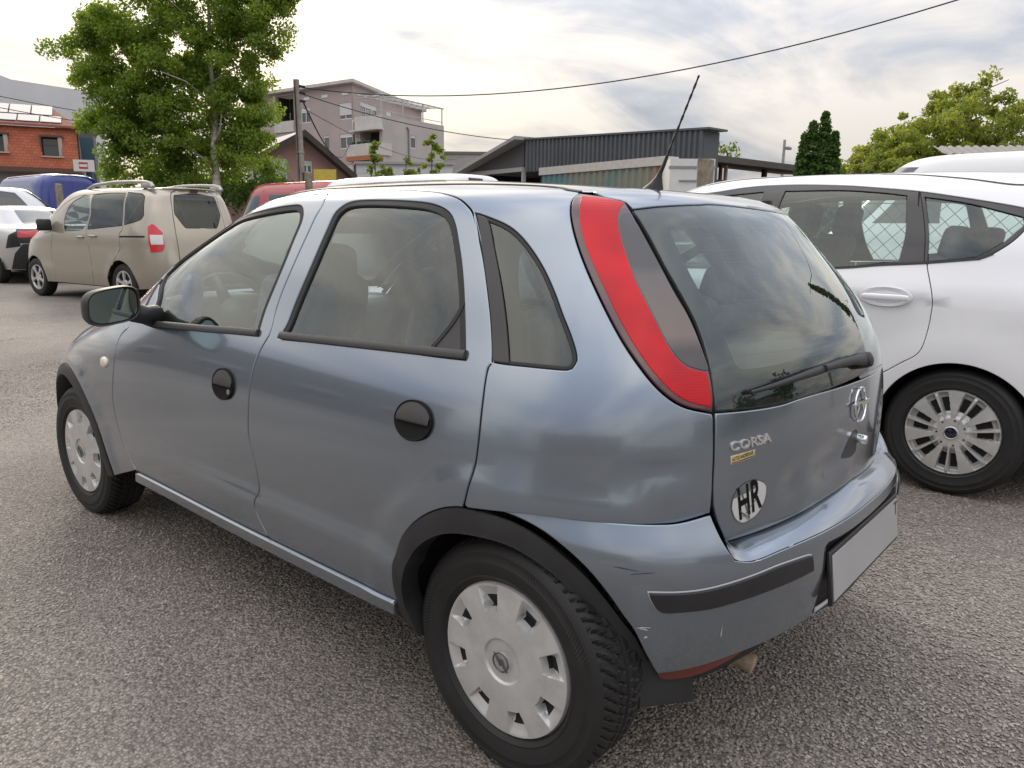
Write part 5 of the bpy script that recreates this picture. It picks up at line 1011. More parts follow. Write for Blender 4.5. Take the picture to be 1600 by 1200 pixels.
    ns = outline(B, [[(.72, .4), (.70, 3.1)], [(.70, 3.1), (1.0, 3.0), (1.30, 3.1)], [(1.30, 3.1), (1.28, .4)], [(1.28, .4), (.72, .4)]], .06); link('front_bumper', panel('front_bumper', B, ns, fill=.1), root, WP)
    tg = outline(B, [[(-.725, .4), (-.725, 5.2), (-.81, 8.55)], [(-.81, 8.55), (-1.0, 8.5), (-1.19, 8.55)], [(-1.19, 8.55), (-1.275, 5.2), (-1.275, .4)], [(-1.275, .4), (-.725, .4)]], .05)
    rw = outline(B, [[(-.79, 5.3), (-.83, 8.0)], [(-.83, 8.0), (-1.17, 8.0)], [(-1.17, 8.0), (-1.21, 5.3)], [(-1.21, 5.3), (-.79, 5.3)]], .04)
    t = link('tailgate', panel('tailgate', B, tg, [rw], fill=.08), root, WP); link('rear_window', panel('rear_window', B, rw, off=-.002, fill=.1), t, PANE_D)
    # pull handle in its scooped cup
    s0, v0 = at(.355, .958); P0 = B.P(np.array([s0]), np.array([v0]))[0]; n = B.N(np.array([s0]), np.array([v0]))[0]; ax = np.array([1., 0, 0]); ax -= n*(n@ax); ax /= np.linalg.norm(ax); up = np.cross(ax, n); up *= np.sign(up[2])
    a = np.linspace(0, 2*PI, 40, endpoint=False); rows = [P0+np.outer(np.cos(a)*.125*f, ax)+np.outer(np.sin(a)*.050*f, up)+n*h for f, h in ((1.0, -.001), (.98, .0025), (.95, .0022), (.80, -.002), (.5, -.012), (.05, -.016))]
    mb = MB(); mb.grid(np.array(rows)+n*.002, closed=True); cup = mb.build('handle_cup', WP, rdr[0], True)
    rows = []
    for t in np.linspace(-1, 1, 17):
        c = P0+ax*(-.002+.108*t)+n*(.016+.016*(1-t**4)); w = .016*(1-abs(t)**8*.35); rows.append([c+up*w*math.cos(k)*(abs(math.cos(k))**3+abs(math.sin(k))**3)**(-1/3)+n*.010*math.sin(k)*(abs(math.cos(k))**3+abs(math.sin(k))**3)**(-1/3) for k in np.linspace(0, 2*PI, 14, endpoint=False)])
    mb = MB(); G = np.array(rows); mb.grid(G, closed=True); mb.F += [tuple(range(14)), tuple(range(len(G)*14-1, len(G)*14-15, -1))]; mb.build('door_handle', WP, cup, auto=50)
    # wells, floor, wheels, seats
    mb = MB()
    for cx in (0, 2.648):
        for sg in (1, -1):
            aa = np.radians(np.linspace(-8, 188, 22)); mb.grid(np.array([[(cx+.35*math.cos(t), sg*y, .318+.35*math.sin(t)) for t in aa] for y in (.55, .875)])); mb.add([(cx, sg*.55, .3)]+[(cx+.35*math.cos(t), sg*.55, .318+.35*math.sin(t)) for t in aa], [(0, i+1, i+2) for i in range(len(aa)-1)])
    mb.box((1.3, 0, .27), (3.9, 1.1, .16)); mb.box((1.32, 0, .28), (1.9, 1.68, .10)); mb.build('underbody', DARK, root)
    def hub(o, y):
        mb = MB(); mb.tube([(0, y+.010, 0), (0, y+.023, 0), (0, y+.0245, 0)], [.030, .028, .020], 28); b = mb.build('hub_disc', mat('hub_blue', (.006, .010, .03), .15, coat=1), o, auto=40)
        mb = MB(); ring = [(.029*math.cos(t), y+.022, .029*math.sin(t)) for t in np.linspace(0, 2*PI, 33)[:-1]]; mb.tube(ring+ring[:1], .0022, 6, caps=False); mb.build('hub_ring', CHROME, o, True)
        mb = MB()
        for k in range(7):
            for q in (-.14,):
                t = 2*PI*(k+.5+q*2.2)/7; mb.tube([(.063*math.cos(t), y+.012, .063*math.sin(t)), (.063*math.cos(t), y+.0195, .063*math.sin(t))], .0045, 10)
        mb.build('bolt_holes', DARK, o)
    for x, sg, sp in ((0, 1, .22), (2.648, 1, .5), (0, -1, .1), (2.648, -1, .7)):
        wheel(root, x, .775*sg, .316, .316, .208, .205, 'seven', False, sg, sp, cap_r=.213, hub=hub if sg > 0 and x < 1 else None)
    def cushion(name, c, d, m, parent=root, bev=.05, ry=0.0, taper=None): return rounded(name, c, d, m, parent, bev, Matrix.Rotation(ry, 3, 'Y'), 3, taper)
    for y in (.38, -.38):
        s = cushion('front_seat', (1.40, y, .66), (.52, .5, .17), SEAT); cushion('seat_back', (1.10, y, .95), (.15, .5, .62), SEAT, s, .06, -.25, (1, .85)); cushion('head_restraint', (.98, y, 1.34), (.11, .28, .20), SEAT, s, .05, -.2)
    for y in (.5, 0, -.5):
        s = cushion('rear_seat', (.55, y, .62), (.48, .46, .17), SEAT); cushion('seat_back', (.27, y, .90), (.14, .44, .54), SEAT, s, .06, -.25, (1, .85)); cushion('head_restraint', (.16, y, 1.22), (.10, .26, .18), SEAT, s, .05, -.2)
    cushion('dashboard', (2.25, 0, .90), (.5, 1.5, .3), CABIN, bev=.09)
    mb = MB(); mb.tube([(.06, 0, 1.60), (.0, 0, 1.64), (-.06, 0, 1.72)], [.012, .006, .003], 8); rows = []
    for x, z, w, l in ((.05, 1.585, .035, .09), (.045, 1.605, .028, .075), (.03, 1.63, .014, .035), (.015, 1.645, .007, .014)):
        rows.append([(x+l*math.cos(t), w*math.sin(t), z) for t in np.linspace(0, 2*PI, 16, endpoint=False)])
    mb.grid(np.array(rows), closed=True); o = mb.build('aerial', BLACK_PL, rf, True); o.location = (-.20, -.0, -.03)
    return root
build_mpv()

# ------------------------------------------------------------------ the beige van by the building
def car_disp_van(q, ys):
    x, y, z = q[..., 0], q[..., 1], q[..., 2]; side = sst(.6, .8, y)
    d = .018*(1-sst(.37, .54, np.hypot(x, z-.33)))*side+.018*(1-sst(.37, .54, np.hypot(x-2.66, z-.33)))*side
    return d-.012*sst(.50, .60, z)*(1-sst(.86, 1.0, z))*side
def build_van():
    T = VANT; B = Body(VANK, car_disp_van); P = paint('beige_metallic_paint', (.43, .385, .31), .5, .33, dust=.1)
    root = thing('beige_van', 'beige passenger van with roof rails and a red tail lamp, parked facing away', 'van', (11.31+.80*math.sin(.135), -3.17-.80*math.cos(.135), 0), .135)
    at = B.at
    arc = lambda cx, a0, a1, n, r=.365: [at(cx+r*math.cos(math.radians(a)), .33+r*math.sin(math.radians(a))) for a in np.linspace(a0, a1, n)]
    g1 = [at(.97, 1.70)]+T['gap1'][1:6]+[at(.88, .27)]; g2 = [at(-.035, 1.72)]+T['gap2'][2:]
    g0 = [at(1.92, 1.12)]+T['gap0'][2:5]+[at(2.05, .27)]
    topf = [at(1.95, 1.40), at(1.70, 1.55), at(1.40, 1.66), at(1.18, 1.70), at(.97, 1.70)]
    W = {k: outline(B, s, .014) for k, s in (('f', [T['win_f'][:5], T['win_f'][4:7], T['win_f'][6:]+T['win_f'][:1]]), ('m', [T['win_m'][:2], T['win_m'][1:3], T['win_m'][2:4], T['win_m'][3:]+T['win_m'][:1]]), ('q', [T['win_q'][:2], T['win_q'][1:3], T['win_q'][2:4], T['win_q'][3:6], [T['win_q'][5], T['win_q'][0]]]))}
    Lf = outline(B, [g1, [g1[-1], at(2.05, .27)], g0[::-1], [g0[0], topf[0]], topf], .025)
    Lm = outline(B, [g1, [g1[-1], at(.40, .27)], [at(.40, .27), at(.39, .40)]+arc(0, 25, 50, 4), g2[::-1][1:], [g2[0], at(.5, 1.725), g1[0]]], .025)
    roofl = [(-.86, 9.2), (-.60, 9.3), (-.35, 9.45), (0, 9.5), (.2, 9.35), (.34, 9.0), (.42, 8.4)]; scr = [(.42, 8.4), (.455, 7.2), (.48, 6.0), (.50, 5.0)]
    rg = [(-.86, 9.2), (-.695, 8.4), (-.69, 6.2), (-.70, 4.5), (-.71, 2.5), (-.71, 0.3)]
    Lq = outline(B, [g2[:-1]+arc(0, 50, 180, 16), [at(-.365, .30), at(-.38, .27), (-.71, .3)], rg[::-1], roofl, scr, [(.50, 5.0), at(2.25, 1.10), at(1.92, 1.12)], [g0[0], topf[0]], topf, [at(.97, 1.70), at(.5, 1.725), g2[0]]], .025)
    fr = mat('pane_rubber', (.015, .015, .016), .4)
    for nm, L, w in (('front_door', Lf, 'f'), ('sliding_door', Lm, 'm'), ('quarter_panel', Lq, 'q')):
        o = both(nm, panel(nm, B, L, [W[w]], gap=.0045, fill=.05), P, root); both('window_pane', panel('window_pane', B, inset(B, W[w], .004), off=-.003, gap=0, lip=.004, fill=.08), PANE if w == 'f' else PANE_D, o[0], True, o[1])
        if w == 'q': qp = o
        if w == 'm': md = o
        if w == 'f': fdr = o
    Lw = outline(B, [g0, [at(2.05, .27), at(2.30, .27)], arc(2.66, 178, 2, 18), [at(3.04, .27), (.74, .4)], [(.74, .4), (.72, 3.4), (.60, 4.4), (.50, 5.0)], [(.50, 5.0), at(2.25, 1.10), g0[0]]], .03)
    both('front_fender', panel('front_fender', B, Lw, fill=.06), P, root)
    ws_top = [(.42, 8.4), (.7, 8.6), (1.0, 8.7)]; mb = MB(); hl = np.vstack([resample(B, crom(h), .05)[(0 if i == 0 else 1):] for i, h in enumerate([ws_top[::-1], roofl[::-1]+[(-1.0, 9.2)]])])
    for sg in (1, -1): mb.grid(np.array([B.P(hl[:, 0], hl[:, 1]+(B.n-.001-hl[:, 1])*j/10)*[1, sg, 1] for j in range(11)])[:, ::-sg])
    rf = mb.build('roof', P, root, True)
    ws = outline(B, [scr, [(.50, 5.0), (1.0, 4.9), (1.50, 5.0)], [(2-s, v) for s, v in scr[::-1]], [(1.58, 8.4), (1.3, 8.6), (1.0, 8.7), (.7, 8.6), (.42, 8.4)]], .05); link('windscreen', panel('windscreen', B, ws, fill=.1), root, PANE)
    bn = outline(B, [[(.50, 5.0), (.60, 4.4), (.72, 3.4)], [(.72, 3.4), (1.0, 3.3), (1.28, 3.4)], [(1.28, 3.4), (1.4, 4.4), (1.5, 5.0)], [(1.5, 5.0), (1, 4.8), (.5, 5.0)]], .06); link('bonnet', panel('bonnet', B, bn, fill=.12), root, P)
    ns = outline(B, [[(.74, .4), (.72, 3.3)], [(.72, 3.3), (1, 3.2), (1.28, 3.3)], [(1.28, 3.3), (1.26, .4)], [(1.26, .4), (.74, .4)]], .08); link('front_bumper', panel('front_bumper', B, ns, fill=.12), root, P)
    tgl = outline(B, [rg[:-1]+[(-.71, 2.0)], [(-.71, 2.0), (-1, 1.95), (-1.29, 2.0)], [(-2-s, v) for s, v in rg[:-1][::-1]], [(-1.14, 9.2), (-1, 9.2), (-.86, 9.2)]], .05)
    rwl = [(-.715, 7.9), (-.708, 6.4), (-.71, 5.9)]; rwb = [(-.71, 5.9), (-.80, 4.75), (-.83, 4.68)]
    mir = lambda p: [(-2-s, v) for s, v in p[::-1]]
    rw = outline(B, [rwl, rwb, [(-.83, 4.68), (-1.17, 4.68)], mir(rwb), mir(rwl), [(-1.285, 7.9), (-1, 8.3), (-.715, 7.9)]], .04)
    tg = link('tailgate', panel('tailgate', B, tgl, [rw], gap=.0045, fill=.08), root, P); link('rear_window', panel('rear_window', B, rw, off=-.001, fill=.08), tg, PANE_D)
    bmp = outline(B, [[(-.71, .3), (-.71, 1.95)], [(-.71, 1.95), (-1, 1.9), (-1.29, 1.95)], [(-1.29, 1.95), (-1.29, .3)], [(-1.29, .3), (-.71, .3)]], .05); link('rear_bumper', panel('rear_bumper', B, bmp, off=.02, fill=.08), root, P)
    lp = T['lamp']; me = panel('tail_lamp', B, outline(B, [lp[:3], lp[2:5], lp[4:6], lp[5:]+lp[:1]], .014), off=.014, gap=0, lip=.03); o = both('tail_lamp', me, mat('van_red_lens', (.62, .012, .02), .15, coat=1), root)
    lw = T['lamp_w']; me = panel('clear_lens', B, outline(B, [[lw[0], lw[1]], [lw[1], lw[2]], [lw[2], lw[3]], [lw[3], lw[0]]], .014), off=.017, gap=0, lip=.003); both('clear_lens', me, mat('van_clear_lens', (.7, .68, .66), .15, coat=1), o[0], True, o[1])
    sl = sweep('door_track', B, [at(-.06, 1.06), at(-.3, 1.065), at(-.58, 1.068)], [(-.013, -.002), (-.012, .003), (.012, .003), (.013, -.002)]); link('door_track', sl, qp[0], DARK)
    for x, z, d in ((1.05, 1.035, fdr[0]), (.68, 1.055, md[0])):
        s, v = at(x, z); c = B.P(np.array([s]), np.array([v]))[0]; mb = MB(); mb.tube([c+np.array([-.09, .0, .0]), c+np.array([-.075, .03, .004]), c+np.array([0, .036, .006]), c+np.array([.075, .03, .004]), c+np.array([.09, 0, 0])], [.016, .018, .018, .018, .016], 8); mb.build('door_handle', P, d, True)
    s, v = at(2.0, 1.19); mb = MB(); mb.box((1.98, 1.00, 1.22), (.10, .22, .19), bev=.04); mb.tube([(1.98, .86, 1.15), (1.98, .95, 1.18)], .03, 8); mb.build('door_mirror', BLACK_PL, fdr[0], auto=50)
    # roof rails
    rail = mat('silver_rail', (.42, .41, .38), .4, .3)
    for sg in (1, -1):
        mb = MB(); y = .60*sg; mb.tube([(1.42, y*.93, 1.745), (1.30, y*.96, 1.80), (1.05, y, 1.855), (.5, y, 1.89), (-.05, y, 1.89), (-.38, y, 1.875), (-.50, y, 1.85), (-.55, y, 1.80)], [.012, .022, .026, .026, .026, .030, .034, .034], 10)
        mb.box((-.40, y, 1.83), (.26, .06, .09), bev=.02); mb.build('roof_rail', rail, rf, auto=50)
    mb = MB(); mb.box((-.69, 0, 1.762), (.03, .14, .03), bev=.01); mb.build('brake_light', RED_DARK, tg)
    mb = MB()
    for cx in (0, 2.66):
        for sg in (1, -1):
            aa = np.radians(np.linspace(-8, 188, 18)); mb.grid(np.array([[(cx+.372*math.cos(t), sg*y, .33+.372*math.sin(t)) for t in aa] for y in (.5, .875)])); mb.add([(cx, sg*.5, .3)]+[(cx+.372*math.cos(t), sg*.5, .33+.372*math.sin(t)) for t in aa], [(0, i+1, i+2) for i in range(len(aa)-1)])
    mb.box((1.3, 0, .30), (3.9, 1.1, .16)); mb.box((1.33, 0, .31), (1.9, 1.68, .10)); mb.build('underbody', DARK, root)
    for x, sg, sp in ((0, 1, .3), (2.66, 1, .9), (0, -1, .2), (2.66, -1, .2)): wheel(root, x, .775*sg, .326, .326, .213, .205, 'five', False, sg, sp, cap_r=.218)
    for y in (.38, -.38):
        s = rounded('front_seat', (1.5, y, .75), (.5, .5, .18), SEAT, root, .05); rounded('seat_back', (1.22, y, 1.05), (.15, .48, .6), SEAT, s, .06, Matrix.Rotation(-.2, 3, 'Y')); rounded('head_restraint', (1.12, y, 1.45), (.1, .28, .2), SEAT, s, .05)
    rounded('dashboard', (2.3, 0, 1.0), (.5, 1.5, .3), CABIN, root, .08)
    return root
build_van()

# ------------------------------------------------------------------ ground
def asphalt():
    m = bpy.data.materials.new('chip_asphalt'); m.use_nodes = True; nt = m.node_tree; N = nt.nodes; L = nt.links; b = N['Principled BSDF']; tc = N.new('ShaderNodeTexCoord')
    def noise(sc, det=6, ro=.6):
        n = N.new('ShaderNodeTexNoise'); n.inputs['Scale'].default_value = sc; n.inputs['Detail'].default_value = det; n.inputs['Roughness'].default_value = ro; L.new(tc.outputs['Object'], n.inputs['Vector']); return n.outputs[0]
    def vor(sc, feat='F1'):
        n = N.new('ShaderNodeTexVoronoi'); n.feature = feat; n.inputs['Scale'].default_value = sc; L.new(tc.outputs['Object'], n.inputs['Vector']); return n
    v = vor(118); v2 = vor(70); big = noise(.35, 5); mid = noise(2.2, 7, .7)
    r = N.new('ShaderNodeValToRGB'); sp = N.new('ShaderNodeSeparateColor'); L.new(v.outputs['Color'], sp.inputs[0]); L.new(sp.outputs[0], r.inputs[0]); e = r.color_ramp.elements
    e[0].position = 0; e[0].color = (.195, .17, .15, 1); e[1].position = 1; e[1].color = (.42, .37, .318, 1); k = e.new(.5); k.color = (.295, .26, .223, 1)
    d = N.new('ShaderNodeMapRange'); d.inputs[1].default_value = .35; d.inputs[2].default_value = .75; d.inputs[3].default_value = 1; d.inputs[4].default_value = .55; L.new(v.outputs['Distance'], d.inputs[0])
    mu = N.new('ShaderNodeMix'); mu.data_type = 'RGBA'; mu.blend_type = 'MULTIPLY'; mu.inputs[0].default_value = 1; L.new(r.outputs[0], mu.inputs[6]); L.new(d.outputs[0], mu.inputs[7])
    st = N.new('ShaderNodeMapRange'); st.inputs[1].default_value = .3; st.inputs[2].default_value = .7; st.inputs[3].default_value = .62; st.inputs[4].default_value = 1.10; L.new(big, st.inputs[0])
    st2 = N.new('ShaderNodeMapRange'); st2.inputs[1].default_value = .3; st2.inputs[2].default_value = .7; st2.inputs[3].default_value = .86; st2.inputs[4].default_value = 1.12; L.new(mid, st2.inputs[0])
    m2 = N.new('ShaderNodeVectorMath'); m2.operation = 'SCALE'; L.new(mu.outputs[2], m2.inputs[0]); L.new(st.outputs[0], m2.inputs['Scale']); m3 = N.new('ShaderNodeVectorMath'); m3.operation = 'SCALE'; L.new(m2.outputs[0], m3.inputs[0]); L.new(st2.outputs[0], m3.inputs['Scale'])
    L.new(m3.outputs[0], b.inputs['Base Color']); b.inputs['Roughness'].default_value = .8
    ad = N.new('ShaderNodeMath'); ad.operation = 'ADD'; L.new(v.outputs['Distance'], ad.inputs[0]); L.new(v2.outputs['Distance'], ad.inputs[1])
    bp = N.new('ShaderNodeBump'); bp.inputs['Strength'].default_value = .9; bp.inputs['Distance'].default_value = .006; bp.invert = True; L.new(ad.outputs[0], bp.inputs['Height']); L.new(bp.outputs[0], b.inputs['Normal']); return m
def chip_mat():
    m = bpy.data.materials.new('stone_chip'); m.use_nodes = True; nt = m.node_tree; N = nt.nodes; L = nt.links; b = N['Principled BSDF']; oi = N.new('ShaderNodeObjectInfo'); r = N.new('ShaderNodeValToRGB'); L.new(oi.outputs['Random'], r.inputs[0]); e = r.color_ramp.elements
    e[0].color = (.20, .175, .153, 1); e[1].color = (.46, .405, .345, 1)
    for p, c in ((.3, (.275, .24, .206, 1)), (.6, (.325, .284, .24, 1)), (.85, (.375, .332, .285, 1))): k = e.new(p); k.color = c
    L.new(r.outputs[0], b.inputs['Base Color']); b.inputs['Roughness'].default_value = .75; return m
def build_ground():
    n = 60; xs = np.concatenate([np.linspace(-400, -12, 12), np.linspace(-10, 30, n), np.linspace(34, 700, 16)]); ys = np.concatenate([np.linspace(-700, -34, 16), np.linspace(-30, 14, n), np.linspace(16, 400, 12)])
    X, Y = np.meshgrid(xs, ys, indexing='ij'); near = np.exp(-((X-4)/18)**2-((Y+4)/14)**2)
    Z = near*(.012*np.sin(X*.7+1)*np.sin(Y*.9)+.010*np.sin(X*1.9+Y*1.3)); flat = np.exp(-((X-1)/3.5)**2-((Y+.7)/3.2)**2); Z = Z*(1-flat)-.002
    mb = MB(); mb.grid(np.stack([X, Y, Z], -1)); mb.F = [f[::-1] for f in mb.F]; g = mb.build('ground', asphalt(), None, True); g['kind'] = 'structure'
    # loose and half-bedded chippings near the camera
    K = 210000; rng = np.random.default_rng(5); th = CAM_YAW+rng.uniform(-.85, .85, K); d = .55+9.5*rng.random(K)**1.15; x = CAM_POS[0]+d*np.cos(th); y = CAM_POS[1]+d*np.sin(th)
    me = mesh('stone_chippings', np.stack([x, y, np.full(K, -.001)], -1), []); o = link('stone_chippings', me); o['kind'] = 'stuff'
    ng = bpy.data.node_groups.new('scatter_chips', 'GeometryNodeTree'); ng.interface.new_socket('Geometry', in_out='INPUT', socket_type='NodeSocketGeometry'); ng.interface.new_socket('Geometry', in_out='OUTPUT', socket_type='NodeSocketGeometry')
    N = ng.nodes; L = ng.links; gi = N.new('NodeGroupInput'); go = N.new('NodeGroupOutput'); ip = N.new('GeometryNodeInstanceOnPoints'); ico = N.new('GeometryNodeMeshIcoSphere'); ico.inputs['Radius'].default_value = 1; ico.inputs['Subdivisions'].default_value = 1
    sm = N.new('GeometryNodeSetMaterial'); sm.inputs['Material'].default_value = chip_mat(); L.new(ico.outputs[0], sm.inputs[0])
    rr = N.new('FunctionNodeRandomValue'); rr.data_type = 'FLOAT_VECTOR'; rr.inputs[0].default_value = (-.35, -.35, 0); rr.inputs[1].default_value = (.35, .35, 6.28)
    rs = N.new('FunctionNodeRandomValue'); rs.data_type = 'FLOAT_VECTOR'; rs.inputs[0].default_value = (.0030, .0025, .0013); rs.inputs[1].default_value = (.0074, .0054, .0029); rs.inputs['Seed'].default_value = 9
    L.new(gi.outputs[0], ip.inputs['Points']); L.new(sm.outputs[0], ip.inputs['Instance']); L.new(rr.outputs[0], ip.inputs['Rotation']); L.new(rs.outputs[0], ip.inputs['Scale']); L.new(ip.outputs[0], go.inputs[0])
    md = o.modifiers.new('scatter', 'NODES'); md.node_group = ng
build_ground()

# ------------------------------------------------------------------ plainer vehicles farther off
def tyre_arch(B, cx, r, z0=.33): pass
def far_car(name, label, cat, loc, rz, knots, wheelbase, m, side_win=(), rear_win=None, front_win=None, lamps=None, R=.32, extra=None, group=None, wheels='ten', kmat=None, wells=True):
    B = Body(knots); root = thing(name, label, cat, loc, rz, group); nv = 46; ns = 120
    S_, V_ = np.meshgrid(np.linspace(-1, 1, ns), np.linspace(0, B.n, nv), indexing='ij'); G = B.P(S_, V_); mb = MB()
    for sg in (1, -1):
        k = len(mb.V); H = G*[1, sg, 1]; mb.grid(H[:, ::sg])
    # cut the wheel openings out of the skin
    V = np.array(mb.V); F = np.array(mb.F); c = V[F].mean(1); keep = np.ones(len(F), bool)
    for cx in (0, wheelbase): keep &= ~((np.hypot(c[:, 0]-cx, c[:, 2]-R) < R*1.12) & (np.abs(c[:, 1]) > .5))
    mb.F = [tuple(f) for f in F[keep]]; body = mb.build('body', m, root, True)
    def pan(nm, pts, mm, off=.004, mir=True, lip=.01, parent=root):
        L = outline(B, [[p, q] for p, q in zip(pts, pts[1:]+pts[:1])], .05); L = inset(B, L, 0.0); me = panel(nm, B, L, off=off, gap=0, lip=lip, fill=.05); a = link(nm, me, parent, mm)
        if mir: return a, link(nm, mirrored(me), parent, mm)
        return a, None
    at = B.at
    for w in side_win: pan('side_window', [at(x, z) for x, z in w], PANE_FAR)
    if rear_win: pan('rear_window', rear_win, PANE_FAR, mir=False)
    if front_win: pan('windscreen', front_win, PANE_FAR, mir=False)
    for nm, pts, mm in (lamps or ()): pan(nm, pts, mm, off=.016)
    mb = MB()
    for cx in (0, wheelbase):
        for sg in (1, -1):
            aa = np.radians(np.linspace(-6, 186, 16)); W = float(B.W(1)); mb.grid(np.array([[(cx+R*1.12*math.cos(t), sg*y, R+R*1.12*math.sin(t)) for t in aa] for y in (.5, W-.02)])); mb.add([(cx, sg*.5, R)]+[(cx+R*1.12*math.cos(t), sg*.5, R+R*1.12*math.sin(t)) for t in aa], [(0, i+1, i+2) for i in range(len(aa)-1)])
    mb.box((wheelbase/2, 0, .32), (wheelbase+1.0, 1.0, .16)); mb.box((wheelbase/2, 0, .33), (wheelbase-.75, 1.6, .12)); mb.build('underbody', DARK, root)
    W = float(B.W(1))
    for x in (0, wheelbase):
        for sg in (1, -1): wheel(root, x, (W-.12)*sg, R, R, R*.64, .20, wheels, False, sg, .3*x)
    if extra: extra(root, B, pan)
    return root
Body.W = lambda B, v: B.cols(np.asarray([float(v)]))[0, 1]
PANE_FAR = mat('far_window', (.035, .042, .045), .06, 0, coat=1.0, spec=.8)
LENS_FAR = mat('far_red_lens', (.50, .012, .02), .2, coat=.8)
def scaled(K, sx=1.0, sy=1.0, sz=1.0, dz=0.0): return [(k[0]*sz+dz, k[1]*sy, k[2]*sx, k[3]*sx, k[4]*sx)+tuple(k[5:]) for k in K]
VANBOX = [(.28, .90, -1.0, 1.5, 4.0, 12, 5, 8, 2.6), (.6, .95, -1.02, 1.5, 4.1, 14, 6, 8, 2.6), (1.0, .95, -1.02, 1.5, 4.0, 14, 6, 7, 2.6), (1.25, .94, -1.0, 1.5, 3.75, 14, 6, 7, 2.6), (1.6, .90, -.98, 1.5, 3.40, 14, 6, 6, 2.8), (1.95, .85, -.96, 1.5, 3.05, 13, 6, 6, 3), (2.15, .79, -.94, 1.5, 2.8, 11, 5, 6, 3), (2.24, .68, -.88, 1.4, 2.5, 8, 4, 5, 3), (2.27, .4, -.5, 1.3, 2.0, 5, 3, 4, 3), (2.285, .02, 1.1, 1.2, 1.3, 2.5, 2.3, 2.5, 2.3)]
SEDAN = [(.26, .86, -.90, 1.3, 3.5, 6, 2.6, 6, 2.3), (.45, .90, -.97, 1.3, 3.6, 6, 2.6, 6, 2.3), (.65, .91, -1.0, 1.3, 3.6, 6, 2.6, 5, 2.2), (.85, .90, -1.0, 1.3, 3.4, 6, 2.6, 4.6, 2.2), (1.0, .86, -.90, 1.3, 2.7, 6, 2.6, 4.4, 2.2), (1.06, .82, -.62, 1.3, 2.45, 5, 2.5, 4.2, 2.2), (1.15, .77, -.33, 1.25, 2.25, 5, 2.6, 4.2, 2.2), (1.28, .70, -.02, 1.2, 1.98, 5, 2.7, 4, 2.3), (1.37, .63, .22, 1.15, 1.75, 4.6, 2.7, 3.6, 2.4), (1.42, .48, .55, 1.1, 1.5, 3.6, 2.6, 3, 2.4), (1.44, .02, .95, 1.0, 1.05, 2.5, 2.3, 2.5, 2.3)]
SUV = [(.30, .88, -.85, 1.3, 3.45, 8, 3, 7, 2.6), (.6, .93, -.90, 1.3, 3.55, 9, 3, 7, 2.6), (.95, .93, -.90, 1.3, 3.5, 9, 3, 6, 2.5), (1.15, .91, -.86, 1.3, 3.1, 9, 3, 5, 2.4), (1.25, .88, -.82, 1.3, 2.45, 8, 3, 5, 2.5), (1.5, .80, -.74, 1.2, 2.15, 8, 3, 5, 2.5), (1.72, .72, -.62, 1.1, 1.85, 7, 3, 4.4, 2.6), (1.80, .55, -.45, 1.05, 1.6, 5, 3, 4, 2.6), (1.83, .02, .85, .95, 1.0, 2.5, 2.3, 2.5, 2.3)]
def mir_l(p): return [(-2-s, v) for s, v in p[::-1]]
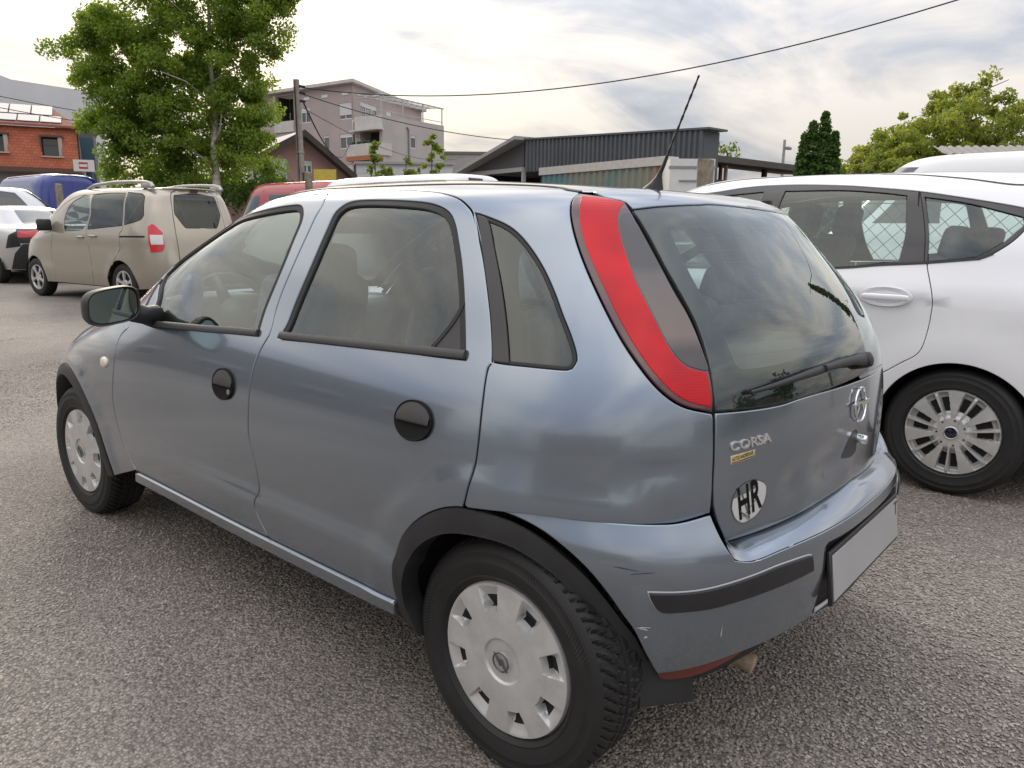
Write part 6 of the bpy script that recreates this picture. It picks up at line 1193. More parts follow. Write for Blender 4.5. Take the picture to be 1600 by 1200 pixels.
def build_far_cars():
    blue = paint('van_blue_paint', (.012, .03, .21), .1, .35, dust=.05); red = paint('van_red_paint', (.42, .035, .05), .0, .4, dust=.1)
    silver = paint('pale_silver_paint', (.55, .54, .53), .5, .3, dust=.05); white = WHITE_PAINT
    def van_extra(strip):
        def f(root, B, pan):
            pan('rear_door', [(-.74, .8), (-.75, 6.2), (-.995, 6.2), (-.995, .8)], strip, off=.006)
            for z in (1.25,): 
                me = sweep('side_moulding', B, [B.at(-.8, z), B.at(1.0, z), B.at(2.6, z)], [(-.03, -.002), (-.028, .012), (.028, .012), (.03, -.002)], step=.2); link('side_moulding', me, root, strip); link('side_moulding', mirror_plain(me), root, strip)
        return f
    far_car('blue_van', 'dark blue panel van with a pale roof edge below the red brick building', 'van', (24.0, -6.75, 0), 0.0, scaled(VANBOX, sz=1.14), 3.0, blue, [[(2.1, 1.45), (2.1, 1.95), (2.62, 1.92), (3.0, 1.45)]], lamps=[('tail_lamp', [(-.70, 2.2), (-.70, 3.4), (-.74, 3.4), (-.74, 2.2)], LENS_FAR)],
            extra=lambda root, B, pan: (van_extra(blue)(root, B, pan), [link('roof_edge', (lambda me: me if sg > 0 else mirror_plain(me))(sweep('roof_edge', B, [(-1.0, 7.55), (-.86, 7.5), (-.72, 7.3), (-.6, 7.2), (-.2, 7.2), (.3, 7.1)], [(-.10, -.004), (-.09, .012), (.09, .012), (.10, -.004)], step=.2)), root, white) for sg in (1, -1)]))
    far_car('red_van', 'faded red van with a small side window behind the utility pole', 'van', (14.7, -9.75, 0), 0.0, scaled(VANBOX, sz=1.02), 3.0, red, [[(2.15, 1.45), (2.12, 2.0), (2.7, 1.95), (3.05, 1.45)], [(.7, 1.5), (.7, 2.0), (1.7, 2.0), (1.7, 1.5)]], extra=lambda root, B, pan: [link('door_seam', mesh('door_seam', np.array([B.P(np.array([B.at(x+dx, z)[0]]), np.array([B.at(x+dx, z)[1]]))[0]+[0, .004, 0] for z in (.5, 1.2, 2.1) for dx in (0, .03)]), [(0, 1, 3, 2), (2, 3, 5, 4)]), root, DARK) for x in (.55, 1.95)])
    far_car('white_van', 'white van roof with a dark brake light, showing over the hatchback roof', 'van', (9.6, -8.35, 0), 0.0, scaled(VANBOX, sz=.972), 3.0, white, [[(2.1, 1.4), (2.1, 1.9), (2.62, 1.85), (3.0, 1.4)]], rear_win=[(-.80, 4.3), (-.80, 5.6), (-1.2, 5.6), (-1.2, 4.3)], lamps=[('tail_lamp', [(-.70, 2.2), (-.70, 3.4), (-.74, 3.4), (-.74, 2.2)], LENS_FAR)],
            extra=lambda root, B, pan: (lambda mb: mb.build('brake_light', RED_DARK, root))(MB().box((-.93, .1, 2.10), (.06, .36, .055), bev=.015)))
    def stripes(root, B, pan):
        pan('red_stripe', [B.at(-.9, .75), B.at(-.9, 1.0), B.at(.2, 1.05), B.at(.5, .80), B.at(.3, .72)], mat('stripe_red', (.45, .05, .055), .4, coat=.5))
        for z in (1.15, 1.75):
            me = sweep('side_rib', B, [B.at(-.85, z), B.at(.6, z), B.at(2.0, z)], [(-.03, -.002), (-.02, .012), (.02, .012), (.03, -.002)], step=.2); link('side_rib', me, root, white)
    far_car('white_cargo_van', 'tall white cargo van with a red stripe low on its side, beyond the wire fence', 'van', (-.55, -11.1, 0), 0.0, scaled(VANBOX, sz=1.045), 3.0, white, [[(2.1, 1.4), (2.1, 1.9), (2.62, 1.85), (3.0, 1.4)]], front_win=[(.44, 3.1), (.40, 5.6), (.7, 5.8), (1.3, 5.8), (1.6, 5.6), (1.56, 3.1)], extra=stripes)
    far_car('white_hatchback', 'white hatchback with red ring tail lamps, seen only through the nearest car\'s windows', 'car', (5.45, -3.9, 0), 0.0, HK, 2.49, white, [[(1.75, 1.0), (1.0, 1.32), (.25, 1.32), (-.05, 1.04)]], rear_win=[(-.66, 5.6), (-.66, 8.4), (-1.34, 8.4), (-1.34, 5.6)], R=.30,
            lamps=[('tail_lamp', [(-.52, 5.0), (-.50, 7.4), (-.56, 7.4), (-.64, 5.2), (-.64, 4.4)], LENS_FAR)])
    def wreck(root, B, pan):
        dk = mat('torn_black_plastic', (.012, .013, .016), .35, coat=.3, var=.3)
        pan('rear_bumper', [(-.50, .1), (-.55, 1.6), (-.62, 2.4), (-.995, 2.4), (-.995, .1)], dk, off=.03); pan('boot_trim', [(-.54, 2.45), (-.57, 3.95), (-.995, 4.0), (-.995, 2.45)], dk, off=.006)
        pan('torn_skin', [(-.47, 2.0), (-.50, 3.2), (-.56, 3.6), (-.60, 2.2)], dk, off=.008)
        mb = MB(); mb.tube([(.45, 0, 1.44), (.42, 0, 1.50), (.40, 0, 1.52)], [.03, .015, .004], 8); mb.build('aerial', BLACK_PL, root)
    far_car('silver_saloon', 'silver saloon with a stripped black tail and red lamp, in front of the beige van', 'car', (17.62, -4.02, 0), 0.0, scaled(SEDAN, sz=1.12), 2.7, silver, [[(1.85, 1.14), (1.3, 1.46), (.45, 1.46), (.02, 1.16)]], rear_win=[(-.70, 5.2), (-.66, 7.6), (-1.0, 7.9), (-1.34, 7.6), (-1.30, 5.2), (-1.0, 5.1)],
            lamps=[('tail_lamp', [(-.575, 2.95), (-.58, 3.65), (-.85, 3.8), (-.85, 3.05)], LENS_FAR)], extra=wreck)
    far_car('white_offroader', 'white high-roofed car in side view between the silver saloon and the blue van', 'car', (21.5, -3.25, 0), -PI/2-.12, scaled(SUV, sz=1.15), 2.6, white, [[(1.75, 1.48), (1.40, 1.95), (.75, 2.0), (.75, 1.46)], [(.62, 1.46), (.62, 2.0), (-.45, 1.98), (-.62, 1.46)]], front_win=[(.52, 4.4), (.44, 6.2), (1.0, 6.5), (1.56, 6.2), (1.48, 4.4)])
build_far_cars()
# ------------------------------------------------------------------ fence between the two rows: posts and chain link
def build_fence():
    wood = mat('weathered_wood', (.20, .165, .125), .85, var=.45, vscale=12, bump=.4, bscale=40)
    def post(x, y, h, w, label, group=None):
        mb = MB(); bm = [(-.5, -.5), (.5, -.5), (.5, .5), (-.5, .5)]; rows = []
        for z, s in ((0, 1), (h*.3, .98), (h*.7, .97), (h-.02, .94), (h, .86)): rows.append([(x+a*w*s+.012*math.sin(z*3+a), y+b*w*s, z+(.02*a if z == h else 0)) for a, b in ((-.5, -.4), (-.4, -.5), (.4, -.5), (.5, -.4), (.5, .4), (.4, .5), (-.4, .5), (-.5, .4))])
        mb.grid(np.array(rows), closed=True); mb.F.append(tuple(range(32, 40))); mb.F = [f[::-1] for f in mb.F]; o = mb.build('fence_post', wood, None, auto=40); return tag(o, label, 'post', 'wooden fence posts')
    post(3.16, -6.24, 2.06, .15, 'weathered wooden post standing before the dark shed, left of the white car roof'); post(11.0, -6.35, 2.20, .11, 'brown wooden post by the white boarded hall left of the warehouse gable'); post(21.9, -6.0, 2.26, .15, 'short grey wooden post in front of the dark blue van')
    post(-4.5, -6.3, 1.6, .15, 'wooden fence post hidden behind the white people carrier')
    wire = mat('galvanised_wire', (.05, .052, .05), .6, .2); t = thing('chain_link_fence', 'grey diamond wire fence seen through the white car windows', 'fence', (0, -6.3, 0)); mb = MB(); p = .15; x0, x1, z1 = -4.4, 3.1, 1.55
    n = int((x1-x0+z1)/p)
    for k in range(n):
        xa = x0-z1+k*p
        for d in (1, -1):
            a = Vector((xa, .004*d, 0)) if d > 0 else Vector((xa+z1, .004*d, 0)); b = a+Vector((z1*d, 0, z1))
            for q, o in ((a, b), (b, a)):
                lim = x0 if q.x < x0 else (x1 if q.x > x1 else None)
                if lim is not None and abs(o.x-q.x) > 1e-6:
                    f = (lim-q.x)/(o.x-q.x)
                    if 0 <= f <= 1: q.z = q.z+(o.z-q.z)*f; q.x = lim
            if x0-1e-3 <= min(a.x, b.x) and max(a.x, b.x) <= x1+1e-3 and abs(a.x-b.x) > .05: mb.tube([a, b], .003, 4, caps=False)
    o = mb.build('wire_mesh', wire, t); o['kind'] = 'stuff'
    mb = MB(); mb.tube([(x0, 0, z1), (x1, 0, z1)], .004, 5); mb.build('tension_wire', wire, t)
build_fence()

# ------------------------------------------------------------------ buildings (background coordinates worked out beforehand from image pixels and guessed depths)
class Wall:
    """upright plane from A to B; window openings cut out of it as real holes"""
    def __init__(s, A, B, off=0.0):
        s.A = np.array(A, float); s.B = np.array(B, float); s.d = (s.B-s.A)/np.linalg.norm(s.B-s.A); s.n = np.array([s.d[1], -s.d[0]]); s.L = np.linalg.norm(s.B-s.A)
        if (np.array(CAM_POS[:2])-s.A)@s.n < 0: s.n = -s.n
    def p(s, u, z, o=0.0): q = s.A+s.d*u+s.n*o; return (q[0], q[1], z)
    def build(s, name, poly, holes, m, parent, depth=.25):
        """poly and rectangular holes in (u, z); reveals turned in by depth"""
        pts = [Vector(q) for q in poly]; ed = [(i, (i+1) % len(poly)) for i in range(len(poly))]
        for u0, u1, z0, z1 in holes:
            k = len(pts); pts += [Vector(q) for q in ((u0, z0), (u1, z0), (u1, z1), (u0, z1))]; ed += [(k+i, k+(i+1) % 4) for i in range(4)]
        r = delaunay_2d_cdt(pts, ed, [], 0, 1e-5); vc = np.array([v[:] for v in r[0]]); F = [f for f in r[2]]; c = np.array([vc[list(f)].mean(0) for f in F]); ok = inside(np.array(poly, float), c)
        for u0, u1, z0, z1 in holes: ok &= ~((c[:, 0] > u0) & (c[:, 0] < u1) & (c[:, 1] > z0) & (c[:, 1] < z1))
        mb = MB(); mb.add([s.p(u, z) for u, z in vc], [f for f, k in zip(F, ok) if k])
        for u0, u1, z0, z1 in holes:
            q = [(u0, z0), (u1, z0), (u1, z1), (u0, z1)]; mb.add([s.p(u, z) for u, z in q]+[s.p(u, z, -depth) for u, z in q], [(i, (i+1) % 4, 4+(i+1) % 4, 4+i) for i in range(4)])
        return mb.build(name, m, parent)
    def box(s, mb, u0, u1, z0, z1, o0, o1, mi=0):
        V = [s.p(u, z, o) for u in (u0, u1) for z in (z0, z1) for o in (o0, o1)]; mb.add(V, [(0, 1, 3, 2), (4, 6, 7, 5), (0, 4, 5, 1), (2, 3, 7, 6), (0, 2, 6, 4), (1, 5, 7, 3)], mi); return mb
    def window(s, u0, u1, z0, z1, parent, frame, pane, shutter=0.0, mull=1, depth=.12, sill=None):
        f = .07; mb = MB()
        for a in ((u0, u0+f, z0, z1), (u1-f, u1, z0, z1), (u0+f, u1-f, z0, z0+f), (u0+f, u1-f, z1-f, z1)): s.box(mb, *a, -depth, -depth+.06)
        for k in range(mull): c = u0+(u1-u0)*(k+1)/(mull+1); s.box(mb, c-.04, c+.04, z0+f, z1-f, -depth+.002, -depth+.055)
        w = mb.build('window', frame, parent); mb = MB(); s.box(mb, u0+f*.5, u1-f*.5, z0+f*.5, z1-f*.5, -depth-.02, -depth+.01); mb.build('pane', pane, w)
        if shutter:
            mb = MB(); zb = z1-(z1-z0)*shutter; n = max(2, int((z1-zb)/.12))
            for k in range(n): za = zb+(z1-zb)*k/n; s.box(mb, u0+f, u1-f, za+.006, za+(z1-zb)/n-.006, -depth+.062, -depth+.085)
            o = mb.build('shutter', mat('shutter_white', (.62, .62, .62), .6), w); o['kind'] = 'stuff'
        if sill: mb = MB(); s.box(mb, u0-.08, u1+.08, z0-.07, z0, -depth, .10); mb.build('sill', sill, w)
        return w
def build_apartments():
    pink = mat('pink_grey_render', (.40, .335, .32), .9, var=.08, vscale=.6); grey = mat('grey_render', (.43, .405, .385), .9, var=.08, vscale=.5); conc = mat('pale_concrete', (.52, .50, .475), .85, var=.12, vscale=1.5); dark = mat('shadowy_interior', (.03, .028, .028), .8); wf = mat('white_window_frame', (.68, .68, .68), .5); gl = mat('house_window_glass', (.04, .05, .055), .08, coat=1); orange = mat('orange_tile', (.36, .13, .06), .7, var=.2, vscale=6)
    C0 = (55.93, -42.26); L0 = (70.12, -41.14); R0 = (63.36, -57.11); W0 = (51.82, -42.11); W1 = (53.4, -50.91); W2 = (55.39, -42.2)  # corners taken at enlarged depth: the whole house is scaled up about the camera
    t = thing('apartment_house', 'pinkish grey apartment house with balconies and a roof pergola behind the utility pole', 'building', (*C0, 0), in_place=True)
    def loc(mb_o): return mb_o
    wl = Wall(L0, C0); wr = Wall(C0, R0)
    wins = [(7.18, 8.46, 10.57, 11.93, .35), (12.42, 14.1, 10.52, 11.92, .75), (10.19, 10.98, 8.04, 9.27, .15), (12.4, 14.1, 8.0, 9.27, .25), (12.3, 14.1, 5.57, 6.57, .7), (1.4, 3.3, 11.05, 12.0, .4), (1.4, 3.3, 8.0, 9.2, .3), (4.2, 5.9, 8.0, 9.3, .4), (6.2, 7.4, 5.0, 6.5, .5)]
    lg = (3.67, 6.15, 10.9, 13.2)
    w = wl.build('wall', [(-1.5, 0), (14.2, 0), (14.2, 13.45), (-1.5, 13.35)], [x[:4] for x in wins]+[lg], pink, t)
    for u0, u1, z0, z1, sh in wins: wl.window(u0, u1, z0, z1, w, wf, gl, sh, 1 if u1-u0 > 1 else 0)
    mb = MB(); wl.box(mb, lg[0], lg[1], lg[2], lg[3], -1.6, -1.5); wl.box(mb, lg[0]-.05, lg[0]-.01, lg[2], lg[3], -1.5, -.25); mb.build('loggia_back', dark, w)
    mb = MB(); wl.box(mb, lg[0]-.12, lg[1], lg[2]-1.0, lg[2], .005, .12); mb.build('loggia_parapet', conc, w); mb = MB(); wl.box(mb, lg[0]-.35, lg[0]-.02, lg[2]-1.0, 13.3, .005, .16); mb.build('pilaster', conc, w)
    for u0 in (7.7, 10.21, 12.96):
        mb = MB(); wl.box(mb, u0, u0+.8, 12.56, 12.80, .004, .05); mb.build('vent', wf, w)
    w2 = wr.build('wall', [(0, 0), (17, 0), (17, 13.45), (0, 13.45)], [(1.6, 5.2, 10.9, 12.2), (7.4, 8.7, 10.9, 12.2)], pink, t); wr.window(1.6, 5.2, 10.9, 12.2, w2, wf, gl, .3, 2); wr.window(7.4, 8.7, 10.9, 12.2, w2, wf, gl, .5, 0)
    # flat roof slab with a pale edge, overhanging
    a = np.array(L0)+wl.d*(-1.8)+wl.n*.6; c = np.array(C0)+wl.n*.6+wl.d*.5+wr.n*.2; r = np.array(R0)+wr.n*.5+wr.d*.6; q = r+(a-c); mb = MB(); mb.prism([tuple(a), tuple(c), tuple(r), tuple(q)], 13.46, 13.72); mb.build('roof', conc, t)
    mb = MB(); p = Wall(L0, C0).p(-1.0, 14, -2); mb.box((p[0], p[1], 14.3), (.8, .8, 1.2)); mb.build('chimney', conc, t)
    # balcony wing
    bw = Wall(W2, W0); br = Wall(W0, W1)
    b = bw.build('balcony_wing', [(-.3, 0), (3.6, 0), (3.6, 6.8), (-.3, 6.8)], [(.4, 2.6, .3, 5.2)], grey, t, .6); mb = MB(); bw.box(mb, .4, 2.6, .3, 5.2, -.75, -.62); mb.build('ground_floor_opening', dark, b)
    bw.build('balcony_wall', [(-.3, 9.35), (3.62, 9.35), (3.62, 10.5), (-.3, 10.6)], [], conc, t); bw.build('recess_wall', [(-.3, 8.2), (3.6, 8.2), (3.6, 9.36), (-.3, 9.36)], [(.5, 3.2, 8.2, 9.34)], pink, t, 1.2)
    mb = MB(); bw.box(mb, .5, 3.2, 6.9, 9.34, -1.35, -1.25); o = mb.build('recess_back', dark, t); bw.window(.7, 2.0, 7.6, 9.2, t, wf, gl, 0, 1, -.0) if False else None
    mb = MB(); bw.box(mb, -.8, 3.62, 7.2, 8.22, -.01, .55); bw.box(mb, 3.50, 3.62, 7.2, 8.22, -1.0, .0); mb.build('balcony_parapet', conc, t); mb = MB(); bw.box(mb, -.7, 3.66, 6.82, 7.2, -.02, .7); mb.build('balcony_slab', orange, t)
    mb = MB(); bw.box(mb, -.3, 3.7, 9.28, 9.42, -.1, .6); mb.build('balcony_canopy', conc, t)
    for k in range(5):
        c = bw.p(.1+k*.75, 8.32, .45); mb = MB(); mb.box(c, (.3, .3, .22), bev=.08); mb.build('flower_box', mat('plant_dark_green', (.03, .055, .02), .8, var=.4), t)
    rw = br.build('terrace_wing', [(0, 0), (9.0, 0), (9.0, 10.6), (0, 10.5)], [(3.94, 4.69, 8.12, 9.23)], grey, t); br.window(3.94, 4.69, 8.12, 9.23, rw, wf, gl, .2, 0)
    mb = MB(); mb.tube([br.p(3.3, 9.85, .1), br.p(3.55, 9.6, .1), br.p(3.6, 4, .1)], .07, 8); mb.build('rain_pipe', mat('zinc', (.3, .3, .31), .5, .6), rw)
    mb = MB(); e = Wall(W1, R0); mb.add([e.p(0, 0), e.p(e.L, 0), e.p(e.L, 10.6), e.p(0, 10.6)], [(0, 1, 2, 3)]); mb.build('terrace_end', grey, rw)
    mb = MB(); mb.add([(*W2, 10.2), (*W0, 10.2), (*W1, 10.2), (*R0, 10.2), (*C0, 10.2)], [(0, 1, 2, 3, 4)]); mb.build('terrace_floor', conc, rw)
    # pergola and hand rail on the terrace
    st = mat('pergola_steel', (.45, .44, .43), .5, .4)
    for u in (.05, 3.0, 5.9, 8.85):
        mb = MB(); mb.tube([br.p(u, 10.5, -.12), br.p(u, 12.15, -.12)], .06, 6); mb.build('pergola_post', st, t)
    for u in np.linspace(.05, 8.9, 12): mb = MB(); mb.tube([br.p(u, 12.13, .1), br.p(u, 12.35, -3.2)], .04, 4); mb.build('pergola_rafter', st, t)
    for o in (-.1, -1.6, -3.1): mb = MB(); mb.tube([br.p(-.2, 12.14-.066*o, o), br.p(9.1, 12.14-.066*o, o)], .055, 6); mb.build('pergola_beam', st, t)
    mb = MB(); mb.tube([br.p(0, 10.85, -.1), br.p(8.9, 10.9, -.1)], .035, 6); mb.build('hand_rail', st, t)
    mb = MB(); mb.tube([bw.p(0, 11.0, -.1), bw.p(3.5, 10.9, -.1)], .035, 6); mb.tube([bw.p(.0, 12.1, -.1), bw.p(3.55, 12.05, -.1)], .05, 6); mb.build('front_rail', st, t)
HOUSE_A, HOUSE_B = (36.79, -20.87), (35.39, -26.03)
def build_house():
    A = HOUSE_A; Bq = HOUSE_B; w = Wall(A, Bq); pink = mat('rose_render', (.36, .225, .205), .9, var=.08, vscale=1); dk = mat('dark_eaves_timber', (.05, .038, .032), .8, var=.2); rf = mat('pale_tiles', (.40, .36, .34), .8, var=.15, vscale=3); wf = mat('white_window_frame', (.68, .68, .68)); gl = MATS['house_window_glass']
    t = thing('gable_house', 'small pink house with dark eaves and a steep gable behind the red van', 'house', (*A, 0), in_place=True); ap = (2.47, 6.10)
    wa = w.build('wall', [(.3, 0), (5.05, 0), (5.05, 4.12), ap, (.3, 4.9)], [(.53, 1.71, 3.4, 4.78), (2.55, 3.12, 3.4, 4.72)], pink, t); w.window(.53, 1.71, 3.4, 4.78, wa, wf, gl, .7, 1); w.window(2.55, 3.12, 3.4, 4.72, wa, wf, gl, .2, 1)
    def slope(nm, u0, z0, u1, z1):
        mb = MB(); V = []
        for u, z in ((u0, z0), (u1, z1)):
            for dz in (.06, -.16): V += [w.p(u, z+dz, .85), w.p(u, z+dz, -9)]
        mb.add(V, [(0, 1, 5, 4), (2, 6, 7, 3), (0, 4, 6, 2), (1, 3, 7, 5), (0, 2, 3, 1), (4, 5, 7, 6)]); o = mb.build(nm, rf, t); 
        mb = MB(); V = [w.p(u0, z0+.08, .86), w.p(u1, z1+.08, .86), w.p(u1, z1-.28, .86), w.p(u0, z0-.28, .86)]; V += [w.p(u0, z0+.08, .90), w.p(u1, z1+.08, .90), w.p(u1, z1-.28, .90), w.p(u0, z0-.28, .90)]; mb.add(V, [(0, 1, 2, 3), (7, 6, 5, 4), (0, 4, 5, 1), (2, 6, 7, 3), (0, 3, 7, 4), (1, 5, 6, 2)]); mb.build('barge_board', dk, o)
        mb = MB(); mb.add([w.p(u0, z0-.17, .85), w.p(u1, z1-.17, .85), w.p(u1, z1-.17, -.1), w.p(u0, z0-.17, -.1)], [(0, 1, 2, 3)]); mb.build('soffit', dk, o)
    slope('roof', -.15, 4.75, 2.47, 6.19); slope('roof', 2.47, 6.19, 5.5, 3.88)
    mb = MB(); w.box(mb, .3, 5.05, 0, 3.9, -9, -8.9); mb.build('back_wall', pink, t)
def brickmat():
    m = mat('red_shingle', (.36, .105, .05), .8); nt = m.node_tree; N = nt.nodes; L = nt.links; b = N['Principled BSDF']; tc = N.new('ShaderNodeTexCoord'); mp = N.new('ShaderNodeMapping'); mp.inputs[2].default_value = (PI/2, 0, 0); br = N.new('ShaderNodeTexBrick'); br.inputs['Scale'].default_value = 1.0
    br.inputs['Brick Width'].default_value = .34; br.inputs['Row Height'].default_value = .19; br.inputs['Mortar Size'].default_value = .012; br.inputs['Color1'].default_value = (.42, .12, .055, 1); br.inputs['Color2'].default_value = (.33, .085, .04, 1); br.inputs['Mortar'].default_value = (.16, .05, .03, 1)
    sx = N.new('ShaderNodeSeparateXYZ'); cx = N.new('ShaderNodeCombineXYZ'); L.new(tc.outputs['Object'], sx.inputs[0]); L.new(sx.outputs[1], cx.inputs[0]); L.new(sx.outputs[2], cx.inputs[1]); L.new(cx.outputs[0], br.inputs['Vector']); L.new(br.outputs['Color'], b.inputs['Base Color']); return m
def build_brick():
    A = (58.34, -15.52); Bq = (56.74, -19.53); w = Wall(A, Bq); rd = brickmat(); br = mat('brown_eaves', (.11, .06, .045), .8, var=.2); sol = mat('solar_panel', (.10, .11, .13), .2, coat=1.0); fr = mat('dark_wood_frame', (.08, .05, .035), .7); gl = MATS['house_window_glass']; tile = mat('rust_tile', (.26, .10, .065), .8, var=.2, vscale=3); pale = mat('pale_reveal', (.42, .36, .30), .8)  # pushed deeper along the sight lines, so the house is enlarged about the camera
    t = thing('red_shingled_house', 'orange red shingled house with solar panels on its roof, far left', 'house', (*A, 0), in_place=True)
    # the shingled upper storey leans in towards the top
    def P(u, z): return w.p(u, z, -.9*(z-4.8)/2.7+.0)
    u0, u1 = -9, 4.33; holes = [(2.21, 3.4, 5.6, 6.86), (-.45, .28, 5.75, 6.88), (-3.4, -2.2, 5.6, 6.86)]
    pts = [(u0, 4.8), (u1, 4.8), (u1, 7.52), (u0, 7.5)]; pp = [Vector(p) for p in pts]; ed = [(0, 1), (1, 2), (2, 3), (3, 0)]
    for a, b_, c, d in holes: k = len(pp); pp += [Vector(q) for q in ((a, c), (b_, c), (b_, d), (a, d))]; ed += [(k+i, k+(i+1) % 4) for i in range(4)]
    r = delaunay_2d_cdt(pp, ed, [], 0, 1e-5); vc = np.array([v[:] for v in r[0]]); F = []
    for f in r[2]:
        c = vc[list(f)].mean(0)
        if not any(a < c[0] < b_ and q < c[1] < d for a, b_, q, d in holes): F.append(f)
    mb = MB(); mb.add([P(u, z) for u, z in vc], F); wa = mb.build('shingled_wall', rd, t)
    for a, b_, c, d in holes:
        mb = MB(); w.box(mb, a, b_, c, d, -1.35, -1.30); o = mb.build('window', gl, wa); mb = MB(); w.box(mb, a-.10, b_+.10, d, d+.12, -1.3, -.45); w.box(mb, a-.06, a, c, d, -1.3, -.35); mb.build('window_hood', fr, o); mb = MB(); w.box(mb, b_-.22, b_+.02, c, d, -1.28, -.5); w.box(mb, a-.05, b_+.08, c-.09, c, -1.28, -.12); mb.build('reveal', pale, o)
    mb = MB(); w.box(mb, u0, u1+.1, 4.5, 4.8, -.3, .25); mb.build('eaves_band', br, t); mb = MB(); w.box(mb, u0, u1, 0, 4.5, -8, -.35); mb.build('ground_floor', mat('dim_render', (.2, .18, .17), .9), t)
    mb = MB(); V = [w.p(u0, 7.5, -.55), w.p(u1+.15, 7.52, -.55), w.p(2.75, 9.1, -4.2), w.p(u0, 9.1, -4.2)]; V2 = [(x, y, z+.14) for x, y, z in V]; mb.add(V+V2, [(3, 2, 1, 0), (4, 5, 6, 7), (0, 1, 5, 4), (1, 2, 6, 5), (2, 3, 7, 6), (3, 0, 4, 7)]); rf = mb.build('roof', tile, t)
    mb = MB(); V = [w.p(u1+.1, 4.6, .1), w.p(u1+.1, 4.6, -8), w.p(u1+.1, 7.5, -8), w.p(2.9, 9.1, -4.3), w.p(u1+.1, 7.5, -.6)]; mb.add(V, [(0, 1, 2, 3, 4)]); mb.build('end_wall', mat('dark_end_wall', (.07, .065, .07), .8), t)
    def RP(u, f, h=.0): a = np.array(w.p(u, 7.64, -.55)); b_ = np.array(w.p(u, 9.24, -4.2)); return a+(b_-a)*f+np.array([0, 0, h])
    for r0, r1, ue in ((.08, .40, 3.5), (.46, .95, 2.95)):
        for k in range(6):
            ua = ue-1.25-k*1.3; V = [RP(ua, r0, .06), RP(ua+1.22, r0, .06), RP(ua+1.22, r1, .06), RP(ua, r1, .06)]; V += [(x, y, z+.05) for x, y, z in V]; mb = MB(); mb.add(V, [(3, 2, 1, 0), (4, 5, 6, 7), (0, 1, 5, 4), (1, 2, 6, 5), (2, 3, 7, 6), (3, 0, 4, 7)]); mb.build('solar_panel', sol, rf)
def block(name, label, cat, corners, z0, z1, m, roof=None, group=None, extra=None):
    t = thing(name, label, cat, (*corners[0], 0), group=group, in_place=True); mb = MB(); mb.prism(corners, z0, z1); mb.build('walls', m, t)
    if roof: c = np.array(corners).mean(0); mb = MB(); mb.prism([tuple(c+(np.array(q)-c)*1.03) for q in corners], z1+.002, z1+.3); mb.build('roof', roof, t)
    if extra: extra(t)
    return t
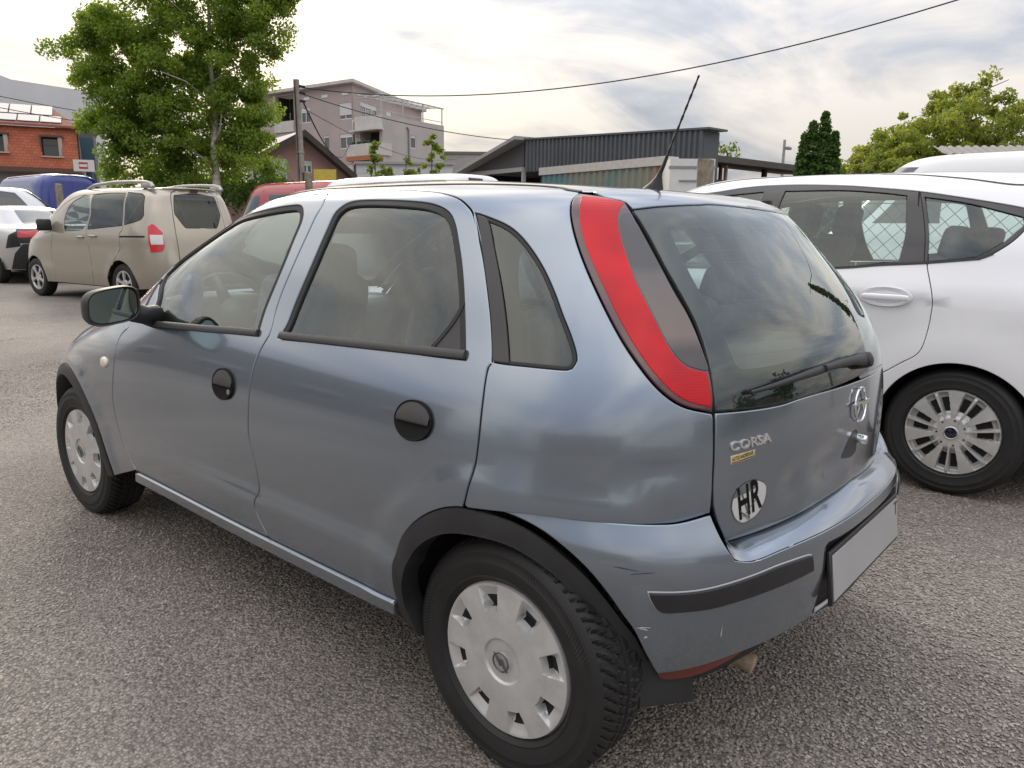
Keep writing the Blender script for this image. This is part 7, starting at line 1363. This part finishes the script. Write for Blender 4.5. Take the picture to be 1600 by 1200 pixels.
def build_more():
    grey = mat('grey_sheet_building', (.58, .585, .60), .8, var=.06, vscale=.4); conc = MATS['pale_concrete']
    # far grey block with a low gable, behind the red house
    a = np.array((100.7, -18.9)); t = thing('grey_block', 'large grey building with a low ridge rising behind the red shingled house', 'building', (95, -30, 0), in_place=True); w = Wall((102, -17), (94, -37)); mb = MB()
    pl = [(-12, 0), (21, 0), (21, 15.6), (12.5, 16.3), (7.0, 18.3), (-12, 15.2)]; mb.add([w.p(u, z) for u, z in pl]+[w.p(u, z, -14) for u, z in pl], [tuple(range(6))]+[(i, (i+1) % 6, 6+(i+1) % 6, 6+i) for i in range(6)]); mb.build('walls', grey, t)
    mb = MB(); w.box(mb, 6.7, 8.3, 18.0, 19.2, -3, -1.5); mb.build('chimney', conc, t); mb = MB(); w.box(mb, 11, 14, 12.6, 13.1, .01, .06); mb.build('window', MATS['house_window_glass'], t); mb = MB(); w.box(mb, .5, 2.4, 12.6, 13.8, .01, .3); mb.build('dormer', conc, t)
    mb = MB(); mb.tube([w.p(-2.5, 15.5, -1), w.p(-2.5, 21, -1)], .09, 6); mb.tube([w.p(-3.3, 19.6, -1), w.p(-.9, 19.6, -1)], .05, 5); mb.tube([w.p(-3.0, 20.4, -1), w.p(-2.0, 20.4, -1)], .05, 5); mb.build('tv_aerial', STEEL, t)
    # dark glazed annex beside the tree
    t = thing('dark_annex', 'dark annex with a blue glazed front between the red house and the tree', 'building', (62, -22, 0), in_place=True); w = Wall((64.5, -21.6), (61.5, -27.5)); mb = MB(); w.box(mb, -.6, 1.9, 0, 8.6, -2, 0); mb.build('walls', mat('annex_dark', (.10, .102, .108), .7), t)
    mb = MB(); w.box(mb, .0, 1.85, 6.0, 7.6, .01, .08); mb.build('glazing', mat('annex_glass', (.05, .10, .14), .08, coat=1), t)
    for u in (.2,): mb = MB(); w.box(mb, u, u+1.2, 2.6, 5.0, .01, .08); mb.build('window', MATS['house_window_glass'], t)
    mb = MB(); w.box(mb, 1.6, 1.75, 0, 6.0, .1, .25); mb.build('blue_pole', mat('blue_steel', (.10, .17, .25), .5), t)
    t = thing('small_sign', 'small white sign with a red mark beside the red house', 'sign', (51.3, -17.6, 0), in_place=True); w = Wall((51.6, -17.3), (51.0, -18.4)); mb = MB(); w.box(mb, 0, 1.15, 4.35, 5.05, 0, .12); p = mb.build('sign_board', mat('sign_white', (.62, .61, .6), .6), t); mb = MB(); w.box(mb, .3, .8, 4.5, 4.9, .121, .125); mb.build('sign_mark', mat('sign_red', (.45, .04, .05), .6), p); mb = MB(); w.box(mb, .33, .77, 4.62, 4.78, .126, .130); mb.build('sign_bar', mat('sign_white'), p); mb = MB(); mb.tube([w.p(.58, 0), w.p(.58, 4.35)], .06, 6); mb.build('sign_post', STEEL, t)
    # low white boarded hall behind the saplings, yellow board, pale flat building
    brd = mat('white_boards', (.58, .59, .61), .7, var=.06, vscale=2); w = Wall((27.65, -20.82), (24.73, -23.33)); t = thing('boarded_hall', 'low white boarded wall behind the young saplings', 'building', (27.5, -20.6, 0), in_place=True)
    for k in range(9): mb = MB(); w.box(mb, -.3, w.L+.2, .1+k*.44, .1+k*.44+.42, -.08, .0); mb.build('board', brd, t)
    mb = MB(); w.box(mb, -.4, w.L+.3, 4.02, 4.12, -.3, .12); mb.build('cap', mat('dim_cap', (.35, .35, .36), .6), t)
    w = Wall((19.23, -12.23), (18.72, -12.67)); t = thing('yellow_board', 'yellow board showing above the red van', 'sign', (19.5, -10.3, 0), in_place=True); mb = MB(); w.box(mb, 0, w.L, 2.5, 2.93, -.05, 0); mb.build('board', mat('faded_yellow', (.52, .43, .07), .7, var=.1), t); mb = MB(); mb.tube([w.p(.3, 0, -.08), w.p(.3, 2.6, -.08)], .04, 6); mb.build('board_post', STEEL, t)
    block('flat_hall', 'pale flat-roofed hall beyond the warehouse gable', 'building', [(66.8, -64), (61, -68.6), (66, -76), (74, -70)], 0, 9.7, mat('pale_hall', (.36, .35, .345), .85, var=.06), mat('dark_roof_edge', (.16, .16, .16), .8))
    # corrugated warehouse: gable bay and long sheet wall
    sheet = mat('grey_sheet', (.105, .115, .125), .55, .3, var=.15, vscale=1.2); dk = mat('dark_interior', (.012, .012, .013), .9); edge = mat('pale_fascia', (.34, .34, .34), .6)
    t = thing('corrugated_warehouse', 'dark grey corrugated warehouse with an open gable bay and long sheet wall', 'warehouse', (18.23, -21.01, 0), in_place=True)
    wg = Wall((22.88, -22.29), (18.23, -21.01)); wl = Wall((18.23, -21.01), (10.3, -19.9))
    mb = MB(); mb.add([wg.p(.75, 3.55), wg.p(4.76, 3.5), wg.p(4.76, 4.42), wg.p(.75, 3.62)], [(0, 1, 2, 3)]); mb.build('gable_sheet', mat('gable_grey', (.085, .085, .09), .7), t)
    mb = MB(); V = [wg.p(-.35, 3.42, .5), wg.p(4.85, 4.62, .5), wg.p(4.85, 4.62, -10), wg.p(-.35, 3.42, -10)]; V += [(x, y, z-.13) for x, y, z in V]; mb.add(V, [(0, 1, 2, 3), (7, 6, 5, 4), (0, 4, 5, 1), (1, 5, 6, 2), (2, 6, 7, 3), (3, 7, 4, 0)]); mb.build('gable_roof', edge, t)
    mb = MB(); wg.box(mb, .7, 4.75, 3.36, 3.52, -.1, .06); mb.build('gable_beam', edge, t)
    for u in (.8, 2.0, 4.66): mb = MB(); wg.box(mb, u, u+.12, 0, 3.36, -.1, .03); mb.build('bay_post', edge, t)
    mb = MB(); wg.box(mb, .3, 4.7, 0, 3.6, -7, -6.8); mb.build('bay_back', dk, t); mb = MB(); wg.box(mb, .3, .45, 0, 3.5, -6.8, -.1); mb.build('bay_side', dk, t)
    n = 240; G = []
    for z in (0, 1): G.append([wl.p(wl.L*k/n, (3.34-.10*k/n) if z == 0 else (4.53-.28*k/n), .03*(1 if (k//3) % 2 else -1)) for k in range(n+1)])
    mb = MB(); mb.grid(np.array(G)); mb.build('corrugated_wall', sheet, t); mb = MB(); mb.add([wl.p(-.05, 4.56, .07), wl.p(wl.L+.25, 4.27, .07), wl.p(wl.L+.25, 4.27, -.9), wl.p(-.05, 4.56, -.9)]+[wl.p(-.05, 4.50, .07), wl.p(wl.L+.25, 4.21, .07), wl.p(wl.L+.25, 4.21, -.9), wl.p(-.05, 4.5, -.9)], [(0, 1, 2, 3), (7, 6, 5, 4), (0, 4, 5, 1), (1, 5, 6, 2), (3, 2, 6, 7), (0, 3, 7, 4)]); mb.build('roof', sheet, t)
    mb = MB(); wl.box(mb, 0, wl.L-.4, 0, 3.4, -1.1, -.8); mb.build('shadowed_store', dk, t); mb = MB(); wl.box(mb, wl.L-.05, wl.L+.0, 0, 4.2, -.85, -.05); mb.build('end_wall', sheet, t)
    # container with rusting green side, white refrigerated box
    w = Wall((12.74, -15.17), (8.09, -13.91)); gm = mat('faded_green_container', (.13, .20, .19), .7, var=.35, vscale=1.4); nt = gm.node_tree; t = thing('shipping_container', 'faded green container with rust patches and a pale top rail behind the fence', 'container', (12.74, -15.17, 0), in_place=True); n = 120; G = [[w.p(w.L*k/n, z, .02*(1 if (k//3) % 2 else -1)) for k in range(n+1)] for z in (.1, 2.70)]; mb = MB(); mb.grid(np.array(G)); mb.build('side', rust_mat(), t); mb = MB(); w.box(mb, -.02, w.L+.02, 2.70, 2.90, -.4, .05); mb.build('top_rail', mat('pale_rail', (.50, .48, .44), .7, var=.1), t); mb = MB(); w.box(mb, 0, w.L, 0, .1, -.4, .04); w.box(mb, 0, .06, .1, 2.7, -.4, -.02); w.box(mb, w.L-.06, w.L, .1, 2.7, -.4, -.02); mb.build('frame', gm, t)
    w = Wall((7.45, -13.0), (6.75, -13.55)); t = thing('white_box_body', 'white box lorry body between the container and the wooden post', 'lorry body', (7.45, -13, 0), in_place=True); mb = MB(); w.box(mb, 0, .95, .4, 2.75, -3.5, 0); mb.build('box', mat('box_white', (.62, .62, .6), .5, var=.05), t); mb = MB(); w.box(mb, -.02, .97, 2.55, 2.60, -.1, .02); mb.build('rail', mat('rail_grey', (.25, .25, .25), .5), t); mb = MB(); w.box(mb, .2, .6, 2.28, 2.31, 0, .03); mb.build('latch', mat('rail_grey'), t)
    mb = MB(); w.box(mb, .0, .95, 0, .4, -3.4, -.2); mb.build('chassis', DARK, t)
    # open timber shed with brown frames
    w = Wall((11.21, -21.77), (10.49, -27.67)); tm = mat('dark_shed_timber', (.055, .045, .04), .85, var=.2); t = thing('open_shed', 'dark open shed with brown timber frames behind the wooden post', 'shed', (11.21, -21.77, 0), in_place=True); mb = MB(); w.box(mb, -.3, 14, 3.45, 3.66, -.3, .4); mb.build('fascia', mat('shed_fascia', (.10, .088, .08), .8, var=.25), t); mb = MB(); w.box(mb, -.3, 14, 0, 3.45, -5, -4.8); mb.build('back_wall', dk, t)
    mb = MB(); V = [w.p(-.3, 3.66, .4), w.p(14, 3.66, .4), w.p(14, 4.0, -5), w.p(-.3, 4.0, -5)]; mb.add(V, [(0, 1, 2, 3)]); mb.build('roof', mat('shed_roof', (.22, .17, .15), .85, var=.2), t)
    bf = mat('red_brown_frame', (.22, .085, .04), .7)
    for u in (.72, 1.30, 1.62): mb = MB(); w.box(mb, u, u+.09, 0, 3.45, -.25, -.15); mb.build('frame_post', bf if u < 1.6 else mat('pale_rail'), t)
    mb = MB(); w.box(mb, .7, 1.65, 2.85, 2.95, -.28, -.14); mb.build('frame_rail', bf, t)
    for u in (4, 7.5, 11): mb = MB(); w.box(mb, u, u+.15, 0, 3.45, -.2, -.05); mb.build('frame_post', tm, t)
    # tin roof behind the big white car
    w = Wall((4.4, -23.0), (1.4, -24.6)); t = thing('tin_roof_hut', 'grey ribbed tin roof showing above the white cargo van', 'hut', (4.4, -23, 0), in_place=True); n = 60; G = [[w.p(w.L*k/n, z, o+.0) for k in range(n+1)] for z, o in ((3.42, 0), (3.75, -1.2))]; G = np.array(G); G[:, ::4, 2] += .05; G[:, 1::4, 2] += .05; mb = MB(); mb.grid(G); mb.build('roof', mat('tin_roof', (.26, .24, .22), .7, var=.2), t); mb = MB(); w.box(mb, .1, w.L-.1, 0, 3.4, -1.1, -.05); mb.build('walls', mat('hut_wall', (.2, .19, .18), .9), t)
    # buildings beyond the frame that close the street and show in the paint and glass
    rd = mat('street_render', (.30, .27, .24), .9, var=.1, vscale=.5); dr = mat('dark_tile_roof', (.07, .05, .045), .8, var=.2)
    def wins(ws):
        def f(t):
            for w, us, zs in ws:
                for u in us:
                    for z in zs: w.window(u, u+1.2, z, z+1.4, t, MATS['white_window_frame'], MATS['house_window_glass'], .3, 1, depth=-.01)
        return f
    block('street_house', 'plain rendered street house outside the frame to the left', 'house', [(19.5, 6.5), (10.5, 15.0), (15, 20), (24, 11.5)], 0, 4.4, rd, dr, extra=wins([(Wall((19.5, 6.5), (10.5, 15)), (1, 3.6, 6.2, 8.8), (1.2,))]))
    block('yard_workshop', 'low workshop behind the photographer', 'building', [(-16, 22), (2, 24), (2, 31), (-16, 29)], 0, 4.2, rd, dr)
    block('back_building', 'long low building behind the photographer on the right', 'building', [(-21, -16), (-24, 8), (-31, 7), (-28, -17)], 0, 3.8, mat('back_render', (.22, .21, .20), .9), dr)
def rust_mat():
    m = mat('rusting_green', (.11, .19, .185), .7); nt = m.node_tree; N = nt.nodes; L = nt.links; b = N['Principled BSDF']; tc = N.new('ShaderNodeTexCoord'); n = N.new('ShaderNodeTexNoise'); n.inputs['Scale'].default_value = .9; n.inputs['Detail'].default_value = 8; n.inputs['Roughness'].default_value = .6; L.new(tc.outputs['Object'], n.inputs['Vector'])
    sp = N.new('ShaderNodeSeparateXYZ'); L.new(tc.outputs['Object'], sp.inputs[0]); ma = N.new('ShaderNodeMath'); ma.operation = 'MULTIPLY_ADD'; ma.inputs[1].default_value = -.11; ma.inputs[2].default_value = 1.12; L.new(sp.outputs[0], ma.inputs[0]); ad = N.new('ShaderNodeMath'); ad.operation = 'ADD'; L.new(n.outputs[0], ad.inputs[0]); L.new(ma.outputs[0], ad.inputs[1])
    r = N.new('ShaderNodeValToRGB'); L.new(ad.outputs[0], r.inputs[0]); e = r.color_ramp.elements; e[0].position = .40; e[0].color = (.10, .20, .21, 1); e[1].position = .82; e[1].color = (.26, .13, .07, 1); k = e.new(.6); k.color = (.22, .215, .16, 1); L.new(r.outputs[0], b.inputs['Base Color']); return m
build_apartments(); build_house(); build_brick(); build_more()

# ------------------------------------------------------------------ poles and wires
def catenary(a, b, sag, n=36): a, b = Vector(a), Vector(b); return [a.lerp(b, k/n)-Vector((0, 0, sag*4*(k/n)*(1-k/n))) for k in range(n+1)]
def build_poles():
    conc = mat('pole_concrete', (.30, .28, .25), .85, var=.25, vscale=4); t = thing('utility_pole', 'grey concrete utility pole lashed to a short wooden stub, with cables at its top', 'pole', (21.25, -13.15, 0))
    mb = MB(); mb.tube([(0, 0, 1.0), (.01, 0, 3.5), (.03, .02, 5.85)], [.13, .115, .095], 10); mb.build('shaft', conc, t, auto=50); mb = MB(); mb.tube([(-.16, -.10, 0), (-.16, -.10, 2.95)], [.15, .14], 10); mb.build('stub', mat('stub_wood', (.13, .11, .085), .9, var=.4), t, auto=50)
    mb = MB(); mb.tube([(-.05, .07, 1.2), (-.04, .09, 3.0), (0, .10, 5.6)], .022, 6); mb.build('riser_cable', mat('black_cable', (.012, .012, .012), .6), t)
    for z in (5.65, 5.45, 5.2): mb = MB(); mb.box((-.06, -.12, z), (.10, .22, .07), bev=.02); mb.build('bracket', MATS['black_cable'], t)
    for z in (2.7, 3.6): mb = MB(); mb.tube([(.01, 0, z-.03), (.01, 0, z+.03)], .135, 10); mb.build('strap', STEEL, t)
    bc = MATS['black_cable']; A = (21.2, -13.3, 5.62)
    def wire(a, b, sag, r, label): o = MB().tube(catenary(a, b, sag), r, 5, caps=False).build('cable', bc); tag(o, label, 'cable', 'overhead cables')
    wire(A, WIRE_E, WIRE_SAG, .016, 'long thick cable sweeping up from the pole across the sky to the upper right'); wire((21.2, -13.3, 5.42), (18.5, -21.1, 4.5), .25, .015, 'cable dropping from the pole to the warehouse roof')
    wire((21.2, -13.3, 5.2), (57.5, -43.0, 8.6), 1.5, .030, 'cable sagging from the pole to the apartment balcony'); wire((21.2, -13.3, 5.0), (37, -37, 6.0), .8, .012, 'thin cable running from the pole past the apartment wall')
    for k, z in enumerate((8.2, 7.6)): wire((47, -8, z), (52, -24, z-.35), .25, .022, ('upper' if k == 0 else 'lower')+' of two thin cables crossing the grey block')
    t = thing('yard_lamp_pole', 'thin distant pole with a lamp head left of the dark cypress', 'pole', (16.74, -42.08, 0)); mb = MB(); mb.tube([(0, 0, 0), (0, 0, 6.3)], [.11, .08], 8); mb.build('shaft', STEEL, t); mb = MB(); mb.box((-.15, -.22, 5.85), (.25, .5, .16), bev=.04); mb.build('lamp_head', mat('rail_grey'), t)
WIRE_E, WIRE_SAG = (-3.61, -18.69, 8.11), 1.7
build_poles()

# ------------------------------------------------------------------ trees
def leaf_mat(name, a, b, trans=.45):
    m = bpy.data.materials.new(name); m.use_nodes = True; nt = m.node_tree; N = nt.nodes; L = nt.links; N.clear(); out = N.new('ShaderNodeOutputMaterial'); at = N.new('ShaderNodeAttribute'); at.attribute_name = 'tone'; r = N.new('ShaderNodeValToRGB'); L.new(at.outputs['Fac'], r.inputs[0]); r.color_ramp.elements[0].color = (*a, 1); r.color_ramp.elements[1].color = (*b, 1)
    d = N.new('ShaderNodeBsdfDiffuse'); t = N.new('ShaderNodeBsdfTranslucent'); g = N.new('ShaderNodeBsdfGlossy'); g.inputs['Roughness'].default_value = .45; g.inputs[0].default_value = (.5, .5, .5, 1); L.new(r.outputs[0], d.inputs[0])
    br = N.new('ShaderNodeHueSaturation'); br.inputs['Value'].default_value = 1.9; br.inputs['Saturation'].default_value = 1.15; L.new(r.outputs[0], br.inputs['Color']); L.new(br.outputs[0], t.inputs[0]); mx = N.new('ShaderNodeMixShader'); mx.inputs[0].default_value = trans; L.new(d.outputs[0], mx.inputs[1]); L.new(t.outputs[0], mx.inputs[2]); m2 = N.new('ShaderNodeMixShader'); m2.inputs[0].default_value = .05; L.new(mx.outputs[0], m2.inputs[1]); L.new(g.outputs[0], m2.inputs[2]); L.new(m2.outputs[0], out.inputs[0]); return m
def leaves(name, cen, rad, per, size, m, parent, rng, up=.3, tonevar=.5, aspect=.75):
    """real leaf faces gathered in clumps; cen (n,3), rad per clump"""
    n = len(cen); c = np.repeat(cen, per, 0); r = np.repeat(np.broadcast_to(rad, (n,)), per)[:, None]; K = len(c); d = rng.normal(size=(K, 3)); d /= np.linalg.norm(d, axis=1, keepdims=True); p = c+d*r*(rng.random((K, 1))**.45)*[1, 1, .75]
    nn = rng.normal(size=(K, 3))+[0, 0, up]; nn /= np.linalg.norm(nn, axis=1, keepdims=True); a = np.cross(nn, rng.normal(size=(K, 3))); a /= np.linalg.norm(a, axis=1, keepdims=True); b = np.cross(nn, a); s = size*(.6+.8*rng.random((K, 1)))
    V = np.stack([p-a*s*.5, p+b*s*.5*aspect+nn*s*.06, p+a*s*.5, p-b*s*.5*aspect+nn*s*.06], 1).reshape(-1, 3); F = np.arange(K*4).reshape(K, 4); me = bpy.data.meshes.new(name); me.vertices.add(K*4); me.vertices.foreach_set('co', V.ravel()); me.loops.add(K*4); me.loops.foreach_set('vertex_index', F.ravel()); me.polygons.add(K); me.polygons.foreach_set('loop_start', np.arange(0, K*4, 4)); me.polygons.foreach_set('loop_total', np.full(K, 4)); me.update()
    ct = np.repeat(rng.random(n), per); tone = np.clip(ct*tonevar+rng.random(K)*(1-tonevar), 0, 1); at = me.attributes.new('tone', 'FLOAT', 'FACE'); at.data.foreach_set('value', tone.astype(np.float32)); me.materials.append(m); o = link(name, me, parent); return o
def branchy(root_p, top_p, n, rng, reach, m, parent, r0=.13, nm='trunk', droop=.0, start=.3):
    a, b = np.array(root_p, float), np.array(top_p, float); pts = [a+(b-a)*t+np.r_[rng.normal(size=2)*.022*np.sin(PI*t)*3, 0] for t in np.linspace(0, 1, 9)]; mb = MB(); mb.tube(pts, [r0*(1-.85*t) for t in np.linspace(0, 1, 9)], 9); tr = mb.build(nm, m, parent, True); tips = []
    for k in range(n):
        t = start+(1-start)*(k+.5)/n; p = a+(b-a)*t; an = k*2.4+rng.random()*.8; L = reach(t)*(.7+.5*rng.random()); d = np.array([math.cos(an), math.sin(an), .55-droop*(1-t)]); q = p+d*L*.5+rng.normal(size=3)*.08; e = p+d*L+np.array([0, 0, -.12*L]); mb = MB(); mb.tube([p, q, e], [r0*.38*(1-.6*t), r0*.22*(1-.6*t), .01], 6); mb.build('branch', m, tr, True); tips += [q, e, (q+e)/2, p*.5+q*.5]
    return tr, np.array(tips)
def build_trees():
    rng = np.random.default_rng(11); bark = mat('pale_bark', (.36, .34, .30), .85, var=.35, vscale=6, bump=.3, bscale=30); dark = mat('dark_bark', (.07, .055, .042), .9, var=.3)
    lm = leaf_mat('poplar_leaf', (.105, .165, .030), (.26, .33, .062), .55); lm2 = leaf_mat('dark_green_leaf', (.030, .060, .016), (.085, .14, .03)); lm3 = leaf_mat('robinia_leaf', (.11, .15, .028), (.30, .32, .075), .55); lm4 = leaf_mat('cypress_leaf', (.035, .080, .018), (.11, .19, .04), .3); lm5 = leaf_mat('sapling_leaf', (.06, .10, .015), (.22, .27, .05))  # lm2 is the darker green leaf, for the bushes and the off-frame trees
    # big tree: right = screen right axis, so the crown can be laid out across and along the line of sight
    rx = np.array([-.758, -.652]); fx = np.array([.652, -.758]); T0 = np.array([22.3, -10.9])
    def W3(a, d, z): q = T0+rx*a+fx*d; return np.array([q[0], q[1], z])
    t = thing('broadleaf_tree', 'tall bright green tree with a pale trunk left of the utility pole', 'tree', (22.3, -10.9, 0), in_place=True); tr, tips = branchy(W3(.04, -.75, 0), W3(-.12, .3, 9.6), 11, rng, lambda t: 2.3*(1-.45*t), bark, t, .15, start=.28)
    lobes = [(-3.6, 3.9, .9), (-3.0, 3.0, .8), (-2.3, 2.4, .8), (-1.2, 2.3, .8), (-2.9, 4.0, .9), (-1.5, 4.6, 1.0), (-3.9, 6.1, 1.0), (-3.2, 5.2, 1.15), (-3.3, 6.9, 1.0), (-2.4, 7.4, 1.3), (-2.2, 5.9, 1.3), (-2.5, 4.5, 1.15), (-2.0, 3.7, .9), (-1.2, 8.4, 1.5), (-1.2, 6.7, 1.5), (-1.1, 5.2, 1.35), (-1.0, 3.9, 1.05), (0, 9.2, 1.5), (.1, 7.6, 1.5), (.2, 6.0, 1.25), (.5, 4.6, 1.0), (1.2, 8.6, 1.35), (1.4, 7.2, 1.15), (.8, 4.1, .85), (1.0, 4.9, .8), (2.0, 8.2, .8), (1.8, 7.3, .75), (-.2, 3.2, .9), (-1.8, 3.0, .7), (.9, 3.3, .9), (1.2, 5.6, .6)]
    cen = []; rad = []
    for a, z, r in lobes:
        n = int(13*r*r)+3
        for _ in range(n):
            v = rng.normal(size=3); v /= np.linalg.norm(v); q = r*(.35+.65*rng.random()**.5); cen.append(W3(a+v[0]*q, v[1]*q*1.1, z+v[2]*q*.85)); rad.append(.26+.26*rng.random())
    leaves('crown', np.array(cen), np.array(rad), 290, .088, lm, t, rng)
    def bush(name, label, spots, per, size, m, r=.5):
        tt = thing(name, label, 'bush', (*spots[0][:2], 0), in_place=True); cen = []
        for x, y, z, s, n in spots:
            for _ in range(n): v = rng.normal(size=3); v /= np.linalg.norm(v); cen.append(np.array([x, y, z])+v*s*rng.random()**.4*[1, 1, .9])
        leaves('foliage', np.array(cen), r*np.ones(len(cen)), per, size, m, tt, rng); mb = MB(); x, y = spots[0][:2]; mb.tube([(x, y, 0), (x+.1, y, 1.8)], [.08, .03], 7); mb.build('stem', dark, tt); return tt
    p = [W3(a, 2.5+.4*math.sin(k*2), z) for k, (a, z) in enumerate([(1.0, 2.1), (.5, 2.5), (-.6, 2.4), (-1.8, 2.3), (-2.9, 2.3)])]
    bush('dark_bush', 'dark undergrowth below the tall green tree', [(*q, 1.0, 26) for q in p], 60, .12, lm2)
    # dark clipped cypress of several leaders
    t = thing('cypress', 'dense dark green cypress with two pointed tops, right of the shed', 'tree', (8.34, -24.24, 0), in_place=True); cen = []; rad = []; rr = np.array([-.758, -.652])
    for a, top, w in ((-.28, 4.72, .40), (.10, 5.02, .30), (.46, 4.40, .27), (-.52, 4.35, .24), (.0, 4.15, .58)):
        for k in range(430):
            h = rng.random(); z = top-(top-.4)*h; f = min(1, h*3.4)**.75*(.85+.15*math.sin(h*9+a*7)); th = rng.random()*2*PI; q = w*f*(.45+.62*rng.random()**.6); cen.append((8.34+rr[0]*a+q*math.cos(th), -24.24+rr[1]*a+q*math.sin(th), z)); rad.append(.12)
    leaves('crown', np.array(cen), np.array(rad), 34, .085, lm4, t, rng, up=.8); mb = MB(); mb.tube([(8.34, -24.24, 0), (8.34, -24.24, 3)], [.14, .05], 8); mb.build('trunk', dark, t)
    # spreading light tree on the right
    C0 = np.array([6.2, -31.6]); t = thing('spreading_tree', 'wide yellowish green tree with open branches at the right edge', 'tree', (6.2, -31.6, 0), in_place=True); 
    def W4(a, d, z): q = C0+rx*a+fx*d; return np.array([q[0], q[1], z])
    tr, tips = branchy(W4(1.2, 0, 0), W4(.6, 0, 6.2), 16, rng, lambda t: 3.0*(1-.5*t), dark, t, .22, start=.38)
    prof = [(-3.4, 3.9), (-3.0, 4.3), (-2.5, 4.7), (-2.0, 5.2), (-1.3, 5.6), (-.6, 6.3), (0, 6.8), (.6, 6.9), (1.2, 6.6), (1.8, 6.1), (2.6, 6.4), (3.4, 6.5), (4.3, 6.9), (5.2, 6.4), (6.1, 6.6), (7.0, 6.2)]; cen = []; rad = []
    for a, zt in prof:
        for k in range(34):
            z = zt-.25-rng.random()**1.2*(zt-3.4)*.95; cen.append(W4(a+rng.normal()*.35, rng.normal()*1.4, z)); rad.append(.20+.22*rng.random())
    leaves('crown', np.array(cen), np.array(rad), 110, .12, lm3, t, rng)
    for a, d, z, lab in ((4.2, -3.5, 4.4, 'darker green bush under the spreading tree at the right edge'),):
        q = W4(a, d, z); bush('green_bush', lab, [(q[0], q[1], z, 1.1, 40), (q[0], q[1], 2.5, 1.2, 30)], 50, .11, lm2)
    # saplings behind the hatchback's roof
    for i, (x, y, h, w) in enumerate(((17.81, -13.46, 3.75, .30), (17.40, -13.75, 3.02, .42), (17.1, -14.06, 3.35, .35), (16.5, -14.58, 3.95, .62))):
        lab = ('slender yellowish sapling nearest the utility pole', 'low leafy sapling, second from the utility pole', 'thin upright sapling, third from the utility pole', 'tallest and bushiest sapling, beside the warehouse gable')[i]; t = thing('sapling', lab, 'sapling', (x, y, 0), group='young saplings', in_place=True); mb = MB(); mb.tube([(x, y, 0), (x+.03, y, h*.6), (x-.04, y+.03, h)], [.035, .022, .008], 6); mb.build('stem', dark, t); cen = []
        for k in range(26): z = h-rng.random()**.8*1.25; q = w*(.25+.9*(h-z)/1.2)*rng.random()**.6; an = rng.random()*6.28; cen.append((x+q*math.cos(an), y+q*math.sin(an), z))
        leaves('crown', np.array(cen), .11, 15, .12, lm5, t, rng)
    for i, (x, y, z) in enumerate(((16.9, -35.3, 5.1), (17.6, -34.7, 4.9))):
        t = thing('small_far_tree', ('left' if i else 'right')+' of two small pale tree tops above the shed roof', 'tree', (x, y, 0), group='tree tops above the shed', in_place=True); mb = MB(); mb.tube([(x, y, 0), (x, y, z)], [.1, .03], 6); mb.build('trunk', dark, t); cen = np.array([(x+rng.normal()*.32, y+rng.normal()*.32, z+rng.normal()*.28) for _ in range(16)]); leaves('crown', cen, .2, 16, .14, lm5, t, rng)
    # trees outside the frame whose reflections lie in the rear glass
    for i, (x, y, h, w, lab) in enumerate(((-3.2, -22.5, 9.2, 1.3, 'tall dark conifer outside the frame to the right'), (-17, -11, 6.5, 2.2, 'round tree behind the photographer'), (-19, -4, 5.2, 2.0, 'low round tree behind the photographer'))):
        t = thing('yard_tree', lab, 'tree', (x, y, 0), in_place=True); mb = MB(); mb.tube([(x, y, 0), (x, y, h*.9)], [.18, .03], 7); mb.build('trunk', dark, t); cen = []
        for k in range(210):
            if i == 0: f = rng.random(); z = h-(h-1.2)*f; q = w*f*(.3+.7*rng.random()); 
            else: z = h*.62+rng.normal()*h*.17; q = w*rng.random()**.5
            an = rng.random()*6.28; cen.append((x+q*math.cos(an), y+q*math.sin(an), z))
        leaves('crown', np.array(cen), .3, 40, .16, lm2, t, rng)
build_trees()
settle()
